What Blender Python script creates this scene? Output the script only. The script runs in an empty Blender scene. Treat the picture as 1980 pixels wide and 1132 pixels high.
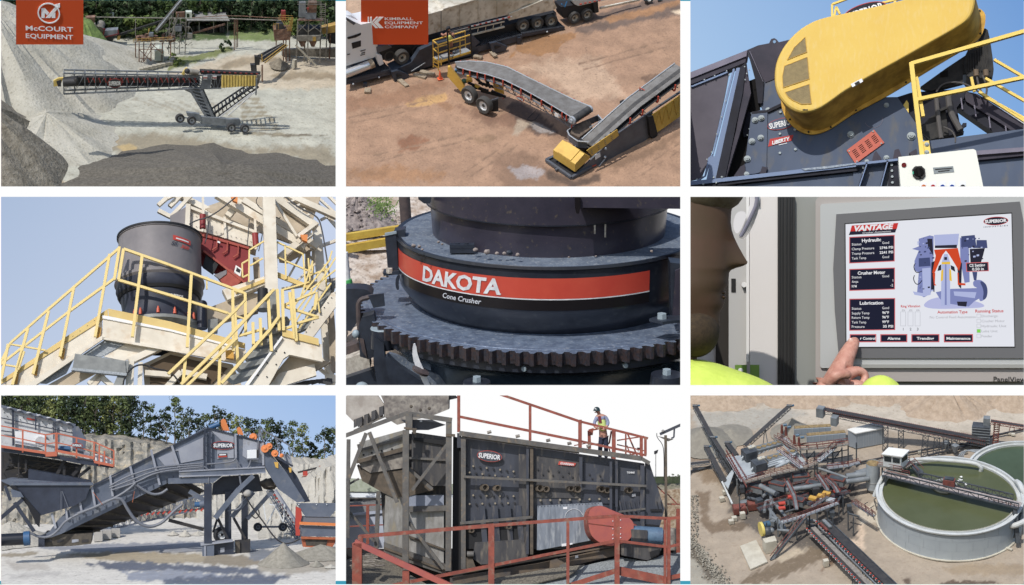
import bpy,bmesh,math,random
from mathutils import Vector,Matrix
R=math.radians
sc=bpy.context.scene
# ---------------- camera, sky, sun, exposure ----------------
FPX=3000.0  # focal length in photograph pixels (photograph is 1980 wide)
cam_d=bpy.data.cameras.new("camera");cam=bpy.data.objects.new("camera",cam_d)
sc.collection.objects.link(cam);sc.camera=cam
cam_d.sensor_width=36.0;cam_d.lens=36.0*FPX/1980.0
cam_d.clip_start=0.5;cam_d.clip_end=500
cam.location=(0,0,0);cam.rotation_euler=(R(90),0,0)
sc.view_settings.view_transform='Standard';sc.view_settings.look='None'
sc.view_settings.exposure=0.0;sc.view_settings.gamma=1.0
LS=Vector((-0.32,-0.64,0.69)).normalized()  # towards the sun
world=bpy.data.worlds.new("World");sc.world=world;world.use_nodes=True
wn=world.node_tree.nodes;wn.clear()
wo=wn.new('ShaderNodeOutputWorld');wb=wn.new('ShaderNodeBackground');ws=wn.new('ShaderNodeTexSky')
ws.sky_type='NISHITA';ws.sun_disc=False
ws.sun_elevation=math.asin(LS.z);ws.sun_rotation=math.atan2(LS.x,LS.y)
wb.inputs[1].default_value=0.15
world.node_tree.links.new(ws.outputs[0],wb.inputs[0]);world.node_tree.links.new(wb.outputs[0],wo.inputs[0])
sun_d=bpy.data.lights.new("sun",'SUN');sun_d.energy=3.4;sun_d.angle=R(0.5);sun_d.color=(1,.965,.91)
sun=bpy.data.objects.new("sun",sun_d);sc.collection.objects.link(sun)
sun.rotation_euler=LS.to_track_quat('Z','Y').to_euler()

# ---------------- helpers ----------------
def S(r,g,b,k=1.0):  # measured sRGB 0..255 to linear base colour
    f=lambda c:((c/255+.055)/1.055)**2.4 if c>10 else c/255/12.92
    q=[min(f(c)*k,1) for c in (r,g,b)];l=.25*q[0]+.65*q[1]+.1*q[2];return tuple(c*.88+l*.12 for c in q)
def T0(r,g,b):return tuple(((c/255+.055)/1.055)**2.4 for c in (r,g,b))  # the same without the slight greying of paints
def ray(x,y):return Vector(((x-990)/FPX,1.0,(566-y)/FPX))
def vec(*a):return Vector(a)
def rnd(a,b):return random.uniform(a,b)

class Cell:
    def __init__(s,x0,y0,x1,y1,e,dist,yc=None):
        s.b=(x0,y0,x1,y1);xc,yc=(x0+x1)/2,yc or (y0+y1)/2
        r0=ray(xc,yc);O=r0*dist;s.O=O;s.u=r0.length*dist/FPX
        r=r0.normalized();up=Vector((0,0,1));u=(up-r*up.dot(r)).normalized()
        s.Rt=r.cross(u).normalized();ce,se=math.cos(R(e)),math.sin(R(e))
        s.N=(u*ce-r*se).normalized();s.D=(r*ce+u*se).normalized()
        s.e=e;s.things=[];s.mats={};s.alb=1.0;s.sp=1.0
    def W(s,p):return s.O+(s.Rt*p[0]+s.D*p[1]+s.N*p[2])*s.u
    def L(s,w):d=(w-s.O)/s.u;return Vector((d.dot(s.Rt),d.dot(s.D),d.dot(s.N)))
    def G(s,x,y,h=0):  # the point at height h seen at a place of the photograph
        d=ray(x,y);t=(s.O.dot(s.N)+h*s.u)/d.dot(s.N);return s.L(d*t)
    def V(s,x,y,Y=0):  # the point on the upright plane at depth Y
        d=ray(x,y);t=(s.O.dot(s.D)+Y*s.u)/d.dot(s.D);return s.L(d*t)
    def P(s,x,y,yb,xb=None):  # the point straight above the ground seen at row yb
        return s.V(x,y,s.G(x if xb is None else xb,yb)[1])

def pln(c,x,y,p0,n):  # where the line of sight through x,y meets the plane through p0 with normal n
    o=c.L(Vector((0,0,0)));d=c.L(ray(x,y))-o;n=Vector(n);return o+d*((Vector(p0)-o).dot(n)/d.dot(n))
def vplane(c,a,b):  # an upright plane through ground points a and b, as a pixel-to-point function, with its direction and outward normal
    a,b=Vector(a),Vector(b);d=(b-a);d.z=0;d.normalize();n=vec(d.y,-d.x,0)
    if n.y>0:n=-n
    return (lambda x,y,off=0:pln(c,x,y,a+n*off,n)),d,n
def pix(cell,p):
    w=cell.W(p);return 990+w.x/w.y*FPX,566-w.z/w.y*FPX
def pdist(px,py,poly):  # signed distance to an outline, negative inside
    d=1e9;ins=False;n=len(poly);j=n-1
    for i in range(n):
        x1,y1=poly[i];x2,y2=poly[j]
        if (y1>py) != (y2>py) and px<(x2-x1)*(py-y1)/(y2-y1)+x1:ins=not ins
        dx,dy=x2-x1,y2-y1;t=max(0,min(1,((px-x1)*dx+(py-y1)*dy)/(dx*dx+dy*dy+1e-9)))
        d=min(d,math.hypot(px-x1-dx*t,py-y1-dy*t));j=i
    return-d if ins else d
def wob(x,y):return math.sin(x*.21+1.3*math.sin(y*.17))+math.sin(y*.33+1.9*math.sin(x*.13+y*.05))+.6*math.sin(x*.61+y*.47)+.4*math.sin(x*1.3-y*.9)
def land(cell,m,x0,x1,y0,y1,nx,ny,hf,base,patches):  # the ground: relief plus patches of other soil and painted shade (outline, colour, softness, raggedness, rise)
    vs=[];vc=[];base=Vector(base)
    bb=[(min(a for a,b in q[0])-9,max(a for a,b in q[0])+9,min(b for a,b in q[0])-9,max(b for a,b in q[0])+9) for q in patches]
    for j in range(ny+1):
        for i in range(nx+1):
            X=x0+(x1-x0)*i/nx;Y=y0+(y1-y0)*j/ny;qx,qy=pix(cell,(X,Y,0));c=base.copy();h=hf(X,Y);w=wob(qx,qy)
            for q,b in zip(patches,bb):
                if b[0]<qx<b[1] and b[2]<qy<b[3]:
                    d=pdist(qx,qy,q[0])+w*q[3];k=max(0,min(1,.5-d/(2*q[2])));k=k*k*(3-2*k)
                    c=c.lerp(Vector(q[1]),k);h +=k*(q[4] if len(q)>4 else 0)
            vs.append(vec(X,Y,h));vc.append(tuple(c))
    m.add(vs,[(j*(nx+1)+i,j*(nx+1)+i+1,(j+1)*(nx+1)+i+1,(j+1)*(nx+1)+i) for j in range(ny) for i in range(nx)]);m.vc=vc
ORD='first second third fourth fifth sixth seventh eighth ninth tenth eleventh twelfth thirteenth fourteenth fifteenth sixteenth seventeenth eighteenth nineteenth twentieth'.split()
TENS={2:'twenty',3:'thirty',4:'forty',5:'fifty'}
def nth(i):  # 1 -> first
    if i <= 20:return ORD[i-1]
    if i % 10 ==0:return {30:'thirtieth',40:'fortieth',50:'fiftieth'}[i]
    return TENS[i//10]+'-'+ORD[i % 10-1]

class MB:  # one mesh: collects shapes in a cell's own frame
    def __init__(s,cell,name,mat,label=None,parent=None,smooth=True,cap=True,kind=None):
        s.cell,s.name,s.mat,s.label,s.parent,s.smooth,s.cap,s.kind=cell,name,mat,label,parent,smooth,cap,kind
        s.v=[];s.f=[];s.vc=None
    def add(s,vs,fs):
        n=len(s.v);s.v.extend(Vector(v) for v in vs);s.f.extend([tuple(i+n for i in f) for f in fs]);return s
    def poly(s,pts):return s.add(pts,[tuple(range(len(pts)))])
    def prism(s,pts,d):  # polygon given thickness along d
        d=Vector(d);n=len(pts);pts=[Vector(p) for p in pts]
        return s.add(pts+[p+d for p in pts],[tuple(range(n)),tuple(range(2*n-1,n-1,-1))]+[(i,(i+1) % n,n+(i+1) % n,n+i) for i in range(n)])
    def box(s,c,sx,sy,sz,rz=0):  # c = centre of the base
        c=Vector(c);ca,sa=math.cos(R(rz)),math.sin(R(rz));q=[]
        for z in (0,sz):
            for a,b in ((-1,-1),(1,-1),(1,1),(-1,1)):
                x,y=a*sx/2,b*sy/2;q.append(c+Vector((x*ca-y*sa,x*sa+y*ca,z)))
        return s.add(q,[(3,2,1,0),(4,5,6,7),(0,1,5,4),(1,2,6,5),(2,3,7,6),(3,0,4,7)])
    def beam(s,a,b,w,h=None,up=(0,0,1)):
        a,b=Vector(a),Vector(b);h=w if h is None else h;d=(b-a)
        if d.length<1e-6:return s
        d.normalize();up=Vector(up)
        if abs(d.dot(up))>.98:up=Vector((0,1,0)) if abs(d.y)<.9 else Vector((1,0,0))
        x=d.cross(up).normalized();z=x.cross(d);q=[]
        for p in (a,b):
            for i,j in ((-1,-1),(1,-1),(1,1),(-1,1)):q.append(p+x*(i*w/2)+z*(j*h/2))
        return s.add(q,[(3,2,1,0),(4,5,6,7),(0,1,5,4),(1,2,6,5),(2,3,7,6),(3,0,4,7)])
    def ibeam(s,a,b,w,h,t=2,up=(0,0,1)):
        a,b=Vector(a),Vector(b);d=(b-a).normalized();up=Vector(up)
        x=d.cross(up).normalized();z=x.cross(d)
        s.beam(a+z*(h/2-t/2),b+z*(h/2-t/2),w,t,up);s.beam(a-z*(h/2-t/2),b-z*(h/2-t/2),w,t,up)
        return s.beam(a,b,t,h-2*t,up)
    def cone(s,a,b,r1,r2,n=10,caps=True):
        a,b=Vector(a),Vector(b);d=(b-a).normalized();t=Vector((0,0,1)) if abs(d.z)<.9 else Vector((1,0,0))
        x=d.cross(t).normalized();z=x.cross(d);q=[]
        for p,r in ((a,r1),(b,r2)):
            for i in range(n):an=2*math.pi*i/n;q.append(p+x*(r*math.cos(an))+z*(r*math.sin(an)))
        fs=[(i,(i+1) % n,n+(i+1) % n,n+i) for i in range(n)]
        if caps:fs +=[tuple(range(n-1,-1,-1)),tuple(range(n,2*n))]
        return s.add(q,fs)
    def tube(s,a,b,r,n=8):return s.cone(a,b,r,r,n)
    def pipe(s,pts,r,n=7,sm=0):
        pts=[Vector(p) for p in pts]
        for _ in range(sm):
            q=[pts[0]]
            for i in range(len(pts)-1):q +=[pts[i].lerp(pts[i+1],.25),pts[i].lerp(pts[i+1],.75)]
            pts=q+[pts[-1]]
        m=len(pts);vs=[];prev=None
        for i,p in enumerate(pts):
            d=(pts[min(i+1,m-1)]-pts[max(i-1,0)])
            d=d.normalized() if d.length>1e-7 else Vector((1,0,0))
            if prev is None:t=Vector((0,0,1)) if abs(d.z)<.9 else Vector((1,0,0));x=d.cross(t).normalized()
            else:x=(prev-d*prev.dot(d)).normalized()
            prev=x;z=x.cross(d)
            for k in range(n):an=2*math.pi*k/n;vs.append(p+x*(r*math.cos(an))+z*(r*math.sin(an)))
        fs=[(i*n+k,i*n+(k+1) % n,(i+1)*n+(k+1) % n,(i+1)*n+k) for i in range(m-1) for k in range(n)]
        fs +=[tuple(range(n-1,-1,-1)),tuple(range((m-1)*n,m*n))]
        return s.add(vs,fs)
    def lathe(s,c,prof,n=48,a0=0,a1=360,ax=None):  # prof: (radius, height) pairs round c
        c=Vector(c);full=a1-a0 >= 360;m=n if full else n+1;vs=[]
        X,Y,Z=ax if ax else (vec(1,0,0),vec(0,1,0),vec(0,0,1))
        for r,h in prof:
            for i in range(m):
                an=R(a0+(a1-a0)*i/n);vs.append(c+X*(r*math.cos(an))+Y*(r*math.sin(an))+Z*h)
        fs=[]
        for j in range(len(prof)-1):
            for i in range(n):
                k=(i+1) % m;fs.append((j*m+i,j*m+k,(j+1)*m+k,(j+1)*m+i))
        return s.add(vs,fs)
    def ball(s,c,rx,ry=None,rz=None,nu=12,nv=8,jit=0):
        c=Vector(c);ry=rx if ry is None else ry;rz=rx if rz is None else rz;vs=[]
        for j in range(nv+1):
            t=math.pi*j/nv
            for i in range(nu):
                a=2*math.pi*i/nu;k=1+rnd(-jit,jit)
                vs.append(c+Vector((rx*k*math.sin(t)*math.cos(a),ry*k*math.sin(t)*math.sin(a),rz*k*math.cos(t))))
        return s.add(vs,[(j*nu+i,(j+1)*nu+i,(j+1)*nu+(i+1) % nu,j*nu+(i+1) % nu) for j in range(nv) for i in range(nu)])
    def text(s,txt,o,u,v,h,off=0.0,shear=0.0,wid=None,align='CENTER',lift=0.4,bend=None):
        # flat lettering on the plane o,u,v: h = capital height, wid = total width, lift = how proud it stands
        cu=bpy.data.curves.new('t','FONT');cu.body=txt;cu.size=1.0;cu.offset=off;cu.shear=shear
        cu.resolution_u=2
        ob=bpy.data.objects.new('t',cu);sc.collection.objects.link(ob);bpy.context.view_layer.update()
        me=ob.to_mesh();q=[w.co.copy() for w in me.vertices];fs=[tuple(p.vertices) for p in me.polygons]
        ob.to_mesh_clear();bpy.data.objects.remove(ob);bpy.data.curves.remove(cu)
        if not q:return s
        x0=min(p.x for p in q);x1=max(p.x for p in q);k=h/0.70;kx=wid/(x1-x0) if wid else k
        u=Vector(u).normalized();v=Vector(v).normalized();n=u.cross(v).normalized()
        xo=x0+(x1-x0)*{'CENTER':.5,'LEFT':0,'RIGHT':1}[align];out=[]
        for p in q:
            X=(p.x-xo)*kx;Y=(p.y-.35)*k
            out.append(bend(X,Y) if bend else Vector(o)+u*X+v*Y+n*lift)
        return s.add(out,fs)

class Thing:
    def __init__(s,cell,name,label,cat,group=None,kind=None):
        s.cell,s.name,s.label,s.cat,s.group,s.kind=cell,name,label,cat,group,kind
        s.parts=[];cell.things.append(s)
    def p(s,name,mat,label=None,parent=None,**k):
        m=MB(s.cell,name,mat,label,parent,**k);s.parts.append(m);return m
def single(cell,name,mat,label,cat,group=None,kind=None,**k):  # a thing that is one mesh
    t=Thing(cell,name,label,cat,group,kind);m=t.p(None,mat,**k);return m
def struct(cell,name,mat,**k):return single(cell,name,mat,None,None,None,'structure',**k)

def clip(me_v,me_f,cell,cap,vc=None):
    x0,y0,x1,y1=cell.b
    pl=[]
    ra,rb,rc_,rd=ray(x0,y0),ray(x1,y0),ray(x1,y1),ray(x0,y1)
    ctr=ray((x0+x1)/2,(y0+y1)/2)
    for a,b in ((ra,rb),(rb,rc_),(rc_,rd),(rd,ra)):
        n=a.cross(b).normalized()
        if n.dot(ctr)>0:n=-n
        pl.append(n)
    eps=1e-6
    need=[n for n in pl if any(n.dot(v)>eps for v in me_v)]
    bm=bmesh.new();ly=bm.verts.layers.float_color.new('Col') if vc else None
    bv=[bm.verts.new(v) for v in me_v]
    if vc:
        for b_,c_ in zip(bv,vc):b_[ly]=(*c_,1)
    for f in me_f:
        try:
            if len(set(f))>2:bm.faces.new([bv[i] for i in f])
        except ValueError:pass
    for n in need:
        r=bmesh.ops.bisect_plane(bm,geom=bm.verts[:]+bm.edges[:]+bm.faces[:],dist=1e-5,plane_co=(0,0,0),plane_no=n,clear_outer=True)
        if cap and len(me_f)<4000:
            ed=[g for g in r['geom_cut'] if isinstance(g,bmesh.types.BMEdge)]
            try:
                if ed:bmesh.ops.edgenet_fill(bm,edges=ed,use_smooth=False)
            except Exception:pass
    return bm

def emit(cell):
    for t in cell.things:
        built={};allv=[]
        for m in t.parts:
            if not m.v:continue
            wv=[cell.W(p) for p in m.v]
            bm=clip(wv,m.f,cell,m.cap,m.vc)
            if not bm.faces:bm.free();continue
            built[id(m)]=(m,bm);allv +=[v.co.copy() for v in bm.verts]
        if not allv:continue
        c=sum(allv,Vector())/len(allv);lo=min((v-cell.O).dot(cell.N) for v in allv)
        base=c+cell.N*(lo-(c-cell.O).dot(cell.N));objs={}
        root=None
        if not (len(t.parts) ==1 and t.parts[0].name is None):
            root=bpy.data.objects.new(t.name,None);root.empty_display_size=.1
            sc.collection.objects.link(root);root.location=base
        for k,(m,bm) in built.items():
            for v in bm.verts:v.co -=base
            bmesh.ops.recalc_face_normals(bm,faces=bm.faces)
            me=bpy.data.meshes.new(m.name or t.name);bm.to_mesh(me);bm.free()
            me.materials.append(m.mat)
            if m.smooth:
                me.polygons.foreach_set('use_smooth',[True]*len(me.polygons));me.set_sharp_from_angle(angle=R(35))
            o=bpy.data.objects.new(m.name or t.name,me);sc.collection.objects.link(o);objs[k]=o
            if m.label:o['label']=m.label
            if m.kind:o['kind']=m.kind
        for k,(m,_) in built.items():
            o=objs[k]
            if root is None:o.location=base;root=o
            elif m.parent is not None and id(m.parent) in objs:o.parent=objs[id(m.parent)]
            else:o.parent=root
        if t.kind:root['kind']=t.kind
        if t.label:root['label']=t.label
        if t.cat:root['category']=t.cat
        if t.group:root['group']=t.group

def skin(joints,edges,sub=2):  # one continuous tapering surface through joints (x,y,z,r)
    me=bpy.data.meshes.new('s');me.from_pydata([j[:3] for j in joints],edges,[])
    ob=bpy.data.objects.new('s',me);sc.collection.objects.link(ob)
    ob.modifiers.new('k','SKIN');sv=me.skin_vertices[0].data
    for i,j in enumerate(joints):
        r=j[3];sv[i].radius=r if isinstance(r,tuple) else (r,r)
    sv[0].use_root=True
    m2=ob.modifiers.new('b','SUBSURF');m2.levels=sub;m2.render_levels=sub
    dg=bpy.context.evaluated_depsgraph_get();dg.update();e2=ob.evaluated_get(dg);m3=e2.to_mesh()
    vs=[v.co.copy() for v in m3.vertices];fs=[tuple(p.vertices) for p in m3.polygons]
    e2.to_mesh_clear();bpy.data.objects.remove(ob);bpy.data.meshes.remove(me);return vs,fs

def mat(cell,key,col=(.5,.5,.5),rough=.6,metal=0.0,col2=None,px=30,amt=1.0,bump=0,bpx=4,streak=0,emit_=0,detail=5,c3=None,c3px=8,c3amt=.3,spec=.5,contrast=1.0,vcol=0,vlo=.8,vhi=1.12):
    # col/col2 mixed by noise with features px photograph-pixels across; c3: smaller specks or stains
    mk=(key,)
    if mk in cell.mats:return cell.mats[mk]
    if not emit_:col,col2,c3=[None if q is None else tuple(v*cell.alb for v in q) for q in (col,col2,c3)]
    spec *= cell.sp;rough=max(rough,1-cell.sp) if metal<.3 else rough
    m=bpy.data.materials.new(key);m.use_nodes=True;nt=m.node_tree;N=nt.nodes;K=nt.links
    b=N['Principled BSDF'];b.inputs['Roughness'].default_value=rough;b.inputs['Metallic'].default_value=metal
    b.inputs['Specular IOR Level'].default_value=spec
    b.inputs['Base Color'].default_value=(*col,1);u=cell.u
    tc=N.new('ShaderNodeTexCoord');mp=N.new('ShaderNodeMapping');K.new(tc.outputs['Object'],mp.inputs[0])
    if streak:mp.inputs['Scale'].default_value=(1,1,1/streak)
    last=None
    if col2 is not None:
        nz=N.new('ShaderNodeTexNoise');nz.inputs['Scale'].default_value=1/(px*u);nz.inputs['Detail'].default_value=detail;nz.inputs['Roughness'].default_value=.62
        K.new(mp.outputs[0],nz.inputs['Vector']);cr=N.new('ShaderNodeMapRange');w=.14/contrast
        cr.inputs['From Min'].default_value=.5-w;cr.inputs['From Max'].default_value=.5+w;cr.inputs['To Max'].default_value=amt
        K.new(nz.outputs['Fac'],cr.inputs['Value']);mx=N.new('ShaderNodeMix');mx.data_type='RGBA'
        mx.inputs['A'].default_value=(*col,1);mx.inputs['B'].default_value=(*col2,1)
        K.new(cr.outputs[0],mx.inputs['Factor']);last=mx.outputs['Result']
    if vcol:  # colour of the ground from its painted-by-place vertex colours, broken up by noise
        at=N.new('ShaderNodeAttribute');at.attribute_name='Col';nz=N.new('ShaderNodeTexNoise');nz.inputs['Scale'].default_value=1/(px*u)
        nz.inputs['Detail'].default_value=8;nz.inputs['Roughness'].default_value=.68;K.new(mp.outputs[0],nz.inputs['Vector'])
        cr=N.new('ShaderNodeMapRange');cr.inputs['From Min'].default_value=.3;cr.inputs['From Max'].default_value=.7
        cr.inputs['To Min'].default_value=vlo;cr.inputs['To Max'].default_value=vhi;K.new(nz.outputs['Fac'],cr.inputs['Value'])
        vm=N.new('ShaderNodeVectorMath');vm.operation='SCALE';K.new(at.outputs['Color'],vm.inputs[0]);K.new(cr.outputs[0],vm.inputs['Scale'])
        last=vm.outputs[0]
    if c3 is not None:
        n3=N.new('ShaderNodeTexNoise');n3.inputs['Scale'].default_value=1/(c3px*u);n3.inputs['Detail'].default_value=3
        K.new(mp.outputs[0],n3.inputs['Vector']);c2=N.new('ShaderNodeMapRange')
        c2.inputs['From Min'].default_value=.60-c3amt*.35;c2.inputs['From Max'].default_value=.86-c3amt*.35
        K.new(n3.outputs['Fac'],c2.inputs['Value']);m4=N.new('ShaderNodeMix');m4.data_type='RGBA'
        if last:K.new(last,m4.inputs['A'])
        else:m4.inputs['A'].default_value=(*col,1)
        m4.inputs['B'].default_value=(*c3,1);K.new(c2.outputs[0],m4.inputs['Factor']);last=m4.outputs['Result']
    if last:K.new(last,b.inputs['Base Color'])
    if bump:
        nb=N.new('ShaderNodeTexNoise');nb.inputs['Scale'].default_value=1/(bpx*u);nb.inputs['Detail'].default_value=6
        K.new(mp.outputs[0],nb.inputs['Vector']);bp=N.new('ShaderNodeBump');bp.inputs['Strength'].default_value=bump
        bp.inputs['Distance'].default_value=bpx*u*.6
        K.new(nb.outputs['Fac'],bp.inputs['Height']);K.new(bp.outputs[0],b.inputs['Normal'])
    if emit_:
        b.inputs['Base Color'].default_value=(0,0,0,1);b.inputs['Specular IOR Level'].default_value=0
        b.inputs['Emission Color'].default_value=(*col,1);b.inputs['Emission Strength'].default_value=emit_
    cell.mats[mk]=m;return m

def sky_panel(cell,Y,cbl,cbr,ctl,ctr,name='sky',noise=None):  # a far backdrop whose light shifts smoothly across it
    x0,y0,x1,y1=cell.b;m=bpy.data.materials.new(name);m.use_nodes=True;nt=m.node_tree;N=nt.nodes;K=nt.links
    b=N['Principled BSDF'];b.inputs['Base Color'].default_value=(0,0,0,1);b.inputs['Specular IOR Level'].default_value=0
    tc=N.new('ShaderNodeTexCoord');sp=N.new('ShaderNodeSeparateXYZ');K.new(tc.outputs['Generated'],sp.inputs[0])
    def mixc(a,c):
        q=N.new('ShaderNodeMix');q.data_type='RGBA'
        for nm,z in (('A',a),('B',c)):
            if isinstance(z,tuple):q.inputs[nm].default_value=(*z,1)
            else:K.new(z,q.inputs[nm])
        return q
    a=mixc(cbl,cbr);c=mixc(ctl,ctr);K.new(sp.outputs[0],a.inputs['Factor']);K.new(sp.outputs[0],c.inputs['Factor'])
    z=mixc(a.outputs['Result'],c.outputs['Result']);K.new(sp.outputs[2],z.inputs['Factor'])
    K.new(z.outputs['Result'],b.inputs['Emission Color']);b.inputs['Emission Strength'].default_value=1
    s=struct(cell,'sky',m,smooth=False)
    pts=[ray(px,py)*Y for px,py in ((x0-40,y0-40),(x1+40,y0-40),(x1+40,y1+40),(x0-40,y1+40))]
    s.poly([cell.L(p) for p in pts]);return s

def oval(cell,th,o,u,v,rx,ry,mdark,mred,mwhite,txt='SUPERIOR',n=36,th_=.7,shear=0.0,ringw=1.2,h=None,wid=None):
    # the maker's oval plate: coloured rim, dark field, white capitals
    u=Vector(u).normalized();v=Vector(v).normalized();k=u.cross(v).normalized();o=Vector(o)
    E=lambda a,b,l:[o+u*(a*math.cos(2*math.pi*i/n))+v*(b*math.sin(2*math.pi*i/n))+k*l for i in range(n)]
    rim=th.p('sign_rim',mred);rim.prism(E(rx,ry,0),k*th_)
    fld=th.p('sign_plate',mdark);fld.prism(E(rx-ringw,ry-ringw,th_*.5),k*th_)
    le=th.p('lettering',mwhite,parent=fld);le.text(txt,o+k*(th_*1.5),u,v,h or ry*.85,off=.03,shear=shear,wid=wid or rx*1.62,lift=.25)

def truss(m,a,b,w,h,n,r=1.2,up=(0,0,1),lace=True):  # box truss from a to b, w wide, h deep
    a,b=Vector(a),Vector(b);d=(b-a).normalized();up=Vector(up);x=d.cross(up).normalized();z=x.cross(d)
    C=lambda p,i,j:p+x*(i*w/2)+z*(j*h/2)
    for i in (-1,1):
        for j in (-1,1):m.beam(C(a,i,j),C(b,i,j),r*1.3,r*1.3)
    for k in range(n+1):
        p=a.lerp(b,k/n)
        for i in (-1,1):m.beam(C(p,i,-1),C(p,i,1),r,r)
        m.beam(C(p,-1,-1),C(p,1,-1),r,r)
        if lace and k<n:
            q=a.lerp(b,(k+1)/n)
            for i in (-1,1):
                if k % 2:m.beam(C(p,i,-1),C(q,i,1),r*.8,r*.8)
                else:m.beam(C(p,i,1),C(q,i,-1),r*.8,r*.8)

def railing(th,pts,up,h,mt,r=1.0,every=None,mid=True,kick=0,kmat=None,rname='top_rail',round_=False):
    # posts are parts of their own; pts = foot points in order
    pts=[Vector(p) for p in pts];up=Vector(up).normalized()*h
    top=th.p(rname,mt)
    md=th.p('mid_rail',mt) if mid else None
    kb=th.p('toe_board',kmat or mt) if kick else None
    for a,b in zip(pts,pts[1:]):
        top.beam(a+up,b+up,r*2,r*2)
        if md:md.beam(a+up*.5,b+up*.5,r*1.6,r*1.6)
        if kb:kb.beam(a+up*(kick/h/2),b+up*(kick/h/2),r*.6,kick)
        n=max(1,round((b-a).length/every)) if every else 1
        for i in range(n):th.p('post',mt).beam(a.lerp(b,i/n),a.lerp(b,i/n)+up,r*1.7,r*1.7)
    th.p('post',mt).beam(pts[-1],pts[-1]+up,r*1.7,r*1.7)

def mound(m,c,rx,ry,h,n=56,rings=14,rill=.06,seed=1,pw=1.15,flat=0.0):
    # a heap with rills running down it
    rg=random.Random(seed);c=Vector(c);ph=[rg.random()*6.28 for _ in range(8)]
    fr=[3,5,9,14,19,27,35,44];vs=[]
    for j in range(rings+1):
        t=j/rings
        for i in range(n):
            a=2*math.pi*i/n;w=sum(math.sin(fr[k]*a+ph[k]+t*k*.5)/(1+k*.5) for k in range(8))*rill
            hh=h*max(0,(1-max(0,t-flat)/(1-flat))**pw)
            rr=t*(1+w*.5);vs.append(c+Vector((rx*rr*math.cos(a),ry*rr*math.sin(a),hh*(1+w*.8*t)+rg.uniform(-1,1)*h*.006)))
    m.add(vs,[(j*n+i,j*n+(i+1) % n,(j+1)*n+(i+1) % n,(j+1)*n+i) for j in range(rings) for i in range(n)])
    return m

def tree(cell,base,h,w,mt_leaf,mt_bark,label,group,seed,n=260,ls=3.0,low=.3,name='tree',cat='tree',trunk=True,shape=1.0):
    rg=random.Random(seed);base=Vector(base);t=Thing(cell,name,label,cat,group)
    if trunk:
        k=t.p('trunk',mt_bark);k.cone(base-vec(0,0,2),base+vec(rg.uniform(-2,2),0,h*.85),max(.7,h*.018),.3,6)
        for i in range(5):
            z=h*(low+(.9-low)*rg.random());a=rg.random()*6.28
            k.cone(base+vec(0,0,z*.85),base+vec(math.cos(a)*w*.36,math.sin(a)*w*.36,z+h*.07),h*.008,.2,4)
    cr=t.p('crown',mt_leaf,smooth=False,cap=False)
    cl=[]
    for i in range(max(5,int(n/22))):
        z=low+(1-low)*rg.random()**.85;q=math.sin(math.pi*min(1,max(0.05,(z-low)/(1-low)*.86+.12)))**.6*shape
        a=rg.random()*6.28;rr=w*.5*q*rg.random()**.45
        cl.append((vec(math.cos(a)*rr,math.sin(a)*rr,z*h),w*rg.uniform(.10,.24)))
    for i in range(n):
        c,r=rg.choice(cl);a=rg.random()*6.28;b=math.acos(rg.uniform(-1,1));d=vec(math.sin(b)*math.cos(a),math.sin(b)*math.sin(a),math.cos(b)*.8)
        p=base+c+d*r*rg.uniform(.5,1.05);s=ls*rg.uniform(.5,1.3)
        u=vec(rg.uniform(-1,1),rg.uniform(-1,1),rg.uniform(-.6,.6)).normalized();nn=(d+vec(rg.uniform(-.6,.6),rg.uniform(-.6,.6),rg.uniform(-.1,.8))).normalized()
        v=nn.cross(u)
        if v.length<.1:continue
        v.normalize();u=v.cross(nn);cr.add([p-u*s-v*s*.4,p+u*s*.2-v*s*.6,p+u*s+v*s*.3,p-u*s*.3+v*s*.7],[(0,1,2,3)])
    return t

def wheel(th,c,ax,r,w,mt_t,mt_r,name='wheel'):
    c,ax=Vector(c),Vector(ax).normalized();t=Vector((0,0,1));x=ax.cross(t).normalized();z=x.cross(ax)
    A=(x,z,ax)
    ty=th.p(name,mt_t);ty.lathe(c,[(r*.55,-w*.4),(r*.9,-w*.5),(r,-w*.35),(r,w*.35),(r*.9,w*.5),(r*.55,w*.4),(r*.55,-w*.4)],24,ax=A)
    ri=th.p('rim',mt_r,parent=ty);ri.lathe(c,[(.01,w*.12),(r*.2,w*.14),(r*.22,w*.3),(r*.3,w*.1),(r*.5,w*.15),(r*.58,w*.42),(r*.58,-w*.4),(.01,-w*.4)],20,ax=A)
    hb=th.p('hub',mt_t,parent=ty);hb.tube(c+ax*w*.1,c+ax*w*.35,r*.16,8)
    return ty

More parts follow.
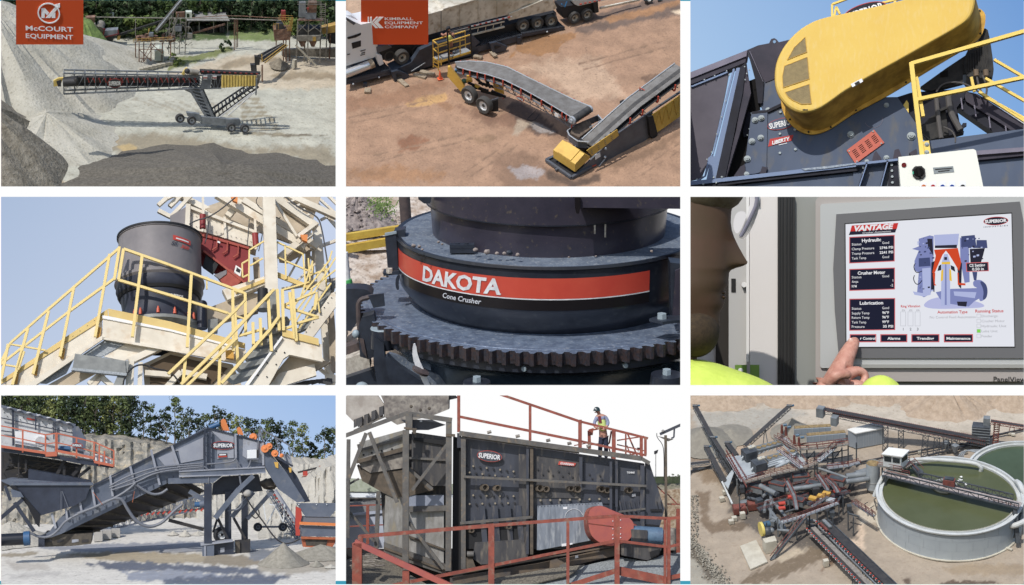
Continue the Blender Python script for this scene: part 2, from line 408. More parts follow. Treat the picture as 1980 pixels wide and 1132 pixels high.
# nine model landscapes, each in its own field of a self-glowing white wall; lower rows stand nearer
c1=Cell(2,0,649,361,22,54);c2=Cell(669,0,1315.4,361,33,54);c3=Cell(1335,0,1980,361,-24,54)
c4=Cell(2,381,649,745,-22,40);c5=Cell(669,381,1315.4,745,15,40);c6=Cell(1335,381,1980,745,0,40)
c7=Cell(2,765,649,1130,8,27,1075);c8=Cell(669,765,1315.4,1130,5,29);c9=Cell(1335,765,1980,1130,33,29)
for _c,_a in ((c1,.9),(c2,.86),(c3,.78),(c4,.86),(c5,.88),(c6,.92),(c7,.9),(c8,.84),(c9,.86)):_c.alb=_a
c3.sp=.35;c4.sp=.5
CELLS=[c1,c2,c3,c4,c5,c6,c7,c8,c9]
def wall_piece(name,x0,y0,x1,y1,Y,col,k,label=None,cat=None,kind=None,th=.6):
    m=bpy.data.materials.new(name);m.use_nodes=True;b=m.node_tree.nodes['Principled BSDF']
    b.inputs['Base Color'].default_value=(*col,1);b.inputs['Emission Color'].default_value=(*col,1);b.inputs['Emission Strength'].default_value=k
    b.inputs['Roughness'].default_value=.9;b.inputs['Specular IOR Level'].default_value=0
    if k:b.inputs['Base Color'].default_value=(0,0,0,1)
    a,c=ray(x0,y0)*Y,ray(x1,y1)*Y;me=bpy.data.meshes.new(name);X0,X1,Z1,Z0=a.x,c.x,a.z,c.z
    vs=[(X0,Y,Z0),(X1,Y,Z0),(X1,Y,Z1),(X0,Y,Z1),(X0,Y+th,Z0),(X1,Y+th,Z0),(X1,Y+th,Z1),(X0,Y+th,Z1)]
    me.from_pydata(vs,[],[(0,1,2,3),(7,6,5,4),(0,4,5,1),(1,5,6,2),(2,6,7,3),(3,7,4,0)]);me.materials.append(m)
    o=bpy.data.objects.new(name,me);sc.collection.objects.link(o)
    if kind:o['kind']=kind
    if label:o['label']=label;o['category']=cat
wall_piece('wall',-60,-60,2040,1192,78,(1,1,1),1.0,kind='structure')  # added glow keeps wall and strips evenly bright, free of shadows
wall_piece('trim_strip',-60,1125,2040,1130.2,77.5,T0(66,158,184),1.0,'thin teal strip running along the bottom edge of the white wall','strip',th=.2)
wall_piece('trim_strip',-60,-2,2040,.9,77.5,T0(66,158,184),1.0,'thin teal strip running along the top edge of the white wall','strip',th=.2)
# ================= FIELD 1: quarry with a stacking conveyor =================
random.seed(11)
C=c1;G,V,P=C.G,C.V,C.P
m_lime=mat(C,'pale limestone ground',S(186,184,170),.95,col2=S(150,143,124),px=55,bump=.35,bpx=5,c3=S(120,112,95),c3px=6,c3amt=.25)
m_bank=mat(C,'rain cut quarry bank',S(196,192,178),.95,col2=S(168,163,146),px=44,contrast=.6,bump=.7,bpx=5,c3=S(130,124,106),c3px=5,c3amt=.1)
m_bankd=mat(C,'weathered brown bank',S(150,142,126),.95,col2=S(116,108,92),px=12,bump=.9,bpx=5)
m_dark=mat(C,'dark crushed gravel',S(116,110,99),.95,col2=S(82,77,68),px=5,bump=1,bpx=3,contrast=.8)
m_road=mat(C,'tan haul road dirt',S(186,172,148),.95,col2=S(158,140,112),px=26,bump=.2)
m_track=mat(C,'dark damp dirt',S(128,116,98),.95,col2=S(150,140,120),px=10)
m_grass=mat(C,'dry meadow grass',S(120,142,66),.95,col2=S(84,108,48),px=9,bump=.6)
m_leaf=[mat(C,'leaves '+n,c,.7,col2=d,px=9,spec=.2) for n,c,d in (
    ('dark',S(46,66,32),S(22,38,18)),('mid',S(74,94,42),S(38,56,24)),('light',S(120,136,62),S(72,92,38)))]
m_bark=mat(C,'bark',S(96,86,70),.9)
m_st=mat(C,'grey blue steel',S(136,142,148),.5,col2=S(104,110,116),px=14)
m_std=mat(C,'dark steel',S(58,58,60),.6,col2=S(40,40,42),px=9)
m_belt=mat(C,'black belt',S(44,42,40),.7)
m_red=mat(C,'red idler paint',S(150,54,46),.5)
m_yel=mat(C,'yellow guard paint',S(226,198,96),.6,col2=S(206,176,80),px=16)
m_yel2=mat(C,'faded yellow',S(196,158,60),.6,col2=S(160,122,50),px=10)
m_rust=mat(C,'rusty steel',S(132,92,70),.8,col2=S(86,66,54),px=8,c3=S(160,130,110),c3px=7)
m_grys=mat(C,'bleached grey steel',S(150,146,136),.7,col2=S(110,104,94),px=9)
m_wht=mat(C,'white paint',S(235,235,230),.5)
m_conc=mat(C,'concrete',S(188,182,164),.9,col2=S(160,152,134),px=8)
m_roof=mat(C,'sheet metal roof',S(150,148,144),.5,col2=S(128,126,122),px=10)
m_brn=mat(C,'dark brown open shed',S(52,46,38),.9)
m_tyre=mat(C,'tyre rubber',S(58,58,60),.8)
m_rim=mat(C,'pale wheel rim',S(190,192,194),.5)
m_org=mat(C,'orange sign face',T0(222,92,52),.9,spec=.1)
m_sgw=mat(C,'sign white',(1.1,1.1,1.1),.9)
m_cabin=mat(C,'green white cabin',S(196,204,190),.5)

# ground with gentle relief
def ground_grid(c,m,x0,x1,y0,y1,nx,ny,hf):
    vs=[vec(x0+(x1-x0)*i/nx,y0+(y1-y0)*j/ny,0) for j in range(ny+1) for i in range(nx+1)]
    for v in vs:v.z=hf(v.x,v.y)
    m.add(vs,[(j*(nx+1)+i,j*(nx+1)+i+1,(j+1)*(nx+1)+i+1,(j+1)*(nx+1)+i) for j in range(ny) for i in range(nx)])
def nz(x,y,s):return (math.sin(x/s+1.7*math.sin(y/s*.8))+math.sin(y/s*1.3+1.1*math.sin(x/s*.7)))*.5
g=struct(C,'ground',mat(C,'quarry floor',(.5,.5,.5),.95,vcol=1,px=30,bump=.5,bpx=5,vlo=.74,vhi=1.14,c3=S(140,132,112),c3px=7,c3amt=.12),cap=False)
PALE,TAN,DAMP=S(178,176,160),S(184,170,146),S(146,136,114)
pt=[([(-20,-60),(670,-60),(670,60),(540,54),(440,56),(440,74),(300,76),(180,66),(-20,50)],S(78,96,50),3,1),
      ([(325,141),(400,119),(450,107),(500,102),(560,105),(610,108),(660,112),(660,165),(580,172),(500,168),(420,142),(330,148)],TAN,5,1.5),
      ([(452,113),(500,108),(556,112),(500,119),(436,131),(420,129)],S(150,134,108),3,1),([(520,141),(600,135),(660,142),(660,152),(580,151),(540,153)],S(150,134,108),4,1.5),
      ([(200,262),(290,254),(400,268),(470,282),(640,280),(655,330),(560,300),(330,290),(250,300),(180,280)],DAMP,8,2),([(226,280),(250,275),(264,282),(262,294),(240,293)],S(176,152,104),2.5,.8),
      ([(120,258),(230,262),(225,275),(160,270)],S(160,142,112),4,1.5),([(200,300),(330,292),(300,310),(230,322),(150,340)],S(160,152,134),6,2),([(0,345),(60,340),(160,352),(160,365),(0,365)],S(170,148,116),5,2),
      ([(440,72),(448,50),(545,50),(535,76),(470,76)],S(112,128,70),2.5,1,1),([(326,113),(380,106),(440,90),(455,96),(420,108),(370,122),(326,134)],S(116,122,70),2.5,1.2,2),
      ([(478,253),(560,257),(632,260),(560,262),(480,257)],S(112,102,84),1.4,.6,.8)]
for i in range(9):pt.append(([(460+i*2,187+i*8.5),(500+i*6,186+i*8.5),(502+i*6,190+i*8.5),(460+i*2,191+i*8.5)],S(146,136,112),2.2,1))
for i in range(6):pt.append(([(260+i*30,186+i*2),(330+i*34,210+i*9),(330+i*34,212+i*9),(256+i*30,189+i*2)],S(160,154,136),1.8,.8))
land(C,g,-370,370,-560,720,300,300,lambda x,y:nz(x,y,40)*1.5+nz(x+9,y,13)*.8-3,PALE,pt)
# banks and heaps
b1=struct(C,'hill',m_bank);c0=G(40,205);mound(b1,(c0.x-70,c0.y+120,-6),250,330,175,90,22,.09,4,.95)
b2=struct(C,'hill',m_bank);c0=G(160,140);mound(b2,(c0.x-70,c0.y+60,-4),190,190,74,80,16,.10,7,1.0)
b3=struct(C,'hill',m_bankd);c0=G(-14,310);mound(b3,(c0.x-60,c0.y-10,-6),175,260,150,80,20,.10,9,.9)
b4=struct(C,'hill',m_grass);c0=G(175,95);mound(b4,(c0.x-16,c0.y+20,-6),60,90,58,40,10,.12,12,.8,.25)
b5=struct(C,'hill',m_bank);c0=G(120,262);mound(b5,(c0.x-24,c0.y,-4),120,150,46,70,14,.12,17,1.1)
gp=single(C,'gravel_heap',m_dark,'big dark grey gravel heap in the foreground below the wheeled stacking conveyor','gravel heap')
c0=G(430,372);mound(gp,(c0.x,c0.y-40,-4),285,240,56,110,20,.09,21,1.15,.2)
gp=single(C,'gravel_heap',mat(C,'brown grey sand',S(140,130,112),.95,col2=S(112,102,86),px=7,bump=.6),'small brown grey sand heap under the light frame conveyor','gravel heap')
mound(gp,G(540,127),20,26,16,30,8,.06,22)

# trees behind
for row,(yb,hh,st,kinds,rn) in enumerate(((40,100,19,(0,0,0,1),'rear'),(54,66,20,(0,1,0,0),'middle'),(68,40,22,(1,2,1,0),'front'))):
    x=2+row*6;ix=0
    while x<655:
        if row ==2 and (350<x<560):x +=st;continue
        k=random.choice(kinds);xx=x+rnd(-5,5);y=yb+rnd(-3,3);ix +=1
        nm=('dark','mid green','light green')[k]
        tree(C,G(xx,y),hh*rnd(.85,1.12),st*rnd(1.7,2.2),m_leaf[k],m_bark,'%s broadleaf tree, %s from the left in the %s row behind the plant' % (nm,nth(ix),rn),'trees behind the quarry plant',int(xx*7+row),(620,520,380)[row],3.6,(.0,.02,.1)[row])
        x +=st
for i,(x,y,h,w,k) in enumerate(((178,84,30,34,2),(190,98,22,26,1),(168,66,30,34,1),(366,30,34,50,2),(436,94,18,22,0),(428,100,10,12,1),(335,112,8,22,2),(345,124,9,24,2),(508,62,10,26,0),(160,98,12,26,2),(134,92,8,16,2),(238,64,22,40,1),(290,68,18,40,2),(210,60,26,36,1))):
    lab=('low round green bush growing on the bank under the orange sign','leafy bush below the first bush on the bank beside the orange sign','tall pale bush at the top of the bank by the grey drum crusher','wide pale green tree rising behind the metal roofed shed','dark round bush at the end of the grass verge near the posts','small bush just left of the dark round bush on the verge','low grassy shrub beside the small cream hut','grassy shrub on the verge nearest the concrete blocks','dark shrub in the middle of the dry meadow','small bush at the lower right corner of the orange sign','tuft of bushes below the orange sign','leafy mid green bush behind the overhead pipe near the utility pole','pale shrub behind the platform with legs','tall mid green bush right of the orange sign')[i]
    tree(C,G(x,y),h,w,m_leaf[k],m_bark,lab,None,900+i,170,2.2,.0,'bush','bush',trunk=False,shape=1.2)

# open sided shed
t=Thing(C,'storage_shed','open sided storage shed with a grey sheet metal roof at the tree line','shed')
Yb=G(400,64)[1];a,b=V(362,64,Yb),V(441,64,Yb);q=vec(0,60,0)
t.p('wall',m_brn).beam(a+q+vec(0,0,12),b+q+vec(0,0,12),2,26)
t.p('wall',m_brn).beam(a+q*.05+vec(-1,0,12),a+q+vec(-1,0,12),2,26)
rf=t.p('roof',m_roof);e0,e1=V(355,41,Yb-8),V(444,41,Yb-8);r0,r1=V(362,27,Yb+20),V(436,27,Yb+20)
rf.prism([e0,e1,r1,r0],(0,0,1.5));rf.prism([r0,r1,r1+vec(4,34,-10),r0+vec(-4,34,-10)],(0,0,1.5))
for x in (364,385,413,440):t.p('post',m_grys).beam(V(x,64,Yb),V(x,42,Yb),1.6)
st=single(C,'scrap_heap',m_std,'heap of dark scrap stored under the shed roof','scrap',None,'stuff')
for i in range(60):st.box(V(rnd(372,434),63,Yb+rnd(6,40)),rnd(3,9),rnd(3,9),rnd(4,16),rnd(0,90))

# overhead pipe and posts
t=Thing(C,'overhead_pipe','long pale overhead pipe on posts crossing in front of the tree line','pipe')
Yp=G(300,92)[1];t.p('pipe',m_grys).pipe([V(186,33.5,Yp),V(330,35.5,Yp),V(440,36.5,Yp),V(545,40,Yp)],1.1)
t.p('pipe',m_rust).pipe([V(368,35,Yp+4),V(430,31,Yp+4),V(470,31.5,Yp+4),V(545,36,Yp+4)],.8)
for x,y in ((262,70),(336,84)):t.p('post',m_grys).beam(P(x,y,92),V(x,37,Yp),1.4)
for x,y in ((453,97),(456.5,93),(459.5,92)):t.p('post',m_rust).beam(P(x,y,y),V(x,36,G(x,y)[1]),1.7)
# utility poles
for x,yt,yb,lab in ((215,18,56,'wooden utility pole carrying two pale transformers'),(9.5,9,34,'short grey pole at the far left beside the bank'),(646,-10,16,'pole at the right edge above the grey tower')):
    t=Thing(C,'utility_pole',lab,'utility pole');Yq=G(x,yb)[1];t.p('pole',m_grys).tube(V(x,yb,Yq),V(x,yt,Yq),1)
    t.p('crossarm',m_grys).beam(V(x-6,yt+1,Yq),V(x+6,yt+1,Yq),1)
    if x ==215:
        for d in (-3.2,3.2):t.p('transformer',m_cabin).tube(V(x+d,32,Yq-2),V(x+d,25,Yq-2),2.6,12)

# drum crusher at the left
t=Thing(C,'crushing_unit','old grey drum crushing unit with a dark red frame beside the bank','crusher')
Yc=G(215,86)[1];t.p('drum',m_grys).tube(V(192,58,Yc),V(196,46,Yc+20),8,16)
t.p('body',m_st).prism([V(203,60,Yc),V(228,58,Yc),V(226,70,Yc),V(199,72,Yc)],(0,16,0))
fr=t.p('frame',mat(C,'maroon paint',S(120,44,46),.6))
for a,b in (((196,55),(204,57)),((202,57),(199,72)),((199,73),(230,66)),((228,58),(230,68))):fr.beam(V(*a,Yc-1),V(*b,Yc-1),2)
t.p('hopper',m_std).prism([V(190,66,Yc),V(222,72,Yc),V(216,84,Yc),V(196,86,Yc)],(0,20,0))
ch=t.p('chute',m_grys);ch.beam(V(183,45,Yc-2),V(194,72,Yc-2),3);ch.beam(V(194,72,Yc-2),V(194,90,Yc-2),4)
t.p('wall',m_rust).prism([V(165,35,Yc+4),V(184,34,Yc+4),V(182,56,Yc+4),V(186,70,Yc+4),V(168,66,Yc+4)],(0,14,0))
t.p('head_box',m_yel2).prism([V(228,70,Yc-2),V(233,69,Yc-2),V(232,77,Yc-2),V(226,78,Yc-2)],(0,6,0))
t=Thing(C,'belt_conveyor','thin dark belt conveyor rising from the crushing unit towards the centre plant','conveyor')
truss(t.p('frame',m_std),V(229,68,Yc),V(318,40,Yc+20),4,3,18,.5);t.p('belt',m_belt).beam(V(229,66.5,Yc),V(318,38,Yc+20),4,1)

# centre plant
t=Thing(C,'screening_plant','weathered screening plant on a railed steel platform with tall legs','screening plant')
Yk=G(300,128)[1];dk=t.p('deck',m_grys);dk.prism([V(258,83,Yk),V(334,78,Yk),V(340,74,Yk+30),V(264,78,Yk+34)],(0,0,1.6))
rl=t.p('railing',m_yel2)
for y in (76,79.5):rl.beam(V(258,y,Yk),V(333,y-4,Yk),.7)
for i in range(10):rl.beam(V(258+i*8.3,83-i*.5,Yk),V(258+i*8.3,76-i*.45,Yk),.7)
for x,yb,dy in ((269,129,0),(278,126,10),(292,118,0),(314,104,10),(330,110,0),(262,118,20)):t.p('leg',m_rust).beam(V(x,yb,Yk+dy),V(x,82,Yk+dy),2)
br=t.p('bracing',m_rust)
for a,b in (((269,128),(292,84)),((292,118),(269,96)),((278,120),(300,84)),((269,113),(292,113)),((269,96),(314,96)),((314,104),(292,84))):br.beam(V(*a,Yk),V(*b,Yk),1.1)
mc=t.p('screen_body',m_rust)
for i in range(46):mc.box(V(rnd(268,336),rnd(72,82),Yk+rnd(4,26)),rnd(3,11),rnd(3,8),rnd(2,9),rnd(0,60))
t.p('drive_motor',m_st).box(V(292,70,Yk+6),9,7,7);t.p('hazard_post',m_yel2).beam(V(287,66,Yk+6),V(288,56,Yk+6),2.2)
t=Thing(C,'belt_conveyor','steep grey belt conveyor with side rails rising to the white cabin','conveyor')
truss(t.p('frame',m_grys),V(301,62,Yk+10),V(350,2,Yk+30),7,4,14,.7);t.p('belt',m_st).beam(V(302,60,Yk+9),V(351,0,Yk+29),6,1)
for x0_,y0_,x1_,y1_ in ((316,84,336,26),(324,96,345,28)):t.p('leg',m_grys).beam(V(x0_,y0_,Yk+10),V(x1_,y1_,Yk+24),1.2)
t=Thing(C,'screening_tower','tall grey screening tower with a white cabin, ladders and chutes','tower')
Yt=G(345,104)[1];
for x in (326,337,347,358):t.p('leg',m_grys).beam(V(x,104,Yt),V(x+2,36,Yt),1.5)
t.p('cabin',m_cabin).prism([V(359,24,Yt),V(371,24,Yt),V(371,36,Yt),V(359,36,Yt)],(0,12,0))
t.p('window',m_leaf[0]).prism([V(361,27,Yt-.6),V(366,27,Yt-.6),V(366,34,Yt-.6),V(361,34,Yt-.6)],(0,.5,0))
t.p('hopper',m_std).prism([V(338,50,Yt-2),V(352,50,Yt-2),V(350,62,Yt-2),V(340,62,Yt-2)],(0,10,0));t.p('drive_box',m_st).prism([V(338,52,Yt-4),V(351,52,Yt-4),V(351,61,Yt-4),V(338,61,Yt-4)],(0,3,0))
mc=t.p('machinery',m_grys)
for i in range(70):
    a=V(rnd(326,372),rnd(30,100),Yt+rnd(0,16));mc.beam(a,a+vec(rnd(-8,8),rnd(-4,4),rnd(-9,9)),rnd(.6,2))
t.p('feed_box',m_red).prism([V(333,20,Yt),V(336,20,Yt),V(336,27,Yt),V(333,27,Yt)],(0,3,0))
t.p('roof_machine',m_rust).prism([V(340,25,Yt),V(357,24,Yt),V(357,34,Yt),V(340,34,Yt)],(0,6,0))
t.p('side_box',m_grys).prism([V(362,66,Yt),V(372,66,Yt),V(372,75,Yt),V(362,75,Yt)],(0,8,0))
t=Thing(C,'belt_conveyor','thin rusty conveyor sloping down from the grey tower in front of the shed','conveyor')
truss(t.p('frame',m_rust),V(362,68,Yt+6),V(435,47,Yt+24),3,2.4,16,.5)
# hut
t=Thing(C,'hut','small cream hut with a gabled roof standing beside the platform legs','hut');Yh=G(310,118)[1]
t.p('wall',m_cabin).prism([V(299,117,Yh),V(317,119,Yh),V(317,101,Yh),V(308,97,Yh),V(299,100,Yh)],(0,30,0))
rf=t.p('roof',m_wht);rf.prism([V(297.5,101.5,Yh-2),V(308,96,Yh-2),V(308,96,Yh+32),V(297.5,101.5,Yh+32)],(0,0,1));rf.prism([V(308,96,Yh-2),V(318.5,101.5,Yh-2),V(318.5,101.5,Yh+32),V(308,96,Yh+32)],(0,0,1))
t.p('door',m_grys).prism([V(311,118,Yh-.5),V(315,118.4,Yh-.5),V(315,106,Yh-.5),V(311,106,Yh-.5)],(0,.4,0))
for i in range(7):
    q=single(C,'concrete_block',m_conc,'pale concrete block below the small hut, %s from the left in its row' % nth(i+1),'concrete block','concrete blocks below the hut');q.box(G(273+i*8.5,137-i*1.9),8,9,5.5,8)
for i in range(3):
    q=single(C,'concrete_block',m_conc,'pale concrete block at the end of the grass verge, %s from the front' % nth(i+1),'concrete block','concrete blocks at the verge');q.box(G(329+i*2.6,125-i*5),9,9,6,5)
q=single(C,'concrete_block',m_conc,'upright tapered concrete block in front of the brown tower','concrete block');p0=G(569,131);q.cone(p0,p0+vec(0,0,17),6,4.4,4)

# light framed conveyor towards the stacker
t=Thing(C,'feed_conveyor','sloping pale four railed feed conveyor ending in a dark head chute','conveyor')
Ya=G(505,160)[1];Yb2=G(565,120)[1]
for i,(a,b) in enumerate((((497,108),(545,84)),((503,113),(549,85)),((509,118),(552,86)),((512,122),(556,88)))):t.p('rail',m_yel2 if i>1 else m_grys).beam(V(*a,Ya),V(*b,Yb2),1.5)
t.p('belt',m_std).prism([V(498,109,Ya+3),V(510,119,Ya),V(554,88,Yb2),V(546,84,Yb2+3)],(0,0,-2))
t.p('head_chute',m_std).prism([V(484,126,Ya),V(496,126,Ya),V(497,140,Ya),V(486,140,Ya)],(0,10,0));t.p('head_box',m_belt).prism([V(492,110,Ya-2),V(503,111,Ya-2),V(502,126,Ya-2),V(493,127,Ya-2)],(0,10,0))
t.p('leg',m_rust).beam(V(507,158,Ya),V(507,126,Ya),3);t.p('guard',m_yel2).beam(V(506,106,Ya),V(507,120,Ya),2)
# rusty crusher box and towers right
t=Thing(C,'crusher_house','rust brown box crusher on legs with pale yellow stair railings','crusher');Yr=G(545,118)[1]
t.p('body',m_rust).prism([V(529,58,Yr),V(563,57,Yr),V(561,78,Yr),V(531,79,Yr)],(0,26,0))
t.p('hood',m_std).prism([V(535,47,Yr+2),V(548,47,Yr+2),V(550,58,Yr+2),V(534,58,Yr+2)],(0,14,0))
t.p('red_drive',m_red).prism([V(544,22,Yr+4),V(552,22,Yr+4),V(553,40,Yr+4),V(543,40,Yr+4)],(0,8,0))
for x,y in ((534,95),(548,120),(553,124),(560,118)):t.p('leg',m_rust).beam(V(x,y,Yr),V(x,78,Yr),2.2)
for k in range(4):
    m=t.p('stair_rail',m_yel2);m.beam(V(540+k*6,32+k*1.5,Yr-2),V(556+k*3,56+k*2,Yr-2),1);m.beam(V(556+k*2.5,60,Yr-3),V(564+k,34,Yr-3),1)
rl=t.p('railing',m_yel2)
for y in (30,34,38):rl.beam(V(538,y,Yr-1),V(566,y+1,Yr-1),.8)
for x in (529,533,538):rl.beam(V(x,58,Yr-1),V(x,46,Yr-1),.8)
rl.beam(V(529,47,Yr-1),V(540,46,Yr-1),.8)
t=Thing(C,'screening_tower','tall rusty tower with hoppers and a grey funnel at the right','tower');Yw=G(600,125)[1]
for x,yb,dy in ((573,112,0),(594,122,0),(618,124,0),(588,120,14),(630,118,10)):t.p('leg',m_grys).beam(V(x,yb,Yw+dy),V(x+3,38,Yw+dy),2.3)
t.p('deck',m_rust).prism([V(576,41,Yw-4),V(624,41,Yw-4),V(626,37,Yw+24),V(578,37,Yw+24)],(0,0,2));hb=t.p('bin',m_std);hb.prism([V(578,56,Yw),V(622,56,Yw),V(622,72,Yw),V(576,72,Yw)],(0,24,0))
t.p('bin_panel',m_grys).prism([V(575,69,Yw-3),V(620,69,Yw-3),V(618,80,Yw-3),V(576,80,Yw-3)],(0,3,0));t.p('bin_door',m_yel2).prism([V(605,72,Yw-4),V(611,72,Yw-4),V(611,80,Yw-4),V(605,80,Yw-4)],(0,1,0))
for x in (584,604):t.p('hopper',m_rust).prism([V(x-7,80,Yw),V(x+9,80,Yw),V(x+4,91,Yw),V(x-2,91,Yw)],(0,14,0))
br=t.p('bracing',m_grys)
for a,b in (((576,44),(594,62)),((594,44),(576,62)),((596,44),(620,62)),((620,44),(596,62))):br.beam(V(*a,Yw-2),V(*b,Yw-2),1.1)
t.p('strut',m_conc).beam(V(571,87,Yw-6),V(612,128,Yw-10),3)
t.p('funnel',m_st).prism([V(592,25,Yw),V(612,25,Yw),V(611,37,Yw),V(591,37,Yw)],(0,12,0));t.p('funnel_top',m_rust).prism([V(597,5,Yw),V(613,5,Yw),V(612,25,Yw),V(594,25,Yw)],(0,12,0))
t.p('duct',m_st).prism([V(579,5,Yw+4),V(591,5,Yw+4),V(592,34,Yw+4),V(578,34,Yw+4)],(0,9,0));t.p('red_valve',m_red).box(V(595,18,Yw-3),4,4,3)
cg=t.p('ladder_cage',m_grys)
for x in (621,629):cg.beam(V(x,52,Yw-3),V(x,6,Yw-3),1.2)
for i in range(12):cg.beam(V(618,8+i*4,Yw-3),V(629,9+i*4,Yw-3),.8)
for i in range(3):cg.beam(V(575,3+i*3,Yw-3),V(622,3+i*3,Yw-3),.8)
t=Thing(C,'storage_bin','faded yellow topped storage bin at the right edge beyond the tower','bin');Yn=G(640,118)[1]
t.p('cover',m_yel2).prism([V(622,55,Yn),V(652,48,Yn),V(652,62,Yn),V(624,67,Yn)],(0,18,0));t.p('tank',m_std).prism([V(630,66,Yn+2),V(652,62,Yn+2),V(652,86,Yn+2),V(636,84,Yn+2)],(0,14,0));t.p('leg',m_rust).beam(V(637,114,Yn),V(639,66,Yn),2.5)
w=single(C,'retaining_wall',m_grys,'low grey block retaining wall behind the tower legs','wall');Yl=G(620,116)[1]
w.prism([V(545,96,Yl+20),V(652,94,Yl),V(652,112,Yl),V(545,108,Yl+20)],(0,8,0))
# stacking conveyor
t=Thing(C,'stacking_conveyor','long grey stacking conveyor on wheeled V shaped legs reaching over the heap','stacking conveyor')
Ys=G(410,250)[1];w_=vec(0,16,0)
def bay(a,b,c,d,n,name,mt,r=1.2):
    m=t.p(name,mt)
    for o in (vec(0,0,0),w_):
        A,B,Cc,Dd=(V(*q,Ys)+o for q in (a,b,c,d))
        m.beam(A,B,r*1.5,r*2.0);m.beam(Dd,Cc,r*1.5,r*2.2)
        for i in range(n+1):
            p,q=A.lerp(B,i/n),Dd.lerp(Cc,i/n);m.beam(p,q,r)
            if i<n:m.beam(q,A.lerp(B,(i+1)/n),r*.7)
    A,B,Cc,Dd=(V(*q,Ys) for q in (a,b,c,d))
    for i in range(n+1):
        m.beam(A.lerp(B,i/n),A.lerp(B,i/n)+w_,r*.8);m.beam(Dd.lerp(Cc,i/n),Dd.lerp(Cc,i/n)+w_,r*.8)
bay((123,142),(386,147),(386,171),(123,182),13,'boom_frame',m_st)
t.p('boom_belt',m_belt).prism([V(123,153,Ys+4),V(150,150,Ys+4),V(386,152,Ys+4),V(386,161,Ys+4),V(150,162,Ys+4),V(123,168,Ys+4)],(0,9,0))
t.p('head_belt',m_std).tube(V(122,160,Ys-3),V(148,159,Ys-3),7.5,14);t.p('head_drum',m_belt).ball(V(147,159,Ys-6),5,4,8)
t.p('head_guard',m_yel).prism([V(103,157,Ys-4),V(112,152,Ys-4),V(122,151,Ys-4),V(117,166,Ys-4),V(104,168,Ys-4)],(0,5,0));t.p('scraper',m_std).prism([V(109,158,Ys-6),V(118,155,Ys-6),V(118,168,Ys-6),V(112,168,Ys-6)],(0,3,0))
for i in range(20):
    x=170+i*10.9;m=t.p('idler',m_red);m.beam(V(x,151.5,Ys-1),V(x+2.5,160,Ys-1),1.4);m.beam(V(x,151,Ys-1),V(x-2,154,Ys-1),1.3)
ud=t.p('return_belt',m_std);ud.prism([V(150,164,Ys+3),V(386,164,Ys+3),V(386,167,Ys+3),V(150,167,Ys+3)],(0,9,0))
oval(C,t,V(222,161,Ys-2),(1,0,.05),(0,0,1),12.4,8.6,m_std,m_red,m_wht,'SUPERIOR',ringw=1.1)
bay((353,146),(428,146),(428,171),(386,172),6,'inner_frame',m_st,1.0)
t.p('side_plate',m_st).prism([V(391,145,Ys-1),V(410,144,Ys-1),V(407,172,Ys-1),V(388,172,Ys-1)],(0,1.6,0))
t.p('side_panel',m_std).prism([V(410,147,Ys),V(427,147,Ys),V(427,171,Ys),V(408,171,Ys)],(0,1.5,0))
for x in (393,411):t.p('warning_label',m_wht).prism([V(x,147,Ys-2.6),V(x+8,147,Ys-2.6),V(x+8,154,Ys-2.6),V(x,154,Ys-2.6)],(0,.8,0))
for x in (393,411):t.p('label_stripe',m_red).prism([V(x,150,Ys-3.2),V(x+8,150,Ys-3.2),V(x+8,152,Ys-3.2),V(x,152,Ys-3.2)],(0,.5,0))
yp=t.p('yellow_guard',m_yel);n=24
pts0=[V(428+i*(68/n),145+i*(1.2/n),Ys-1-(i % 2)*1.6) for i in range(n+1)];pts1=[V(428+i*(68/n),170.5-i*(4.5/n),Ys-1-(i % 2)*1.6) for i in range(n+1)]
yp.add(pts0+pts1,[(i,i+1,n+2+i,n+1+i) for i in range(n)]);yp.prism([V(428,146,Ys),V(496,147,Ys),V(496,165,Ys),V(428,170,Ys)],(0,1,0))
t.p('tail_plate',m_grys).prism([V(497,145,Ys),V(505,146,Ys),V(500,163,Ys),V(494,172,Ys)],(0,3,0))
t.p('upper_belt',m_belt).prism([V(386,137,Ys+6),V(504,142,Ys+6),V(502,146,Ys+6),V(388,144,Ys+6)],(0,9,0))
for i in range(11):t.p('return_idler',m_red).beam(V(390+i*10.5,138.3+i*.45,Ys-2),V(394+i*10.5,139+i*.45,Ys-2),1.8)
t.p('upper_drum',m_grys).tube(V(362,138,Ys-2),V(384,141,Ys-2),5,12);t.p('drum_guard',m_yel).prism([V(351,144,Ys-4),V(358,133,Ys-4),V(362,132,Ys-4),V(356,146,Ys-4)],(0,4,0));t.p('drive',m_std).ball(V(362,138,Ys-5),5,4,5)
# V legs
lg=t.p('front_leg',m_st)
for o in (vec(0,0,0),vec(0,22,0)):
    lg.beam(V(368,174,Ys)+o,V(407,240,Ys)+o,2.8,4);lg.beam(V(389,176,Ys)+o,V(419,243,Ys)+o,3,5)
    for i in range(10):lg.beam(V(368+39*i/9,174+66*i/9,Ys)+o,V(389+30*i/9,180+63*i/9,Ys)+o,1.8)
lg.prism([V(372,174,Ys+8),V(386,175,Ys+8),V(416,240,Ys+8),V(408,240,Ys+8)],(0,2,0))
lg.prism([V(352,172,Ys+2),V(386,172,Ys+2),V(392,182,Ys+2),V(368,180,Ys+2)],(0,8,0))
tl=t.p('tail_frame',m_std)
for o in (vec(0,0,0),vec(0,26,0)):
    tl.beam(V(500,168,Ys+30)+o,V(409,236,Ys)+o,2.4);tl.beam(V(492,166,Ys+30)+o,V(409,222,Ys)+o,2.4)
    for i in range(13):tl.beam(V(500-91*i/12,168+68*i/12,Ys+30-2.5*i)+o,V(492-83*i/12,166+56*i/12,Ys+30-2.5*i)+o,1.8)
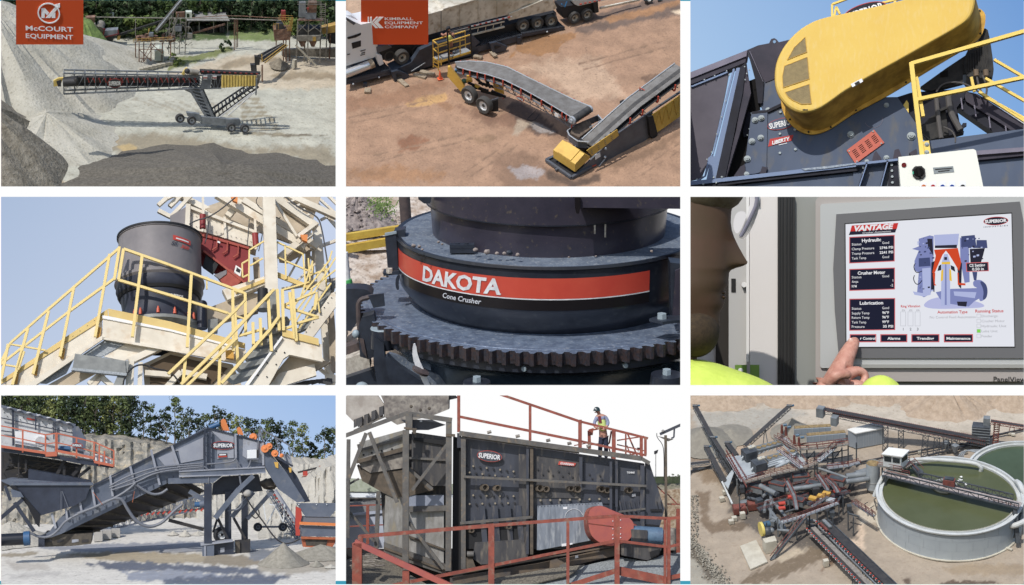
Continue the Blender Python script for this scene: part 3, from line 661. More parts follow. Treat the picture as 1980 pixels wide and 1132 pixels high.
for i in range(13):tl.beam(V(492-83*i/12,166+56*i/12,Ys+30-2.5*i),V(492-83*i/12,166+56*i/12,Ys+30-2.5*i)+vec(0,26,0),2)
for a,b in (((487,180),(424,227)),((493,178),(441,224))):t.p('telescoping_brace',m_rim).tube(V(*a,Ys-6),V(*b,Ys-10),1.1)
t.p('upright',m_st).beam(V(495,184,Ys-2),V(496,152,Ys-2),2.4)
ax=t.p('axle_frame',m_st);Yx=Ys-4
ax.prism([V(360,218,Yx),V(386,221,Yx),V(387,236,Yx),V(378,234,Yx),V(362,224,Yx)],(0,7,0));ax.prism([V(386,226,Yx),V(436,230,Yx),V(438,244,Yx),V(388,240,Yx)],(0,7,0));ax.prism([V(434,231,Yx),V(462,231,Yx),V(466,237,Yx),V(462,244,Yx),V(436,244,Yx)],(0,7,0))
ax.beam(V(350,227,Yx),V(366,229,Yx),2);ax.beam(V(452,248,Yx),V(468,249,Yx),2.4);ax.prism([V(384,223,Yx-1),V(388,223,Yx-1),V(388,235,Yx-1),V(384,235,Yx-1)],(0,1,0))
for x,y in ((348,229),(370.5,233),(447,247),(473,249)):wheel(t,V(x,y,Yx-9),(.25,-1,.1),8,8,m_tyre,m_rim)
# orange board
def board(c,x0_,y0_,x1_,y1_,Y,label):
    t=Thing(c,'sign_board',label,'sign');t.p('panel',m_org if c is c1 else c.mats.get('orange sign face') or mat(c,'orange sign face',S(196,78,44),.9,spec=.1)).prism([V(x0_,y0_,Y) if c is c1 else c.V(x0_,y0_,Y),c.V(x1_,y0_,Y),c.V(x1_,y1_,Y),c.V(x0_,y1_,Y)],(0,5,0));return t
Yo=-330
t=board(C,31,-12,161,86.5,Yo,'square orange board with a circled M and arrow above white company lettering')
lg=t.p('logo',m_sgw);o=V(94,26,Yo);k_=(V(95,26,Yo)-o).x;Q=lambda x,y:V(x,y,Yo)+vec(0,-.6,0)
lg.lathe(Q(94.5,25.5),[(19.2*k_,0),(21.8*k_,0),(21.8*k_,-1),(19.2*k_,-1),(19.2*k_,0)],40,ax=(vec(1,0,0),vec(0,0,1),vec(0,1,0)))
for pg in ([(80,16),(87,16),(95,25),(91,30),(86.5,25),(86.5,35),(80,35)],[(88,35),(108,12),(106,9),(116,6.5),(116,15),(113,15),(97,35)],[(100,31),(107,24),(107,35),(100,35)]):
    lg.prism([Q(*p) for p in pg],(0,.8,0))
t.p('lettering',m_sgw).text('McCOURT',Q(95.8,55.5),(1,0,0),(0,0,1),10*k_,off=.018,wid=92*k_)
t.p('lettering',m_sgw).text('EQUIPMENT',Q(95.8,70.5),(1,0,0),(0,0,1),9.6*k_,off=.015,wid=92*k_)
# ================= FIELD 2: truck unloading onto conveyors =================
random.seed(22)
C=c2;G,V,P=C.G,C.V,C.P
m_org2=mat(C,'orange sign face',T0(222,92,52),.9,spec=.1)
n_blue=mat(C,'dark blue grey paint',S(62,72,88),.45,col2=S(48,56,70),px=20)
n_blue2=mat(C,'dark grating',S(70,74,82),.6,col2=S(40,42,48),px=3)
n_gry=mat(C,'grey frame paint',S(92,98,108),.45,col2=S(80,84,94),px=20)
n_yel=mat(C,'yellow paint',S(232,186,56),.45,col2=S(216,168,48),px=20)
n_red=mat(C,'orange red idler paint',S(196,70,44),.45)
n_belt=mat(C,'grey worn belt',S(128,126,124),.7,col2=S(104,100,96),px=14,bump=.2)
n_beltd=mat(C,'dark belt',S(54,54,56),.7,col2=S(78,76,74),px=10)
n_blk=mat(C,'black',S(34,34,38),.7)
n_crm=mat(C,'cream painted steel',S(228,220,202),.45,col2=S(188,178,156),px=40,c3=S(168,150,122),c3px=10,c3amt=.25)
n_wht=mat(C,'white paint',S(236,238,240),.35)
n_tyre=mat(C,'tyre',S(72,70,68),.85);n_rim=mat(C,'rim',S(190,186,176),.4);n_rimw=mat(C,'white rim',S(236,238,240),.4)
n_wood=mat(C,'timber',S(176,160,136),.8,col2=S(140,122,100),px=6)
n_skin=mat(C,'skin',S(186,128,104),.6);n_vest=mat(C,'yellow vest cloth',S(226,230,110),.7);n_dkcl=mat(C,'dark clothes',S(60,50,56),.8)
n_cone=mat(C,'orange cone',S(240,96,40),.5);n_mot=mat(C,'blue motor',S(34,110,160),.4);n_chr=mat(C,'chrome',S(214,214,214),.25,0.6)
n_steel=mat(C,'bright steel edge',S(170,176,184),.4);n_dirt=mat(C,'brown fines',S(96,84,74),.95,col2=S(130,112,96),px=8)
n_grn=mat(C,'green gearbox',S(70,120,104),.5)
g=struct(C,'ground',mat(C,'wet brown yard',(.5,.5,.5),.8,vcol=1,px=34,bump=.5,bpx=5,vlo=.7,vhi=1.16,c3=S(128,100,78),c3px=4,c3amt=.12),cap=False)
BR,LT,OC,DK,WT=S(164,128,100),S(184,152,124),S(190,148,92),S(112,92,80),S(120,90,68)
land(C,g,-350,350,-380,420,280,220,lambda x,y:nz(x,y,34)*1.6+nz(x+9,y,11)*.9-1.5,BR,[
    ([(670,60),(670,-30),(830,-30),(700,40)],LT,5,1),([(1000,130),(1060,150),(1110,195),(1210,185),(1160,110),(1060,115)],LT,12,3),
    ([(1000,86),(1060,66),(1118,62),(1112,74),(1086,82),(1080,100),(1040,106),(1000,100),(985,112)],S(156,112,70),2,1.4,-1.6),
    ([(1110,52),(1200,30),(1290,5),(1330,10),(1330,22),(1220,46),(1130,66),(1110,62)],DK,4,1.5),([(1160,30),(1320,-8),(1330,0),(1250,30),(1180,44)],S(160,116,76),3,1),
    ([(1120,46),(1160,24),(1300,-12),(1330,-12),(1330,-6),(1200,26)],DK,3,1),([(1296,20),(1330,14),(1330,28),(1306,24)],S(222,198,166),2,.6),
    ([(780,200),(800,188),(815,184),(860,180),(868,192),(850,198),(830,202),(790,205)],OC,2,1,-1.5),([(845,196),(866,196),(880,205),(868,214),(848,206)],S(150,112,82),3,1),
    ([(669,190),(760,176),(850,150),(870,160),(800,196),(669,215)],S(150,112,84),6,2),([(870,200),(960,222),(1010,200),(1060,240),(1000,246),(940,240)],S(134,100,78),6,2),
    ([(990,190),(1040,215),(1075,250),(1080,262),(1040,262),(1000,236),(980,205)],S(92,72,62),4,1.5),([(1020,234),(1050,240),(1072,256),(1050,260),(1030,250)],S(150,140,134),2,1),
    ([(960,300),(1010,290),(1060,320),(1110,350),(1100,365),(980,365),(950,330)],S(140,108,84),6,2),([(984,325),(1020,318),(1060,330),(1040,345),(1000,346)],S(158,146,142),3,1.5),
    ([(1050,322),(1108,348),(1160,335),(1160,350),(1108,362),(1060,345)],S(96,76,62),4,1),([(1170,320),(1260,280),(1316,250),(1316,262),(1260,300),(1190,330)],S(134,104,80),6,2),
    ([(770,268),(800,262),(830,270),(800,290),(775,292)],S(140,96,68),5,2),([(672,330),(760,318),(860,335),(850,350),(700,350)],S(160,118,82),8,3),
    ([(905,265),(950,258),(965,266),(930,278)],S(148,116,88),3,1),([(1000,230),(1030,236),(1000,262),(990,262)],S(170,150,128),3,1),([(1240,150),(1280,140),(1286,152),(1250,160)],S(120,92,72),3,1.4)]+[([(x0_,y0_),(x0_+dx,y0_+dy),(x0_+dx,y0_+dy+2.2),(x0_,y0_+2.2)],S(140,110,86),1.4,.7,-.9) for x0_,y0_,dx,dy in ((675,225,150,-34),(680,236,150,-34),(720,300,190,-46),(724,311,190,-46),(1120,120,170,-44),(1126,132,170,-44),(980,150,120,30),(900,330,90,-60),(912,338,90,-60),(1230,330,90,-60),(1240,338,80,-54))])
# ramps of the drive over unloader
def slab(m,F,pts,n,th):m.prism([F(*p) for p in pts],-n*th)
a_,b_=G(669,176),G(1092,58);F,d_,n_=vplane(C,a_,b_)
W2=62
t=Thing(C,'drive_over_ramp','long dark blue drive over unloading ramp with slatted grating decks','ramp')
def deckstrip(x0_,y0_,x1_,y1_,hh,lab='ramp_side'):
    m=t.p(lab,n_blue);slab(m,F,[(x0_,y0_),(x1_,y1_),(x1_,y1_+hh),(x0_,y0_+hh)],n_,5);return F(x0_,y0_),F(x1_,y1_)
for (x0_,y0_,x1_,y1_,hh) in ((660,158,757,135,9),(1010,66,1092,52,6)):
    A,B=deckstrip(x0_,y0_,x1_,y1_,hh);dk=t.p('grating',n_blue2);nb=int((B-A).length/3.2)
    for i in range(nb):p=A.lerp(B,i/nb);dk.beam(p,p-n_*W2,1.5,3)
    t.p('far_rail',n_blue).beam(A-n_*W2,B-n_*W2,4,6)
    t.p('under_deck',n_blk).prism([A-vec(0,0,5),B-vec(0,0,5),B-n_*W2-vec(0,0,5),A-n_*W2-vec(0,0,5)],(0,0,-1))
A,B=deckstrip(900,96,1010,68,11);dk=t.p('grating',n_blue2)
for i in range(30):p=A.lerp(B,i/30);dk.beam(p,p-n_*44,1.6,3)
t.p('side_wall',n_blue).prism([F(795,122),F(812,97),F(836,86),F(836,112)],-n_*10)
t.p('side_wall',n_blue).prism([F(836,112),F(836,86),F(912,68),F(928,82),F(912,96)],-n_*24)
t.p('hopper_body',n_blue).prism([F(760,138),F(800,119),F(905,98),F(925,92),F(925,104),F(860,120),F(770,148)],-n_*30)
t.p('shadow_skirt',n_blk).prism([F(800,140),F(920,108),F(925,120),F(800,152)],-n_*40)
for k,(x,y) in enumerate(((755,137),(945,82))):
    m=t.p('hinge_bracket',n_blue);m.prism([F(x,y,8),F(x+12,y-3,8),F(x+34,y+6,8),F(x+30,y+14,8),F(x+6,y+20,8)],n_*6);t.p('gusset',n_blk).prism([F(x+12,y+6,15),F(x+24,y+8,15),F(x+12,y+14,15)],n_*.6)
t.p('hydraulic_cylinder',n_gry).tube(F(795,139,4),F(822,122,4),1.4);t.p('lug',n_steel).ball(F(733,150,3),2);t.p('lug',n_steel).ball(F(683,163,3),2);t.p('lug',n_steel).ball(F(1058,62,3),2)
for x,y in ((706,172),(1003,84)):t.p('support_leg',n_blue).beam(F(x,y-12),F(x,y+2),7,6)
for i,(x,y,w,l,r) in enumerate(((711,177,12,9,0),(779,162,9,20,35),(812,149,26,6,-22),(826,143,30,6,-22),(924,112,18,5,-22),(954,107,8,12,30))):
    q=single(C,'timber_block',n_wood,('timber block under the leftmost ramp leg','pale plank end under the ramp hinge left of the cone','long timber beam lying left of the orange cone','second timber beam stacked behind the long one by the cone','timber beam right of the yellow platform','short timber block under the ramp right of the platform')[i],'timber block');q.box(G(x,y),w,l*1.6,4,r)
# truck and trailers
FT=lambda x,y,off=0:F(x,y,-14+off)
t=Thing(C,'truck','white bonneted truck cab at the left standing on the slatted ramp','truck')
wb_=lambda pts,off,th:(([FT(*p,off) for p in pts]),-n_*th)
t.p('cab',n_wht).prism(*wb_([(660,135),(660,44),(675,38),(698,48),(735,40),(728,108),(722,112),(669,128)],0,46));t.p('bonnet',n_wht).prism(*wb_([(660,30),(680,30),(700,44),(735,40),(735,60),(660,64)],-20,20))
t.p('windscreen',n_gry).prism(*wb_([(670,34),(688,45),(684,49),(668,38)],1,1));t.p('window',n_blk).prism(*wb_([(680,84),(698,79),(698,90),(682,95)],1,1))
t.p('emblem',n_blk).prism(*wb_([(671,74),(674,72),(690,67),(698,64),(698,68),(688,73),(674,76)],1,.6));
for x,y,w in ((697,99,10),(699,103,7),(697,107,9),(671,106,6)):t.p('door_mark',n_blk).prism(*wb_([(x,y),(x+w,y-w*.3),(x+w,y-w*.3+1.4),(x,y+1.4)],1.4,.5))
t.p('fuel_tank',n_chr).pipe([FT(662,146,6),FT(716,125,6)],8.5,14);t.p('tank_strap',n_wood).pipe([FT(714,126,6),FT(722,122,6)],9,14);t.p('step_box',n_wht).prism(*wb_([(728,104),(738,108),(742,124),(734,128),(728,114)],4,8))
t.p('chassis',n_blk).prism(*wb_([(735,118),(735,92),(850,70),(850,96),(800,104)],-4,34));t.p('mudguard',n_gry).prism(*wb_([(728,92),(748,86),(758,92),(730,103)],2,26))
for x,y,r in ((776,110,15),(750,106,12),(805,96,14)):wheel(t,FT(x,y,2 if x ==776 else-10),n_,r,14,n_tyre,n_rim)
t=Thing(C,'trailer','cream bottom dump trailer with three wheels standing on the ramp','trailer')
t.p('tub',n_crm).prism(*wb_([(820,30),(856,20),(860,15),(1000,-22),(1060,-30),(1068,-4),(1010,12),(990,27),(862,58),(820,70)],0,50))
t.p('skirt',n_crm).prism(*wb_([(985,28),(1066,-6),(1077,16),(1070,20),(984,40)],3,10));t.p('rim',n_crm).beam(FT(857,18,2),FT(1005,-24,2),3,3)
for i in range(4):t.p('seam',n_gry).beam(FT(853+i*.1,22,.5),FT(853,66,.5),.8) if i ==0 else t.p('seam',n_crm).beam(FT(853+i*36,18-i*9,.8),FT(853+i*36,62-i*9,.8),1.2)
t.p('tape_rail',n_wht).beam(FT(866,62,3),FT(990,32,3),2.2);
for i in range(8):x=905+i*11;t.p('red_tape',n_red).beam(FT(x,52.8-(x-905)*.242,5),FT(x+4,51.8-(x-905)*.242,5),2,2)
t.p('ladder_frame',n_crm).beam(FT(868,66,2),FT(975,42,2),2);lf=t.p('lower_rail',n_crm);lf.beam(FT(870,78,0),FT(975,52,0),3)
for i in range(7):lf.beam(FT(880+i*15,64-i*3.6,0),FT(878+i*15,75-i*3.6,0),1.2)
t.p('underframe',n_blk).prism(*wb_([(840,84),(975,50),(1075,24),(1078,44),(1000,66),(880,92)],-5,40))
for x,y in ((1010,49),(1038,44.5),(1064.5,40.5)):wheel(t,FT(x,y,0),n_,13.4,12,n_tyre,n_rim)
t.p('mudflap',n_gry).prism(*wb_([(1072,22),(1078,36),(1080,42),(1074,40)],4,6))
t=Thing(C,'trailer','pale grey second trailer with twin wheels at the top behind the first trailer','trailer')
t.p('tub',mat(C,'pale grey body',S(204,208,206),.5)).prism(*wb_([(1098,-14),(1110,8),(1118,12),(1200,-6),(1260,-20)],2,40));t.p('rail',n_crm).beam(FT(1160,16,0),FT(1236,0,0),4);
for i in range(5):t.p('red_tape',n_red).beam(FT(1121+i*9,8.8-i*1.8,5),FT(1125+i*9,8-i*1.8,5),2,2)
t.p('underframe',n_blk).prism(*wb_([(1085,14),(1150,4),(1156,24),(1140,26),(1090,36)],-2,30));t.p('mudflap',n_blk).prism(*wb_([(1147,6),(1156,3),(1158,24),(1150,26)],4,6));t.p('hose_coil',n_mot).pipe([FT(1086,8,0),FT(1092,14,0),FT(1096,4,0)],1.4)
for x,y in ((1109.5,33.5),(1133.5,27.5)):wheel(t,FT(x,y,0),n_,13,12,n_tyre,n_rim)
for x,y in ((1254,-4),(1276,-9)):wheel(t,FT(x,y,0),n_,11,12,n_tyre,n_rim)
# yellow platform, person, cone
Yq=G(870,150)[1]
t=Thing(C,'access_platform','yellow railed access platform with a grey grating floor beside the trailer','platform')
A,B,D_,E=V(836,112,Yq),V(848,119,Yq),V(912,98,Yq+10),V(900,90,Yq+34);q0=G(848,137)
fl=[V(838,110,Yq+16),V(848,118.5,Yq),V(911,99,Yq+8),V(900,92,Yq+30)]
t.p('floor',mat(C,'grey grating floor',S(160,162,164),.7,col2=S(130,132,134),px=2)).prism(fl,(0,0,-1.5));t.p('floor_edge',n_yel).beam(fl[1]+vec(0,0,-2),fl[2]+vec(0,0,-2),3,4);t.p('floor_edge',n_yel).beam(fl[0]+vec(0,0,-2),fl[1]+vec(0,0,-2),3,4)
railing(t,[fl[3],fl[0],fl[1],fl[2]],(0,0,1),36,n_yel,1.1,26,rname='top_rail')
for x,y0_,y1_ in ((838,112,130),(848,118,137),(853,114,126)):t.p('leg',n_yel).beam(V(x,y0_,Yq),V(x,y1_,Yq),2.4)
for y in (122,129):t.p('step',n_yel).beam(V(838,y-3,Yq),V(849,y+3,Yq),2)
for x,y0_,y1_ in ((864.5,56,127),(909,48,114)):t.p('mast',n_blk).beam(V(x,y0_,Yq-1),V(x+4,y1_,Yq-1),3)
m=t.p('mast_arm',n_blk);m.beam(V(864,62,Yq-1),V(909,50,Yq-1),2);m.beam(V(864,59,Yq-1),V(877,73,Yq-1),1.4);m.beam(V(872,118,Yq-3),V(888,85,Yq-3),1)
t.p('light',n_blk).ball(V(909,49,Yq-1),2.2);t.p('lamp',n_blk).ball(V(864,56,Yq-1),2.6)
t=Thing(C,'person','person in a yellow hi-vis vest seen from behind on the yellow platform','person');Yr=Yq+14;k=1.0
H=lambda x,y,r,dy=0:(*V(x,y,Yr+dy),r)
vs,fs=skin([H(870,84,5.2),H(870,76,5.4),H(869,66,5.8),H(868,62,2.4),H(867,57,3.6),H(867,54.5,3.2),H(862.5,66,2.8),H(857,69,2.2,6),H(853,65,1.8,12),H(876,66,2.8),H(877,72,2.2,5),H(872,75,1.8,10),
    H(868,88,3.6),H(868.5,97,2.8),H(869,104,2.2),H(868,106,2.0,-4),H(873,88,3.6),H(873,97,2.8),H(873.5,104,2.2),H(874,106,2,-4)],
    [(0,1),(1,2),(2,3),(3,4),(4,5),(2,6),(6,7),(7,8),(2,9),(9,10),(10,11),(0,12),(12,13),(13,14),(14,15),(0,16),(16,17),(17,18),(18,19)])
t.p('body',n_skin,cap=False).add(vs,fs)
vs,fs=skin([H(870,82,6.2),H(869.5,76,6.3),H(869,69,6.6),H(868.5,66,5)],[(0,1),(1,2),(2,3)]);t.p('vest',n_vest).add(vs,fs)
vs,fs=skin([H(870,86,5.6),H(868,90,4.2),H(868.5,97,3.4),H(869,102,2.8),H(873,90,4.2),H(873,97,3.4),H(873.5,102,2.8)],[(0,1),(1,2),(2,3),(0,4),(4,5),(5,6)]);t.p('trousers',n_dkcl).add(vs,fs)
t.p('hard_hat',n_blk).ball(V(867,54,Yr),4,4,3.4)
t=Thing(C,'traffic_cone','orange traffic cone on the mud below the yellow platform','traffic cone');q=G(851,153);t.p('cone',n_cone).cone(q,q+vec(0,0,19),3.6,1,14);t.p('base',n_cone).box(q,10,10,1.2,20)
# belt conveyor path helper: belt strip between two pixel polylines on an upright plane set
def belt_strip(m,near,far,th):
    n=len(near);vs=near+far+[p-vec(0,0,th) for p in near]+[p-vec(0,0,th) for p in far];fs=[]
    for i in range(n-1):fs +=[(i,i+1,n+i+1,n+i),(2*n+i,3*n+i,3*n+i+1,2*n+i+1),(i,2*n+i,2*n+i+1,i+1),(n+i,n+i+1,3*n+i+1,3*n+i)]
    fs +=[(0,n,3*n,2*n),(n-1,3*n-1,4*n-1,2*n-1)];m.add(vs,fs)
def idler(m,p,side,fwd,w,h,r):  # bent bracket carrying the belt edge
    m.pipe([p-side*w*.1-vec(0,0,h),p+side*w*.35-vec(0,0,h*1.05),p+side*w*.5-vec(0,0,h*.4),p+side*w*.42+vec(0,0,h*.1)],r,6,1);m.beam(p-vec(0,0,h)-side*w*.1,p-side*w-vec(0,0,h),r*1.4)
t=Thing(C,'belt_conveyor','curved grey belt conveyor with orange red idlers running to the yellow nosed feed hopper','conveyor')
Na=[(884,130),(910,137),(940,144),(975,155),(1010,172),(1050,194),(1090,218),(1106,228)];Fa=[(880,121),(906,119),(940,121),(980,130),(1020,150),(1065,172),(1110,194),(1140,206)]
base=[(870,182),(905,196),(940,206),(975,222),(1010,238),(1050,255),(1090,270),(1112,280)]
nr=[P(x,y,yb,xb) for (x,y),(xb,yb) in zip(Na,base)];hts=[p.z for p in nr]
fr=[G(x,y,h) for (x,y),h in zip(Fa,hts)]
bs=t.p('belt',n_belt);belt_strip(bs,nr,fr,2)
ed=t.p('belt_edge',n_steel);ed.pipe([p+vec(0,0,.6) for p in fr],1.2);ed.pipe([p+vec(0,0,.2) for p in nr],.9)
def along(L,s):s *= len(L)-1;i=min(int(s),len(L)-2);return L[i].lerp(L[i+1],s-i)
for i in range(13):
    s_=.06+i*.072;p,q=along(nr,s_),along(fr,s_);sd=(p-q).normalized();ii=t.p('idler',n_red);idler(ii,p,sd,None,9,11,1.5);ii.pipe([q-sd*-1-vec(0,0,3),q-sd*3+vec(0,0,1)],1.4)
low=[p-vec(0,0,12) for p in nr];lowf=[q-vec(0,0,12) for q in fr];fm=t.p('frame',n_gry)
for L in (low,lowf):fm.pipe(L,2.2,4)
und=t.p('return_belt',n_blk);belt_strip(und,[p-vec(0,0,7) for p in nr],[p-vec(0,0,7) for p in fr],1.5)
tr_=t.p('truss',n_gry)
for i in range(22):
    p,q=along(low,.35+i*.028),along(low,.35+(i+1)*.028);e=vec(0,0,-10);tr_.beam(p,q+e if i % 2 else p+e,1);tr_.beam(p+e,q+e,1.2);tr_.beam(p+e,q,.8)
t.p('side_plate',n_gry).prism([along(low,.86)+vec(0,0,4),along(low,1)+vec(0,0,4),along(low,1)-vec(0,0,12),along(low,.86)-vec(0,0,12)],(0,2,0));dr=t.p('head_drum',n_beltd);pa,pb=nr[-1]-vec(0,0,6),fr[-1]-vec(0,0,6);dr.tube(pa,pb,7,18);t.p('belt_edge',n_steel).tube(pa-(pb-pa).normalized()*1,pa+(pb-pa).normalized()*3,7.4,18);t.p('belt_edge',n_steel).tube(pb-(pb-pa).normalized()*2,pb+(pb-pa).normalized()*2,7.4,18)
t.p('bearing',n_steel).tube(pa-(pb-pa).normalized()*4,pa,4,10);t.p('bearing',n_gry).box(pb+vec(0,0,-3),6,6,8);t.p('scraper',n_red).beam(pa-vec(0,0,9),pb-vec(0,0,9),2.5);t.p('scraper_arm',n_red).pipe([pa-vec(0,0,9),pa-vec(0,0,16)],1.2)
FL,dl,nl=vplane(C,low[4],low[7]);t.p('warning_label',n_wht).prism([FL(1073,218,3),FL(1080,221,3),FL(1080,228,3),FL(1073,225,3)],nl*.5);oval(C,t,FL(1006,191,4),dl,(0,0,1),9,4.6,n_blk,n_red,n_wht)
t.p('drive_motor',n_mot).tube(P(880,136,170),P(893,134,170),4.5,14);t.p('tail_guard',n_yel).prism([P(866,131,176),P(870,130,176),P(899,167,182),P(898,181,182),P(893,180,182),P(865,148,176)],(0,7,0));t.p('gearbox',n_grn).ball(P(898,157,176),6,5,5);t.p('coupling',n_yel).tube(P(902,157,178),P(913,155,178),4,12)
for pts in ([(902,147),(912,147),(911,156),(903,154)],[(952,157),(973,165),(975,183),(956,176)],[(918,163),(928,168),(924,172),(918,168)]):t.p('yellow_panel',n_yel).prism([P(x,y,196) for x,y in pts],(0,3,0))
fk=t.p('axle_frame',n_blk)
for a,b in (((912,144),(935,165)),((935,146),(948,170)),((948,146),(940,168)),((925,160),(966,172)),((912,168),(945,176)),((930,176),(970,186)),((920,150),(950,150)),((905,160),(940,176)),((950,176),(978,188))):fk.beam(P(*a,190),P(*b,192),4)
for x,y in ((908,183),(937,203)):wheel(t,P(x,y,y+16),(-.75,-1,0),17,13,n_tyre,n_rimw)
t.p('mudflap',n_blk).prism([P(948,199,214),P(963,193,214),P(964,216,214),P(950,222,214)],(0,1.5,0));t.p('lettering',n_wht).text('SUPERIOR',P(955.5,217,214)-vec(0,1,0),(1,0,.3),(0,0,1),3);t.p('fender_rail',n_gry).beam(P(938,199,213),P(964,190,213),2.4);t.p('tail_lamp',n_red).ball(P(973,191,205),1.6)
cb=single(C,'cable',n_blk,'thin black cable lying on the mud under the curved conveyor','cable');cb.pipe([G(1036,214,8),G(1024,226,1),G(1018,232,1),G(1034,234,1),G(1042,222,6)],.6,5,2)
# second conveyor with feed hopper
t=Thing(C,'feed_conveyor','yellow nosed feed conveyor with a dark side frame rising to the upper right','conveyor')
A,B=G(1105,345),G(1330,228);FS,ds,ns=vplane(C,A,B);t.p('side_frame',n_gry).prism([FS(*p) for p in ((1108,345),(1150,302),(1196,258),(1240,230),(1262,216),(1262,262),(1240,278),(1190,302),(1160,320))],-ns*3)
far=-ns*46;sf2=t.p('side_frame',n_gry);sf2.prism([FS(x,y)+far for x,y in ((1108,345),(1150,302),(1196,258),(1262,216),(1330,170),(1330,190),(1262,250),(1160,320))],-ns*3)
t.p('top_rail',n_gry).beam(FS(1196,258),FS(1330,168),3,4)
Nb=[(1150,286),(1196,244),(1240,205),(1290,168),(1330,138)];nb_=[FS(x,y,-8) for x,y in Nb];fb_=[p-ns*34 for p in nb_];belt_strip(t.p('belt',n_belt),nb_,fb_,2);t.p('belt_edge',n_steel).pipe([p+vec(0,0,1) for p in fb_],1.2);gl=t.p('belt_track',n_beltd);belt_strip(gl,[p-ns*9+vec(0,0,.4) for p in nb_],[p-ns*17+vec(0,0,.4) for p in nb_],.3)
belt_strip(t.p('return_belt',n_blk),[p-vec(0,0,9)+ns*4 for p in nb_],[p-vec(0,0,9) for p in fb_],1)
for i,(x,y) in enumerate(((1216,232),(1240,216),(1270,190),(1303,168))):idler(t.p('idler',n_red),FS(x,y-4,-6),ns,None,9,12,1.7);t.p('cross_bar',n_gry).beam(FS(x+8,y+2,-2),FS(x+8,y+2,-2)-ns*30,1.4)
m=t.p('belt_guide',n_red);m.pipe([FS(1238,190,-40),FS(1237,170,-40),FS(1252,178,-30),FS(1268,186,-8)],1.2)
for x,y in ((1205,205),(1178,222),(1290,145),(1266,160)):t.p('idler',n_red).beam(FS(x,y,-46),FS(x+5,y-4,-46),2.5)
t.p('bearing',n_blk).prism([FS(1201,198,-44),FS(1208,194,-44),FS(1210,206,-44),FS(1202,210,-44)],-ns*4)
t.p('yellow_panel',n_yel).prism([FS(1260,222,2),FS(1330,172,2),FS(1330,214,2),FS(1267,258,2)],ns*1.2);t.p('folding_joint',n_blk).prism([FS(1250,224,1),FS(1259,222,1),FS(1268,256,1),FS(1266,272,1),(FS(1254,262,1))],ns*5);t.p('folding_joint',n_steel).ball(FS(1264,272,6),4.5,4.5,4)
lp=t.p('panel_bracing',mat(C,'yellow shade line',S(196,150,40),.5))
for i in range(5):lp.beam(FS(1266+i*14,250-i*9,3.6),FS(1274+i*14,214-i*10,3.6),.9,.3);lp.beam(FS(1274+i*14,214-i*10,3.6),FS(1280+i*14,240-i*9,3.6),.9,.3)
t.p('mesh_guard',n_yel).prism([FS(1134,291,3),FS(1193,250,3),FS(1196,262,3),FS(1144,302,3)],ns*1);sl=t.p('guard_slots',n_wood)
for i in range(4):
    for j in range(3):sl.prism([FS(1142+i*13+j*.8,291-i*9+j*3.3,4.2),FS(1145+i*13+j*.8,289.5-i*9+j*3.3,4.2),FS(1145.3+i*13+j*.8,290.6-i*9+j*3.3,4.2),FS(1142.3+i*13+j*.8,292.3-i*9+j*3.3,4.2)],ns*.3)
t.p('warning_label',n_wht).prism([FS(1150,300,1),FS(1160,295,1),FS(1161,303,1),FS(1151,309,1)],ns*.5);ax_=t.p('tension_rod',n_steel);ax_.tube(FS(1158,322,3),FS(1171,306,3),1);ax_.ball(FS(1171,288,3),2.6);ax_.ball(FS(1170,304,3),2.6);t.p('red_mark',n_red).prism([FS(1145,321,1),FS(1153,318,1),FS(1153,320,1),FS(1146,323,1)],ns*.4)
# yellow nose cover
hz=G(1112,322).z;nose=t.p('nose_cover',n_yel);p1,p2,p3=FS(1112,318),FS(1135,300),FS(1141,306);off=-ns*58
prof=[FS(1112,333,1),FS(1112,318,1),FS(1130,298,1),FS(1141,303,1),FS(1139,308,1)]
nose.prism(prof,off);t.p('hatch',n_yel).prism([p+vec(0,0,1.2)-ns*12 for p in (prof[1],prof[2])]+[p+vec(0,0,1.2)-ns*46 for p in (prof[2],prof[1])],(0,0,.8))
for x,y in ((1091,309),(1125,315)):t.p('latch',n_steel).ball(G(x,y,14),1.8)
bf=t.p('base_frame',n_gry);e0,e1,e2,e3=G(1056,310,3),G(1105,344,3),G(1142,323,3),G(1075,302,3)
for a,b in ((e0,e1),(e1,e2),(e0,e3)):bf.beam(a,b,5,5)
t.p('floor',n_blk).prism([e0+vec(2,2,-2),e1,e2,e3],(0,0,-1));t.p('towing_lug',n_gry).tube(G(1074,329,3),G(1080,326,4),2.4)
# hopper box
hp=t.p('feed_hopper',n_gry);rim=[(1097,253),(1101,262),(1117,273),(1136,275),(1158,262),(1187,239)];up2=[(1108,246),(1135,232),(1158,223)]
R_=[G(x,y,34) for x,y in rim];R2=[G(x,y,34) for x,y in ((1097,253),(1110,243),(1156,223),(1166,234))]
for a,b in zip(R_,R_[1:]):hp.prism([a,b,b-vec(0,0,14),a-vec(0,0,14)],(0,1.2,0))
for a,b in zip(R2,R2[1:]):hp.prism([a,b,b-vec(0,0,14),a-vec(0,0,14)],(0,1.2,0))
rm=t.p('hopper_rim',n_steel);rm.pipe(R_,1.3,5);rm.pipe([R2[0],R2[1]],1,5);rm.beam(R2[2],R2[3],2);rm.beam(G(1140,247,30),G(1166,231,34),1.2)
t.p('material',n_dirt).prism([G(1103,258,28),G(1120,266,24),G(1146,246,24),G(1140,232,32),G(1128,236,34),G(1106,246,32)],(0,0,-4));t.p('hopper_belt',n_blk).prism([G(1116,272,30),G(1136,273,30),G(1185,240,34),G(1166,234,32),G(1146,250,26)],(0,0,-3))
for i in range(4):t.p('rubber_mount',n_blk).box(FS(1152+i*10,284-i*7.5,-2),5,5,5)
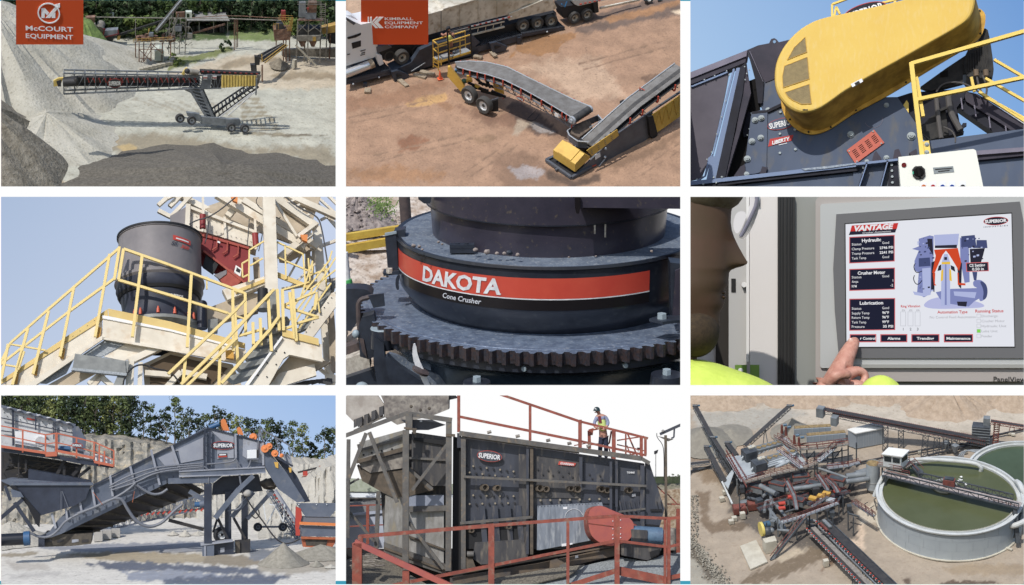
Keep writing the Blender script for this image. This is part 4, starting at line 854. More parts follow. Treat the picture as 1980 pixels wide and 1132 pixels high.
# orange board
Yo2=G(700,120)[1]-60
t=Thing(C,'sign_board','square orange board with a white double K mark and three lines of company lettering','sign');t.p('panel',n_org2 := m_org2).prism([V(698,-12,Yo2),V(828,-12,Yo2),V(828,86.5,Yo2),V(698,86.5,Yo2)],(0,5,0))
m_sg2=mat(C,'sign white',(1.15,1.15,1.15),.9);Q=lambda x,y:V(x,y,Yo2)+vec(0,-.6,0);lg=t.p('logo',m_sg2);k_=(Q(701,40)-Q(700,40)).x
for pg in ([(711,33),(713.5,33),(713.5,54.5),(711,54.5)],[(715.5,33),(719,33),(719,54.5),(715.5,54.5)],[(719,42),(727.5,33),(731,33),(719,46)],[(719,42),(722,44),(731,54.5),(726,54.5),(719,47)],[(733,33),(741.5,33),(731,43.5),(741.5,54.5),(733,54.5),(723,43.5)]):
    lg.prism([Q(*p) for p in pg],(0,.6,0))
for tx,y,x,w in (('KIMBALL',36.2,744,55),('EQUIPMENT',44,744,74),('COMPANY',51.8,744,65)):t.p('lettering',m_sg2).text(tx,Q(x,y),(1,0,0),(0,0,1),6*k_,off=.01,wid=w*k_,align='LEFT')
# ================= FIELD 3: yellow drive guard on a blue steel crusher, seen from below =================
random.seed(33)
C=c3;G,V,P=C.G,C.V,C.P
def chaikin(p,n=2,closed=True):
    for _ in range(n):
        q=[];m=len(p)
        for i in range(m if closed else m-1):
            a,b=p[i],p[(i+1) % m];q +=[(a[0]*.75+b[0]*.25,a[1]*.75+b[1]*.25),(a[0]*.25+b[0]*.75,a[1]*.25+b[1]*.75)]
        p=q if closed else [p[0]]+q+[p[-1]]
    return p
def pan(m,pts,Y,th=6,c=None):  # flat plate facing the viewer, drawn from its outline on the upright plane at depth Y
    c=c or C;return m.prism([c.V(x,y,Y) for x,y in pts],(0,th,0))
def hexbolt(th,x,y,Y,r,mt,name='bolt',c=None,washer=None):
    c=c or C;m=th.p(name,mt);p=c.V(x,y,Y)
    if r>3:m.cone(p,p-vec(0,r*.35,0),r*1.25,r*1.2,18)
    m.cone(p-vec(0,r*.3,0),p-vec(0,r*1.1,0),r,r*.92,6)
    if r>3:m.cone(p-vec(0,r*1.1,0),p-vec(0,r*1.4,0),r*.5,r*.45,10)
k_sl=mat(C,'slate blue paint',S(92,104,126),.35,col2=S(78,90,112),px=60,contrast=.5,streak=3,c3=S(110,108,104),c3px=20,c3amt=.1)
k_dk=mat(C,'dark aubergine paint',S(72,66,78),.35,col2=S(56,54,66),px=50)
k_dk2=mat(C,'deep navy paint',S(40,42,56),.4,col2=S(30,30,40),px=40)
k_cov=mat(C,'creased grey cover',S(104,98,108),.35,col2=S(78,74,84),px=70,contrast=.4)
k_lt=mat(C,'light lavender steel',S(132,126,142),.35,col2=S(116,112,128),px=40)
k_edge=mat(C,'bright worn edge',S(124,142,174),.4,col2=S(120,140,176),px=10)
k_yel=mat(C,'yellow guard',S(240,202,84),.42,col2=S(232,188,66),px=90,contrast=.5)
# dust runs over the yellow sheet
def runs(m,amt,col,sx,sz,px):
    nt=m.node_tree;N=nt.nodes;K=nt.links;b=N['Principled BSDF'];src=b.inputs['Base Color'].links[0].from_socket
    tc=N.new('ShaderNodeTexCoord');mp=N.new('ShaderNodeMapping');K.new(tc.outputs['Object'],mp.inputs[0]);mp.inputs['Scale'].default_value=(sx,sx,sz)
    nz_=N.new('ShaderNodeTexNoise');nz_.inputs['Scale'].default_value=1/(px*C.u);nz_.inputs['Detail'].default_value=4;K.new(mp.outputs[0],nz_.inputs['Vector'])
    mr=N.new('ShaderNodeMapRange');mr.inputs['From Min'].default_value=.5;mr.inputs['From Max'].default_value=.72;mr.inputs['To Max'].default_value=amt
    K.new(nz_.outputs['Fac'],mr.inputs['Value']);mx=N.new('ShaderNodeMix');mx.data_type='RGBA';K.new(src,mx.inputs['A']);mx.inputs['B'].default_value=(*col,1)
    K.new(mr.outputs[0],mx.inputs['Factor']);K.new(mx.outputs['Result'],b.inputs['Base Color'])
runs(k_yel,.16,S(214,202,160),1.2,.004,7)
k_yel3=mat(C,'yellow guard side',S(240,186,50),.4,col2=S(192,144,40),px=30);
k_rail=mat(C,'yellow handrail',S(250,214,90),.4)
k_mesh=mat(C,'guard mesh',S(142,124,84),.6,col2=S(158,138,92),px=10,bump=.8,bpx=1.6)
k_blk=mat(C,'dirty black motor',S(62,60,58),.6,col2=S(40,40,42),px=20)
k_bolt=mat(C,'zinc bolt',S(170,180,182),.5);k_red=mat(C,'red label',S(196,62,58),.5);k_org=mat(C,'orange red vent',S(206,104,84),.5)
k_wht=mat(C,'white lettering',S(236,238,240),.5);k_box=mat(C,'cream enamel',S(240,240,228),.4);k_slot=mat(C,'black slot',S(20,18,18),.8)
k_plate=mat(C,'engraved plate',S(140,148,150),.4);k_hose=mat(C,'grey hose',S(98,94,92),.6)
sky_panel(C,70,T0(176,206,236),T0(136,178,228),T0(160,192,230),T0(116,158,214))
# left hopper wall
t=Thing(C,'steel_housing','dark creased steel hopper wall with bright bolted edges at the left','steel housing')
pan(t.p('top_rail',k_lt),[(1320,146),(1445,97),(1443,109),(1320,158)],20,30);pan(t.p('rail_underside',k_dk),[(1320,158),(1443,109),(1441,121),(1320,170)],24,20)
pan(t.p('wall',k_cov),[(1320,168),(1411,134),(1402,184),(1378,290),(1356,345),(1320,352)],32,4);pan(t.p('edge_strip',k_edge),[(1336,166),(1406,138),(1407,141),(1337,169)],27,4)
e1=t.p('edge_strip',k_edge);pan(e1,[(1417,134),(1421,133),(1390,258),(1379,300),(1375,308),(1365,340),(1350,350),(1342,352),(1362,340),(1369,306),(1378,298),(1386,256)],26,4)
pan(t.p('edge_strip',k_edge),[(1424,132),(1431,131),(1384,345),(1366,347),(1375,304),(1382,302)],24,6);pan(t.p('dark_post',k_dk2),[(1431,131),(1443,120),(1436,180),(1402,344),(1384,345)],22,14);pan(t.p('dark_post',k_dk),[(1443,118),(1452,180),(1430,260),(1404,344),(1400,344),(1424,250)],26,10)
for x,y in ((1362,155),(1382,147),(1405,138),(1410,146),(1403,196),(1395,227),(1386,260),(1376,295),(1367,309),(1358,342),(1348,347),(1440,130),(1449,136),(1444,143),(1441,155)):hexbolt(t,x,y,22,1.5,k_bolt)
# rear housing
t=Thing(C,'steel_housing','dark angular crusher hood with a lifting eye behind the yellow guard','steel housing')
pan(t.p('hood',k_dk),[(1445,97),(1466,88),(1487,84),(1491,76),(1497,74),(1502,77),(1506,82),(1531,76),(1536,80),(1520,110),(1500,152),(1480,160),(1460,128)],60,30);t.p('lifting_eye',mat(C,'sky blue gap',S(150,190,232),1)).cone(V(1497.5,81,59),V(1497.5,81,58),3,3,12)
pan(t.p('rib',k_dk2),[(1446,98),(1450,98),(1477,156),(1474,200),(1466,200),(1460,150)],55,20);pan(t.p('seam',k_lt),[(1449,99),(1450,99),(1476,158),(1475,158)],53,2);pan(t.p('back_plate',k_sl),[(1477,158),(1510,150),(1530,190),(1476,216),(1470,200)],62,10)
pan(t.p('shaft_gap',k_slot),[(1440,160),(1466,150),(1470,215),(1450,300),(1445,344),(1400,344),(1425,240)],64,10);pan(t.p('slotted_bar',k_dk2),[(1446,215),(1452,218),(1445,265),(1438,266),(1436,255)],58,4)
for x,y in ((1452,220),(1448,250),(1445,262)):hexbolt(t,x,y,58,1.6,k_bolt)
# main side plate
t=Thing(C,'crusher','slate blue crusher side plate with hexagon bolts and two maker labels','crusher');Y0=44
pan(t.p('side_plate',k_sl),[(1453,218),(1476,212),(1510,200),(1560,190),(1735,188),(1772,240),(1782,300),(1655,318),(1440,350),(1440,320)],Y0,10);pan(t.p('corner_plate',k_sl),[(1454,218),(1475,212),(1484,216),(1482,330),(1460,336),(1443,338),(1440,336),(1450,260)],Y0-4,5)
rb=t.p('plate_edge',k_dk2);rb.beam(V(1484,216,Y0-3),V(1512,203,Y0-3),4,6);rb.beam(V(1454,219,Y0-3),V(1484,216,Y0-3),3,5)
for x,y,r in ((1509,218,3),(1508,260,2.8),(1508,297,2.8),(1537,252,3),(1538,290,3),(1460,233,5),(1472,229,5),(1454,274,5.2),(1471,267,5),(1445,308,5.4),(1443,338,4.6),(1485,213,4),(1645,261,5.6),(1762,264,6.6),(1714,204,4),(1676,313,3.6),(1714,306,4.4)):hexbolt(t,x,y,Y0-5 if x<1475 else Y0,r,k_bolt)
cc=t.p('weld_ring',k_lt);cc.lathe(V(1689,232,Y0),[(16,0),(16.8,0),(16.8,-.6),(16,-.6),(16,0)],30,200,380,ax=(vec(1,0,0),vec(0,0,1),vec(0,1,0)))
ur=(vec(1,0,.22));oval(C,t,V(1511,240,Y0-1),ur,(-.22,0,1),27,11.5,k_sl,k_red,k_wht,'SUPERIOR',ringw=.9,h=11,wid=47)
pan(t.p('label_plate',k_red),[(1489,269),(1534,261),(1531,272),(1485,284)],Y0-1,1);t.p('lettering',k_wht).text('LIBERTY',V(1510,272.5,Y0-2),(1,0,.26),(-.26,0,1),7,off=.04,shear=.3,wid=36);pan(t.p('label_line',k_wht),[(1506,280),(1522,276.4),(1522,277.6),(1506,281.2)],Y0-1,.5)
# vent
t=Thing(C,'vent_cover','small orange red slotted vent cover bolted to the blue plate','vent cover');pan(t.p('cover',k_org),[(1637,291),(1690,251),(1710,276),(1654,317)],Y0-3,3);sl=t.p('slots',k_slot)
ex,ey=(53/66,-40/66),(.5,.62)
for g_ in range(4):
    for i in range(5):
        cx,cy=1647+g_*12.4+i*1.9,293-g_*9.2+i*2.9;pan(sl,[(cx,cy),(cx+7.4,cy-5.4),(cx+8,cy-4.4),(cx+.6,cy+1)],Y0-3.6,.5)
for x,y in ((1642,293),(1688,255),(1704,278),(1657,313)):hexbolt(t,x,y,Y0-3,1.7,k_bolt)
# beam under
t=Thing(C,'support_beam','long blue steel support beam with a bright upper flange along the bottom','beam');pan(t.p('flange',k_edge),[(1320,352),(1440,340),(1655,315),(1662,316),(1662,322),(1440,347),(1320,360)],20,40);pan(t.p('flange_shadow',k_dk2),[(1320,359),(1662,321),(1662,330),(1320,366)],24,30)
pan(t.p('web',k_sl),[(1320,366),(1440,352),(1660,330),(1740,320),(1740,380),(1320,380)],34,6);dsp=t.p('dust',mat(C,'pale dust',S(176,186,196),.9,col2=S(110,124,144),px=4));pan(dsp,[(1550,326.5),(1590,322.5),(1655,315.5),(1655,318),(1600,326),(1556,330)],18,2)
for x,y in ((1360,357),(1385,354),(1380,344),(1396,343)):hexbolt(t,x,y,20,2,k_bolt)
t=Thing(C,'gusset_frame','row of blue steel gusset plates with bright edges left of the control box','bracket')
pan(t.p('back_plate',k_sl),[(1650,318),(1738,306),(1742,370),(1650,370)],30,6);pan(t.p('flange',k_edge),[(1655,315),(1735,307),(1736,311),(1655,320)],12,24)
for a,b in (((1676,318),(1660,366)),((1716,314),(1702,366))):m=t.p('gusset',k_dk2);m.beam(V(*a,20),V(*b,20),3,18,up=(0,1,0));t.p('gusset_edge',k_edge).beam(V(*a,8),V(*b,8),2.4,2)
pan(t.p('bolt_plate',k_dk2),[(1722,312),(1737,310),(1741,366),(1716,366)],22,6)
for i in range(4):hexbolt(t,1724+i*.5,320+i*11.4,22,2.8,k_bolt)
for i in range(2):hexbolt(t,1669,325+i*11,22,2.6,k_bolt)
for q in ([(1690,296),(1694,292),(1704,306),(1700,316),(1684,318)],[(1730,290),(1738,288),(1744,304),(1726,310)],[(1758,296),(1772,288),(1774,300),(1764,304)],[(1468,338),(1474,322),(1484,324),(1480,338)],[(1416,345),(1432,322),(1440,318),(1442,342)]):pan(t.p('clip',k_dk),q,36,8)
# yellow guard
t=Thing(C,'drive_guard','huge yellow rounded belt guard with four mesh windows on its left end','guard')
front=chaikin([(1497,150),(1500,122),(1514,92),(1540,62),(1572,42),(1604,33),(1650,24),(1720,8),(1800,-12),(1850,-24),(1886,-16),(1886,12),(1876,38),(1850,56),(1800,84),(1740,118),(1680,151),(1632,179),(1604,200),(1582,214),(1556,221),(1532,215),(1512,198),(1500,176)],2)
fv=[V(x,y,-46) for x,y in front];dv=vec(16,84,0);n=len(fv);c0=sum(fv,Vector())/n
sh=t.p('shell',k_yel);LV=[[c0+(p-c0)*k-vec(0,q,0) for p in fv] for k,q in ((1,-3),(.995,1.5),(.98,4.5),(.955,5.5))];sh.poly(LV[3]);ring=t.p('rounded_edge',k_yel)
for a,b in zip(LV,LV[1:]):ring.add(a+b,[(i,(i+1) % n,n+(i+1) % n,n+i) for i in range(n)])
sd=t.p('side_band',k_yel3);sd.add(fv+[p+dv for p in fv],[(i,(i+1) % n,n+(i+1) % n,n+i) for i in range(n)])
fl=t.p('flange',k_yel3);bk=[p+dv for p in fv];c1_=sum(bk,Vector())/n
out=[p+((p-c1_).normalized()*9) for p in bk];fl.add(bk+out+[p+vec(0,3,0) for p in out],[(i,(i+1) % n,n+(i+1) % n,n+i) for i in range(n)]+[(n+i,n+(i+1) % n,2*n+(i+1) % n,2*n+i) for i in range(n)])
for pts in ([(1557,72),(1560,101),(1522,116),(1536,92)],[(1517,128),(1561,111),(1565,153),(1514,170),(1513,148)],[(1518,179),(1565,163),(1569,201),(1550,202),(1534,195),(1524,188)]):
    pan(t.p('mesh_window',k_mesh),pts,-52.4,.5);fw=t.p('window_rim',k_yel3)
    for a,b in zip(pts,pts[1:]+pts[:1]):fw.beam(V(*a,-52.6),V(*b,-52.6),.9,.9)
for i in range(n):
    if i % 7 ==3:
        p=(bk[i]+out[i])/2;q=pix(C,p)
        if q[1]>60 or q[0]>1870:m=t.p('bolt',k_blk);m.cone(p,p-vec(0,2.4,0),2,1.8,6)
pan(t.p('warning_label',k_wht),[(1645,163),(1666,152),(1669,158),(1648,169)],-52.6,.5);pan(t.p('label_symbol',k_blk),[(1652,161),(1661,156.5),(1663,161),(1654,165)],-53.2,.4);pan(t.p('maker_stamp',k_blk),[(1552,211.5),(1562,211.5),(1562,213.6),(1552,213.6)],-51.8,.4)
# things behind top
t=Thing(C,'maker_sign','dark oval maker sign with white capitals behind the top of the yellow guard','sign');oval(C,t,V(1672,23,30),(1,0,.32),(-.32,0,1),42,17,k_dk2,k_red,k_wht,'SUPERIOR',ringw=1.6,h=15,wid=74)
t=Thing(C,'handrail','short yellow handrail corner rising above the guard by the oval sign','handrail');rl=t.p('rail',k_rail)
for a,b in (((1609,36),(1609,9)),((1609,9),(1660,-10)),((1612,36),(1617,14)),((1617,14),(1624,28))):rl.beam(V(*a,44),V(*b,44),4)
rl=t.p('rail',k_rail);rl.beam(V(1706,6,44),V(1760,-6,44),4);rl.beam(V(1730,6,44),V(1730,-10,44),4)
# right: motor, hoses, frame
t=Thing(C,'drive_motor','dirty black finned drive motor hanging behind the right end of the yellow guard','motor')
mo=t.p('motor_body',k_blk);pan(mo,chaikin([(1862,130),(1868,100),(1896,60),(1904,54),(1912,60),(1922,130),(1920,148),(1910,150),(1872,152)],1),50,50)
for i in range(9):mo.beam(V(1872+i*4.6,108-i*3,48),V(1872+i*5.2,138,48),1.4,4)
for x in (1887,1906):t.p('terminal',mat(C,'brown gland',S(120,102,84),.6)).tube(V(x,136,44),V(x+1,148,44),5,10)
t.p('hose',k_hose).pipe([V(1888,146,44),V(1893,168,44),V(1904,192,44)],2,7,1);t.p('hose',k_hose).pipe([V(1900,146,44),V(1909,168,44),V(1906,192,44)],2,7,1)
pan(t.p('mount_plate',k_blk),[(1780,168),(1830,132),(1872,104),(1874,140),(1862,140),(1862,160),(1800,176)],54,12);pan(t.p('square_hole',k_slot),[(1818,140),(1833,136),(1833,148),(1818,150)],53,1)
t.p('cable_loop',k_hose).pipe([V(1810,178,48),V(1822,162,48),V(1850,158,48),V(1880,168,48),V(1892,178,48)],1.8,7,2)
t=Thing(C,'equipment_cluster','dark mass of steel brackets and hoses under the motor right of the side plate','steel frame')
pan(t.p('bracket',k_dk2),[(1735,188),(1760,180),(1800,176),(1868,172),(1864,190),(1850,208),(1858,250),(1864,254),(1800,272),(1784,262),(1770,240)],60,20);pan(t.p('bracket',k_blk),[(1776,252),(1800,226),(1828,210),(1834,260),(1800,270)],52,10)
for x,a,b in ((1810,186,268),(1833,182,252)):t.p('hose_bundle',k_hose).pipe([V(x,a,44),V(x+4,(a+b)/2,44),V(x+(10 if x<1830 else 24),b,44)],4.6 if x<1830 else 6,9,2)
t.p('hose',k_hose).pipe([V(1824,246,40),V(1840,252,40),V(1848,266,40),V(1847,276,40)],1.6,6,2);t.p('hose',k_blk).pipe([V(1786,262,40),V(1794,270,40),V(1792,280,40)],1.6,6,2);pan(t.p('end_lug',k_dk2),[(1855,250),(1862,238),(1869,238),(1869,243),(1864,246),(1862,254)],48,6);pan(t.p('yellow_clip',k_rail),[(1745,206),(1753,194),(1757,200),(1757,222),(1752,218)],50,5)
t.p('pipe',k_blk).beam(V(1815,216,46),V(1836,206,46),5)
t=Thing(C,'diagonal_stringer','dark diagonal steel stringer with open bays running down to the right','beam')
pan(t.p('upper_flange',k_dk),[(1862,176),(1890,182),(1992,248),(1992,254),(1955,252),(1868,196)],62,24);pan(t.p('lower_flange',k_dk2),[(1850,196),(1868,196),(1955,252),(1922,257),(1852,208)],70,24)
for x,y in ((1858,200),(1884,214),(1912,236),(1944,254)):t.p('bay_strut',k_lt).beam(V(x,y-10,60),V(x+3,y+12,60),2.4)
t.p('bright_edge',k_wht).beam(V(1892,181,58),V(1990,246,58),1.2)
t=Thing(C,'support_beam','heavy blue box beam running to the right edge above the control box','beam')
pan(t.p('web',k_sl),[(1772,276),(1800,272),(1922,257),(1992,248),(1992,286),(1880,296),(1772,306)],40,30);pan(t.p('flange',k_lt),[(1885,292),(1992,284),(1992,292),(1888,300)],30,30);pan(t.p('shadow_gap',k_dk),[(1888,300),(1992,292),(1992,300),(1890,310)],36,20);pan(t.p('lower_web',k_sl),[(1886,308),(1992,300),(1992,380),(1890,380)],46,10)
# yellow handrails
t=Thing(C,'handrail','yellow square tube handrail with a bolted foot plate in front of the motor','handrail');YR=-70
rl=t.p('top_rail',k_rail);rl.beam(V(1762,124,YR),V(1992,58,YR),7);t.p('post',k_rail).beam(V(1762,122,YR),V(1783,302,YR),8);t.p('mid_rail',k_rail).beam(V(1774,193,YR),V(1992,148,YR),6.5);t.p('rear_post',k_rail).beam(V(1772,150,YR+8),V(1785,226,YR+8),6)
pan(t.p('foot_plate',k_rail),[(1784,274),(1796,272),(1800,298),(1786,300)],YR+3,3)
for y in (280,295):hexbolt(t,1792,y,YR+3,3.4,k_bolt)
t=Thing(C,'handrail','pair of yellow diagonal stair rails crossing the sky at the right edge','handrail');YR=34
for a,b in (((1922,116),(1992,157)),((1905,152),(1992,202)),((1905,188),(1992,236)),((1893,178),(1992,242)),((1878,150),(1884,178))):t.p('rail',k_rail).beam(V(*a,YR),V(*b,YR),5)
# control box
t=Thing(C,'control_box','cream enamel control box with a black rotary switch and a row of buttons','control box');YB=-100
pan(t.p('door',k_box),[(1737,304),(1882,288.5),(1900,380),(1743,380)],YB,30);pan(t.p('side',k_box),[(1882,288.5),(1887,291),(1905,380),(1900,380)],YB+1,28)
pan(t.p('rotary_switch',k_blk),chaikin([(1763,322),(1788,321),(1790,345),(1766,346)],1),YB-4,4);sk=t.p('switch_knob',k_slot);sk.cone(V(1776.5,333,YB-4),V(1776.5,333,YB-8),9,8,20);sk.beam(V(1775,326,YB-9),V(1778.5,341,YB-9),4,4)
t.p('red_lamp',mat(C,'dark red lens',S(120,30,34),.2)).cone(V(1748,319.5,YB),V(1748,319.5,YB-3),4.4,4,16);pan(t.p('green_mark',mat(C,'green mark',S(60,190,150),.5)),[(1764,332),(1766.5,332),(1766.5,337),(1764,337)],YB-5,.5)
pan(t.p('name_plate',k_plate),[(1804,324.5),(1843,321.5),(1845,333),(1806,336.5)],YB-1,1);
for x0_,x1_,y in ((1808,1841,327),(1814,1836,331)):pan(t.p('engraved_line',k_blk),[(x0_,y),(x1_,y-2.4),(x1_,y-.8),(x0_,y+1.6)],YB-2,.4)
for x,col in ((1786,S(226,120,50)),(1804,S(200,40,44)),(1822.5,S(40,80,170)),(1841,S(40,80,170)),(1861.5,S(60,64,68))):
    pan(t.p('button_label',k_wht),[(x-6,353.5-(x-1786)*.03),(x+6,352.5-(x-1786)*.03),(x+6,362),(x-6,362)],YB-.8,.8);t.p('push_button',mat(C,'button %d' % int(x),col,.3)).cone(V(x,361.5,YB-1),V(x,361.5,YB-5),4,3.6,16)
# ================= FIELD 4: cone crusher on a cream tower, seen from below =================
random.seed(44)
C=c4;G,V,P=C.G,C.V,C.P
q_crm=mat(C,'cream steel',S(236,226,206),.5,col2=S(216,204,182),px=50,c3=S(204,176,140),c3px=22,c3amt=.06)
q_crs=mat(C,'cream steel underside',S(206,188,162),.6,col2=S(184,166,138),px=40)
q_yel=mat(C,'pale yellow rail',S(240,212,130),.45);q_yel2=mat(C,'yellow toe board',S(226,196,116),.5,col2=S(214,182,104),px=40)
q_gry=mat(C,'galvanised grey',S(150,152,148),.5,col2=S(126,128,126),px=20);q_grat=mat(C,'grating',S(176,182,186),.6,col2=S(140,146,150),px=3)
q_shell=mat(C,'dusty grey crusher paint',S(138,132,132),.55,col2=S(120,116,118),px=60);q_nav=mat(C,'dark navy paint',S(62,66,80),.45,col2=S(52,54,66),px=30)
q_dk=mat(C,'black rubber',S(46,46,48),.6);q_red=mat(C,'maroon paint',S(152,52,50),.5,col2=S(132,42,44),px=40);q_red2=mat(C,'rust red paint',S(178,84,66),.6,col2=S(158,66,54),px=20)
q_or=mat(C,'orange',S(230,138,60),.5);q_bolt=mat(C,'orange bolt',S(214,96,66),.5);q_wht=mat(C,'white',S(238,236,232),.5);q_lab=mat(C,'red label',S(206,72,60),.5);q_cb=mat(C,'cable',S(84,84,86),.6)
sky_panel(C,62,T0(190,204,228),T0(206,218,238),T0(172,190,218),T0(198,210,234))
PN=lambda m,pts,Y,th=5:m.prism([V(x,y,Y) for x,y in pts],(0,th,0))
B=lambda m,a,b,w,Y,Y2=None,h=None,c=None:m.beam((c or C).V(a[0],a[1],Y),(c or C).V(b[0],b[1],Y if Y2 is None else Y2),w,h or w)
# far structure behind everything
t=Thing(C,'steel_tower','cream steel tower with heavy columns, beams and diagonal braces at the right','tower')
for (a,b,w,Y,m_) in (((519,370),(526,600),24,30,q_crm),((612,440),(640,760),17,120,q_crm),((596,440),(594,560),10,130,q_crs),((495,500),(498,560),12,110,q_crs),((328,430),(330,436),4,100,q_crm)):
    m=t.p('column',m_);B(m,a,b,w,Y);
for a,b,w,Y in (((524,378),(612,440),15,60),((419,376),(590,478),15,70),((557,378),(652,420),12,140),((470,388),(615,478),12,90),((340,376),(412,412),12,120),((328,400),(352,376),9,110),((306,398),(322,384),8,100),((322,384),(352,370),8,100),((306,408),(330,420),8,100),((330,420),(372,376),7,104),((440,420),(465,388),13,95),((540,500),(600,452),13,60),((575,470),(608,432),9,56),((540,505),(652,465),6,150),((545,560),(652,540),6,150)):B(t.p('beam',q_crm),a,b,w,Y)
for a,b,w,Y in (((528,384),(574,458),5,50),((576,458),(612,432),8,48),((556,540),(606,450),4,120),((590,486),(620,520),4,140),((558,560),(610,510),4,100),((600,380),(652,440),7,170),((612,380),(652,416),5,176),((628,372),(652,396),6,165),((620,426),(648,412),5,168),((606,484),(602,560),6,160)):B(t.p('brace',q_crm),a,b,w,Y)
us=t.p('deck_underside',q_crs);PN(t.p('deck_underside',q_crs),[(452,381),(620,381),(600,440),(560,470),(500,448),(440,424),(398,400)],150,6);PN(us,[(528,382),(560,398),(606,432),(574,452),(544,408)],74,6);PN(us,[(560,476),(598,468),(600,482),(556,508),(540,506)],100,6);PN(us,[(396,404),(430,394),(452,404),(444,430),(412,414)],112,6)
for i in range(5):B(t.p('joist',q_crm),(540+i*12,384+i*9),(560+i*10,378+i*9),4,66)
t.p('cable_tray',q_cb).pipe([V(548,378,40),V(580,404,40),(V(614,418,40)),V(622,440,40),V(632,500,40),V(641,560,40)],1.6,6,2);t.p('cable',q_dk).pipe([V(526,384,20),V(530,440,20),V(532,450,20)],1,6,1);t.p('cable',q_dk).pipe([V(498,382,40),V(494,392,40),V(506,406,40),V(540,424,40),V(542,420,40)],.9,6,2)
for x,y in ((452,382),(587,458)):PN(t.p('orange_bracket',q_or),[(x-6,y-4),(x+8,y-4),(x+7,y+10),(x-2,y+6)],40,8)
# screen and red discharge chute
t=Thing(C,'vibrating_screen','cream vibrating screen box hung on springs above a maroon discharge chute','screen')
PN(t.p('side_plate',q_crm),[(362,398),(402,410),(438,424),(500,448),(496,480),(440,462),(398,450),(360,440)],80,40);PN(t.p('end_cover',q_shell),[(329,418),(360,400),(360,436),(331,436)],76,20);B(t.p('corner_post',q_crm),(364,396),(362,442),9,74);B(t.p('rib',q_crm),(434,420),(436,462),5,76);B(t.p('top_rail',q_crm),(362,400),(500,452),6,74)
for i in range(26):t.p('rivet',q_cb).cone(V(370+(i % 13)*9.6,(416 if i<13 else 436)+(i % 13)*2.6,78),V(370+(i % 13)*9.6,(416 if i<13 else 436)+(i % 13)*2.6,77),1,1,6)
rc=t.p('chute',q_red);PN(rc,[(364,444),(400,454),(440,466),(482,478),(480,540),(474,552),(436,520),(396,490)],70,30);PN(t.p('chute_lip',q_red2),[(366,444),(482,478),(481,482),(366,450)],66,6);PN(t.p('chute_side',q_red),[(392,486),(472,546),(462,552),(390,512),(386,496)],90,10)
for x,y in ((420,460),(440,467),(461,474)):m=t.p('rib',q_red2);B(m,(x,y),(x-1,y+18),2.6,64);B(m,(x-1,y+18),(x-10,y+24),2.6,64)
PN(t.p('dark_mouth',q_dk),[(398,492),(424,508),(412,530),(392,516)],64,6);PN(t.p('inner_tray',q_red2),[(418,532),(446,520),(470,540),(454,556),(430,548)],60,8);PN(t.p('grille',q_shell),[(414,532),(438,522),(438,530),(424,540)],58,4);B(t.p('chute_edge',q_red2),(394,486),(474,548),4,60)
PN(t.p('warning_label',q_wht),[(456,513),(467,520),(465,535),(452,528)],60,1);PN(t.p('label_symbol',q_dk),[(458,517),(465,522),(463,528),(456,524)],59,.8);PN(t.p('small_label',q_wht),[(421,466),(426,468),(425,471),(420,469)],60,1)
for (x,y0_,y1_,xs,ys) in ((392,376,416,392,442),(493,425,452,495,476)):
    B(t.p('hanger',q_crm),(x,y0_),(x+1,y1_),4.5,60);sp=t.p('spring_cover',q_red);p,q=V(x,y1_,56),V(xs,ys,56);sp.tube(p,q,6.2,14);t.p('hook',q_crm).ball(V(xs,ys+4,55),3.4,2,4)
for pts in ([(366,434),(380,426),(400,422),(424,408),(455,382)],):t.p('hose',q_cb).pipe([V(x,y,40) for x,y in pts],1.4,7,2)
for pts in ([(404,428),(400,458),(396,472)],[(482,424),(480,455),(478,476)],[(508,450),(504,470),(500,486)]):t.p('chain',q_cb).pipe([V(x,y,50) for x,y in pts],1,5,1)
t.p('ladder_brace',q_crm).beam(V(360,438,50),V(386,470,50),3)
# stair and platforms behind, right
def rail_px(th,pts,hpx,Y,mt,r=1.4,posts=None,mid=True,Ys=None):  # handrail drawn by its foot points and height
    top=th.p('top_rail',mt);mdr=th.p('mid_rail',mt) if mid else None
    for i,(a,b) in enumerate(zip(pts,pts[1:])):
        B(top,(a[0],a[1]-hpx),(b[0],b[1]-hpx),r*2,Y)
        if mid:B(mdr,(a[0],a[1]-hpx*.5),(b[0],b[1]-hpx*.5),r*1.7,Y)
    for a in pts:B(th.p('post',mt),a,(a[0],a[1]-hpx),r*2,Y)
t=Thing(C,'stair_landing','yellow railed upper landing hanging behind the maroon chute and column','landing')
PN(t.p('toe_board',q_yel2),[(454,562),(540,528),(541,534),(456,568)],40,4);PN(t.p('beam',q_crm),[(430,560),(520,532),(520,548),(440,580)],44,20);PN(t.p('beam',q_crs),[(360,612),(480,566),(500,568),(500,600),(380,634)],60,20)
PN(t.p('toe_board',q_yel2),[(536,526),(600,552),(600,560),(536,536)],30,4)
for a,b in (((481,546),(482,484)),((482,484),(510,467)),((469,537),(468,510)),((468,510),(482,502)),((469,537),(481,531)),((484,514),(508,500)),((535,520),(535,468)),((535,468),(586,492)),((536,498),(596,524)),((551,475),(553,540)),((586,492),(590,546)),((596,500),(600,552)),((598,530),(604,524)),((604,505),(604,530)),((392,548),(392,536)),((400,536),(400,560)),((544,562),(604,544)),((594,535),(634,520)),((635,508),(642,486)),((628,512),(632,562))):B(t.p('rail',q_yel),a,b,3,28)
t=Thing(C,'stair','grey steel stair flight rising to the upper right with cream stringers','stair')
A0,A1=(585,652),(652,560);
for i in range(11):PN(t.p('tread',q_gry),[(572+i*6.2,636-i*8.6),(602+i*5.4,624-i*8.8),(604+i*5.4,630-i*8.8),(574+i*6.2,643-i*8.6)],34+i*2,14)
PN(t.p('stringer',q_crm),[(584,650),(640,568),(652,562),(652,590),(604,654)],20,8)
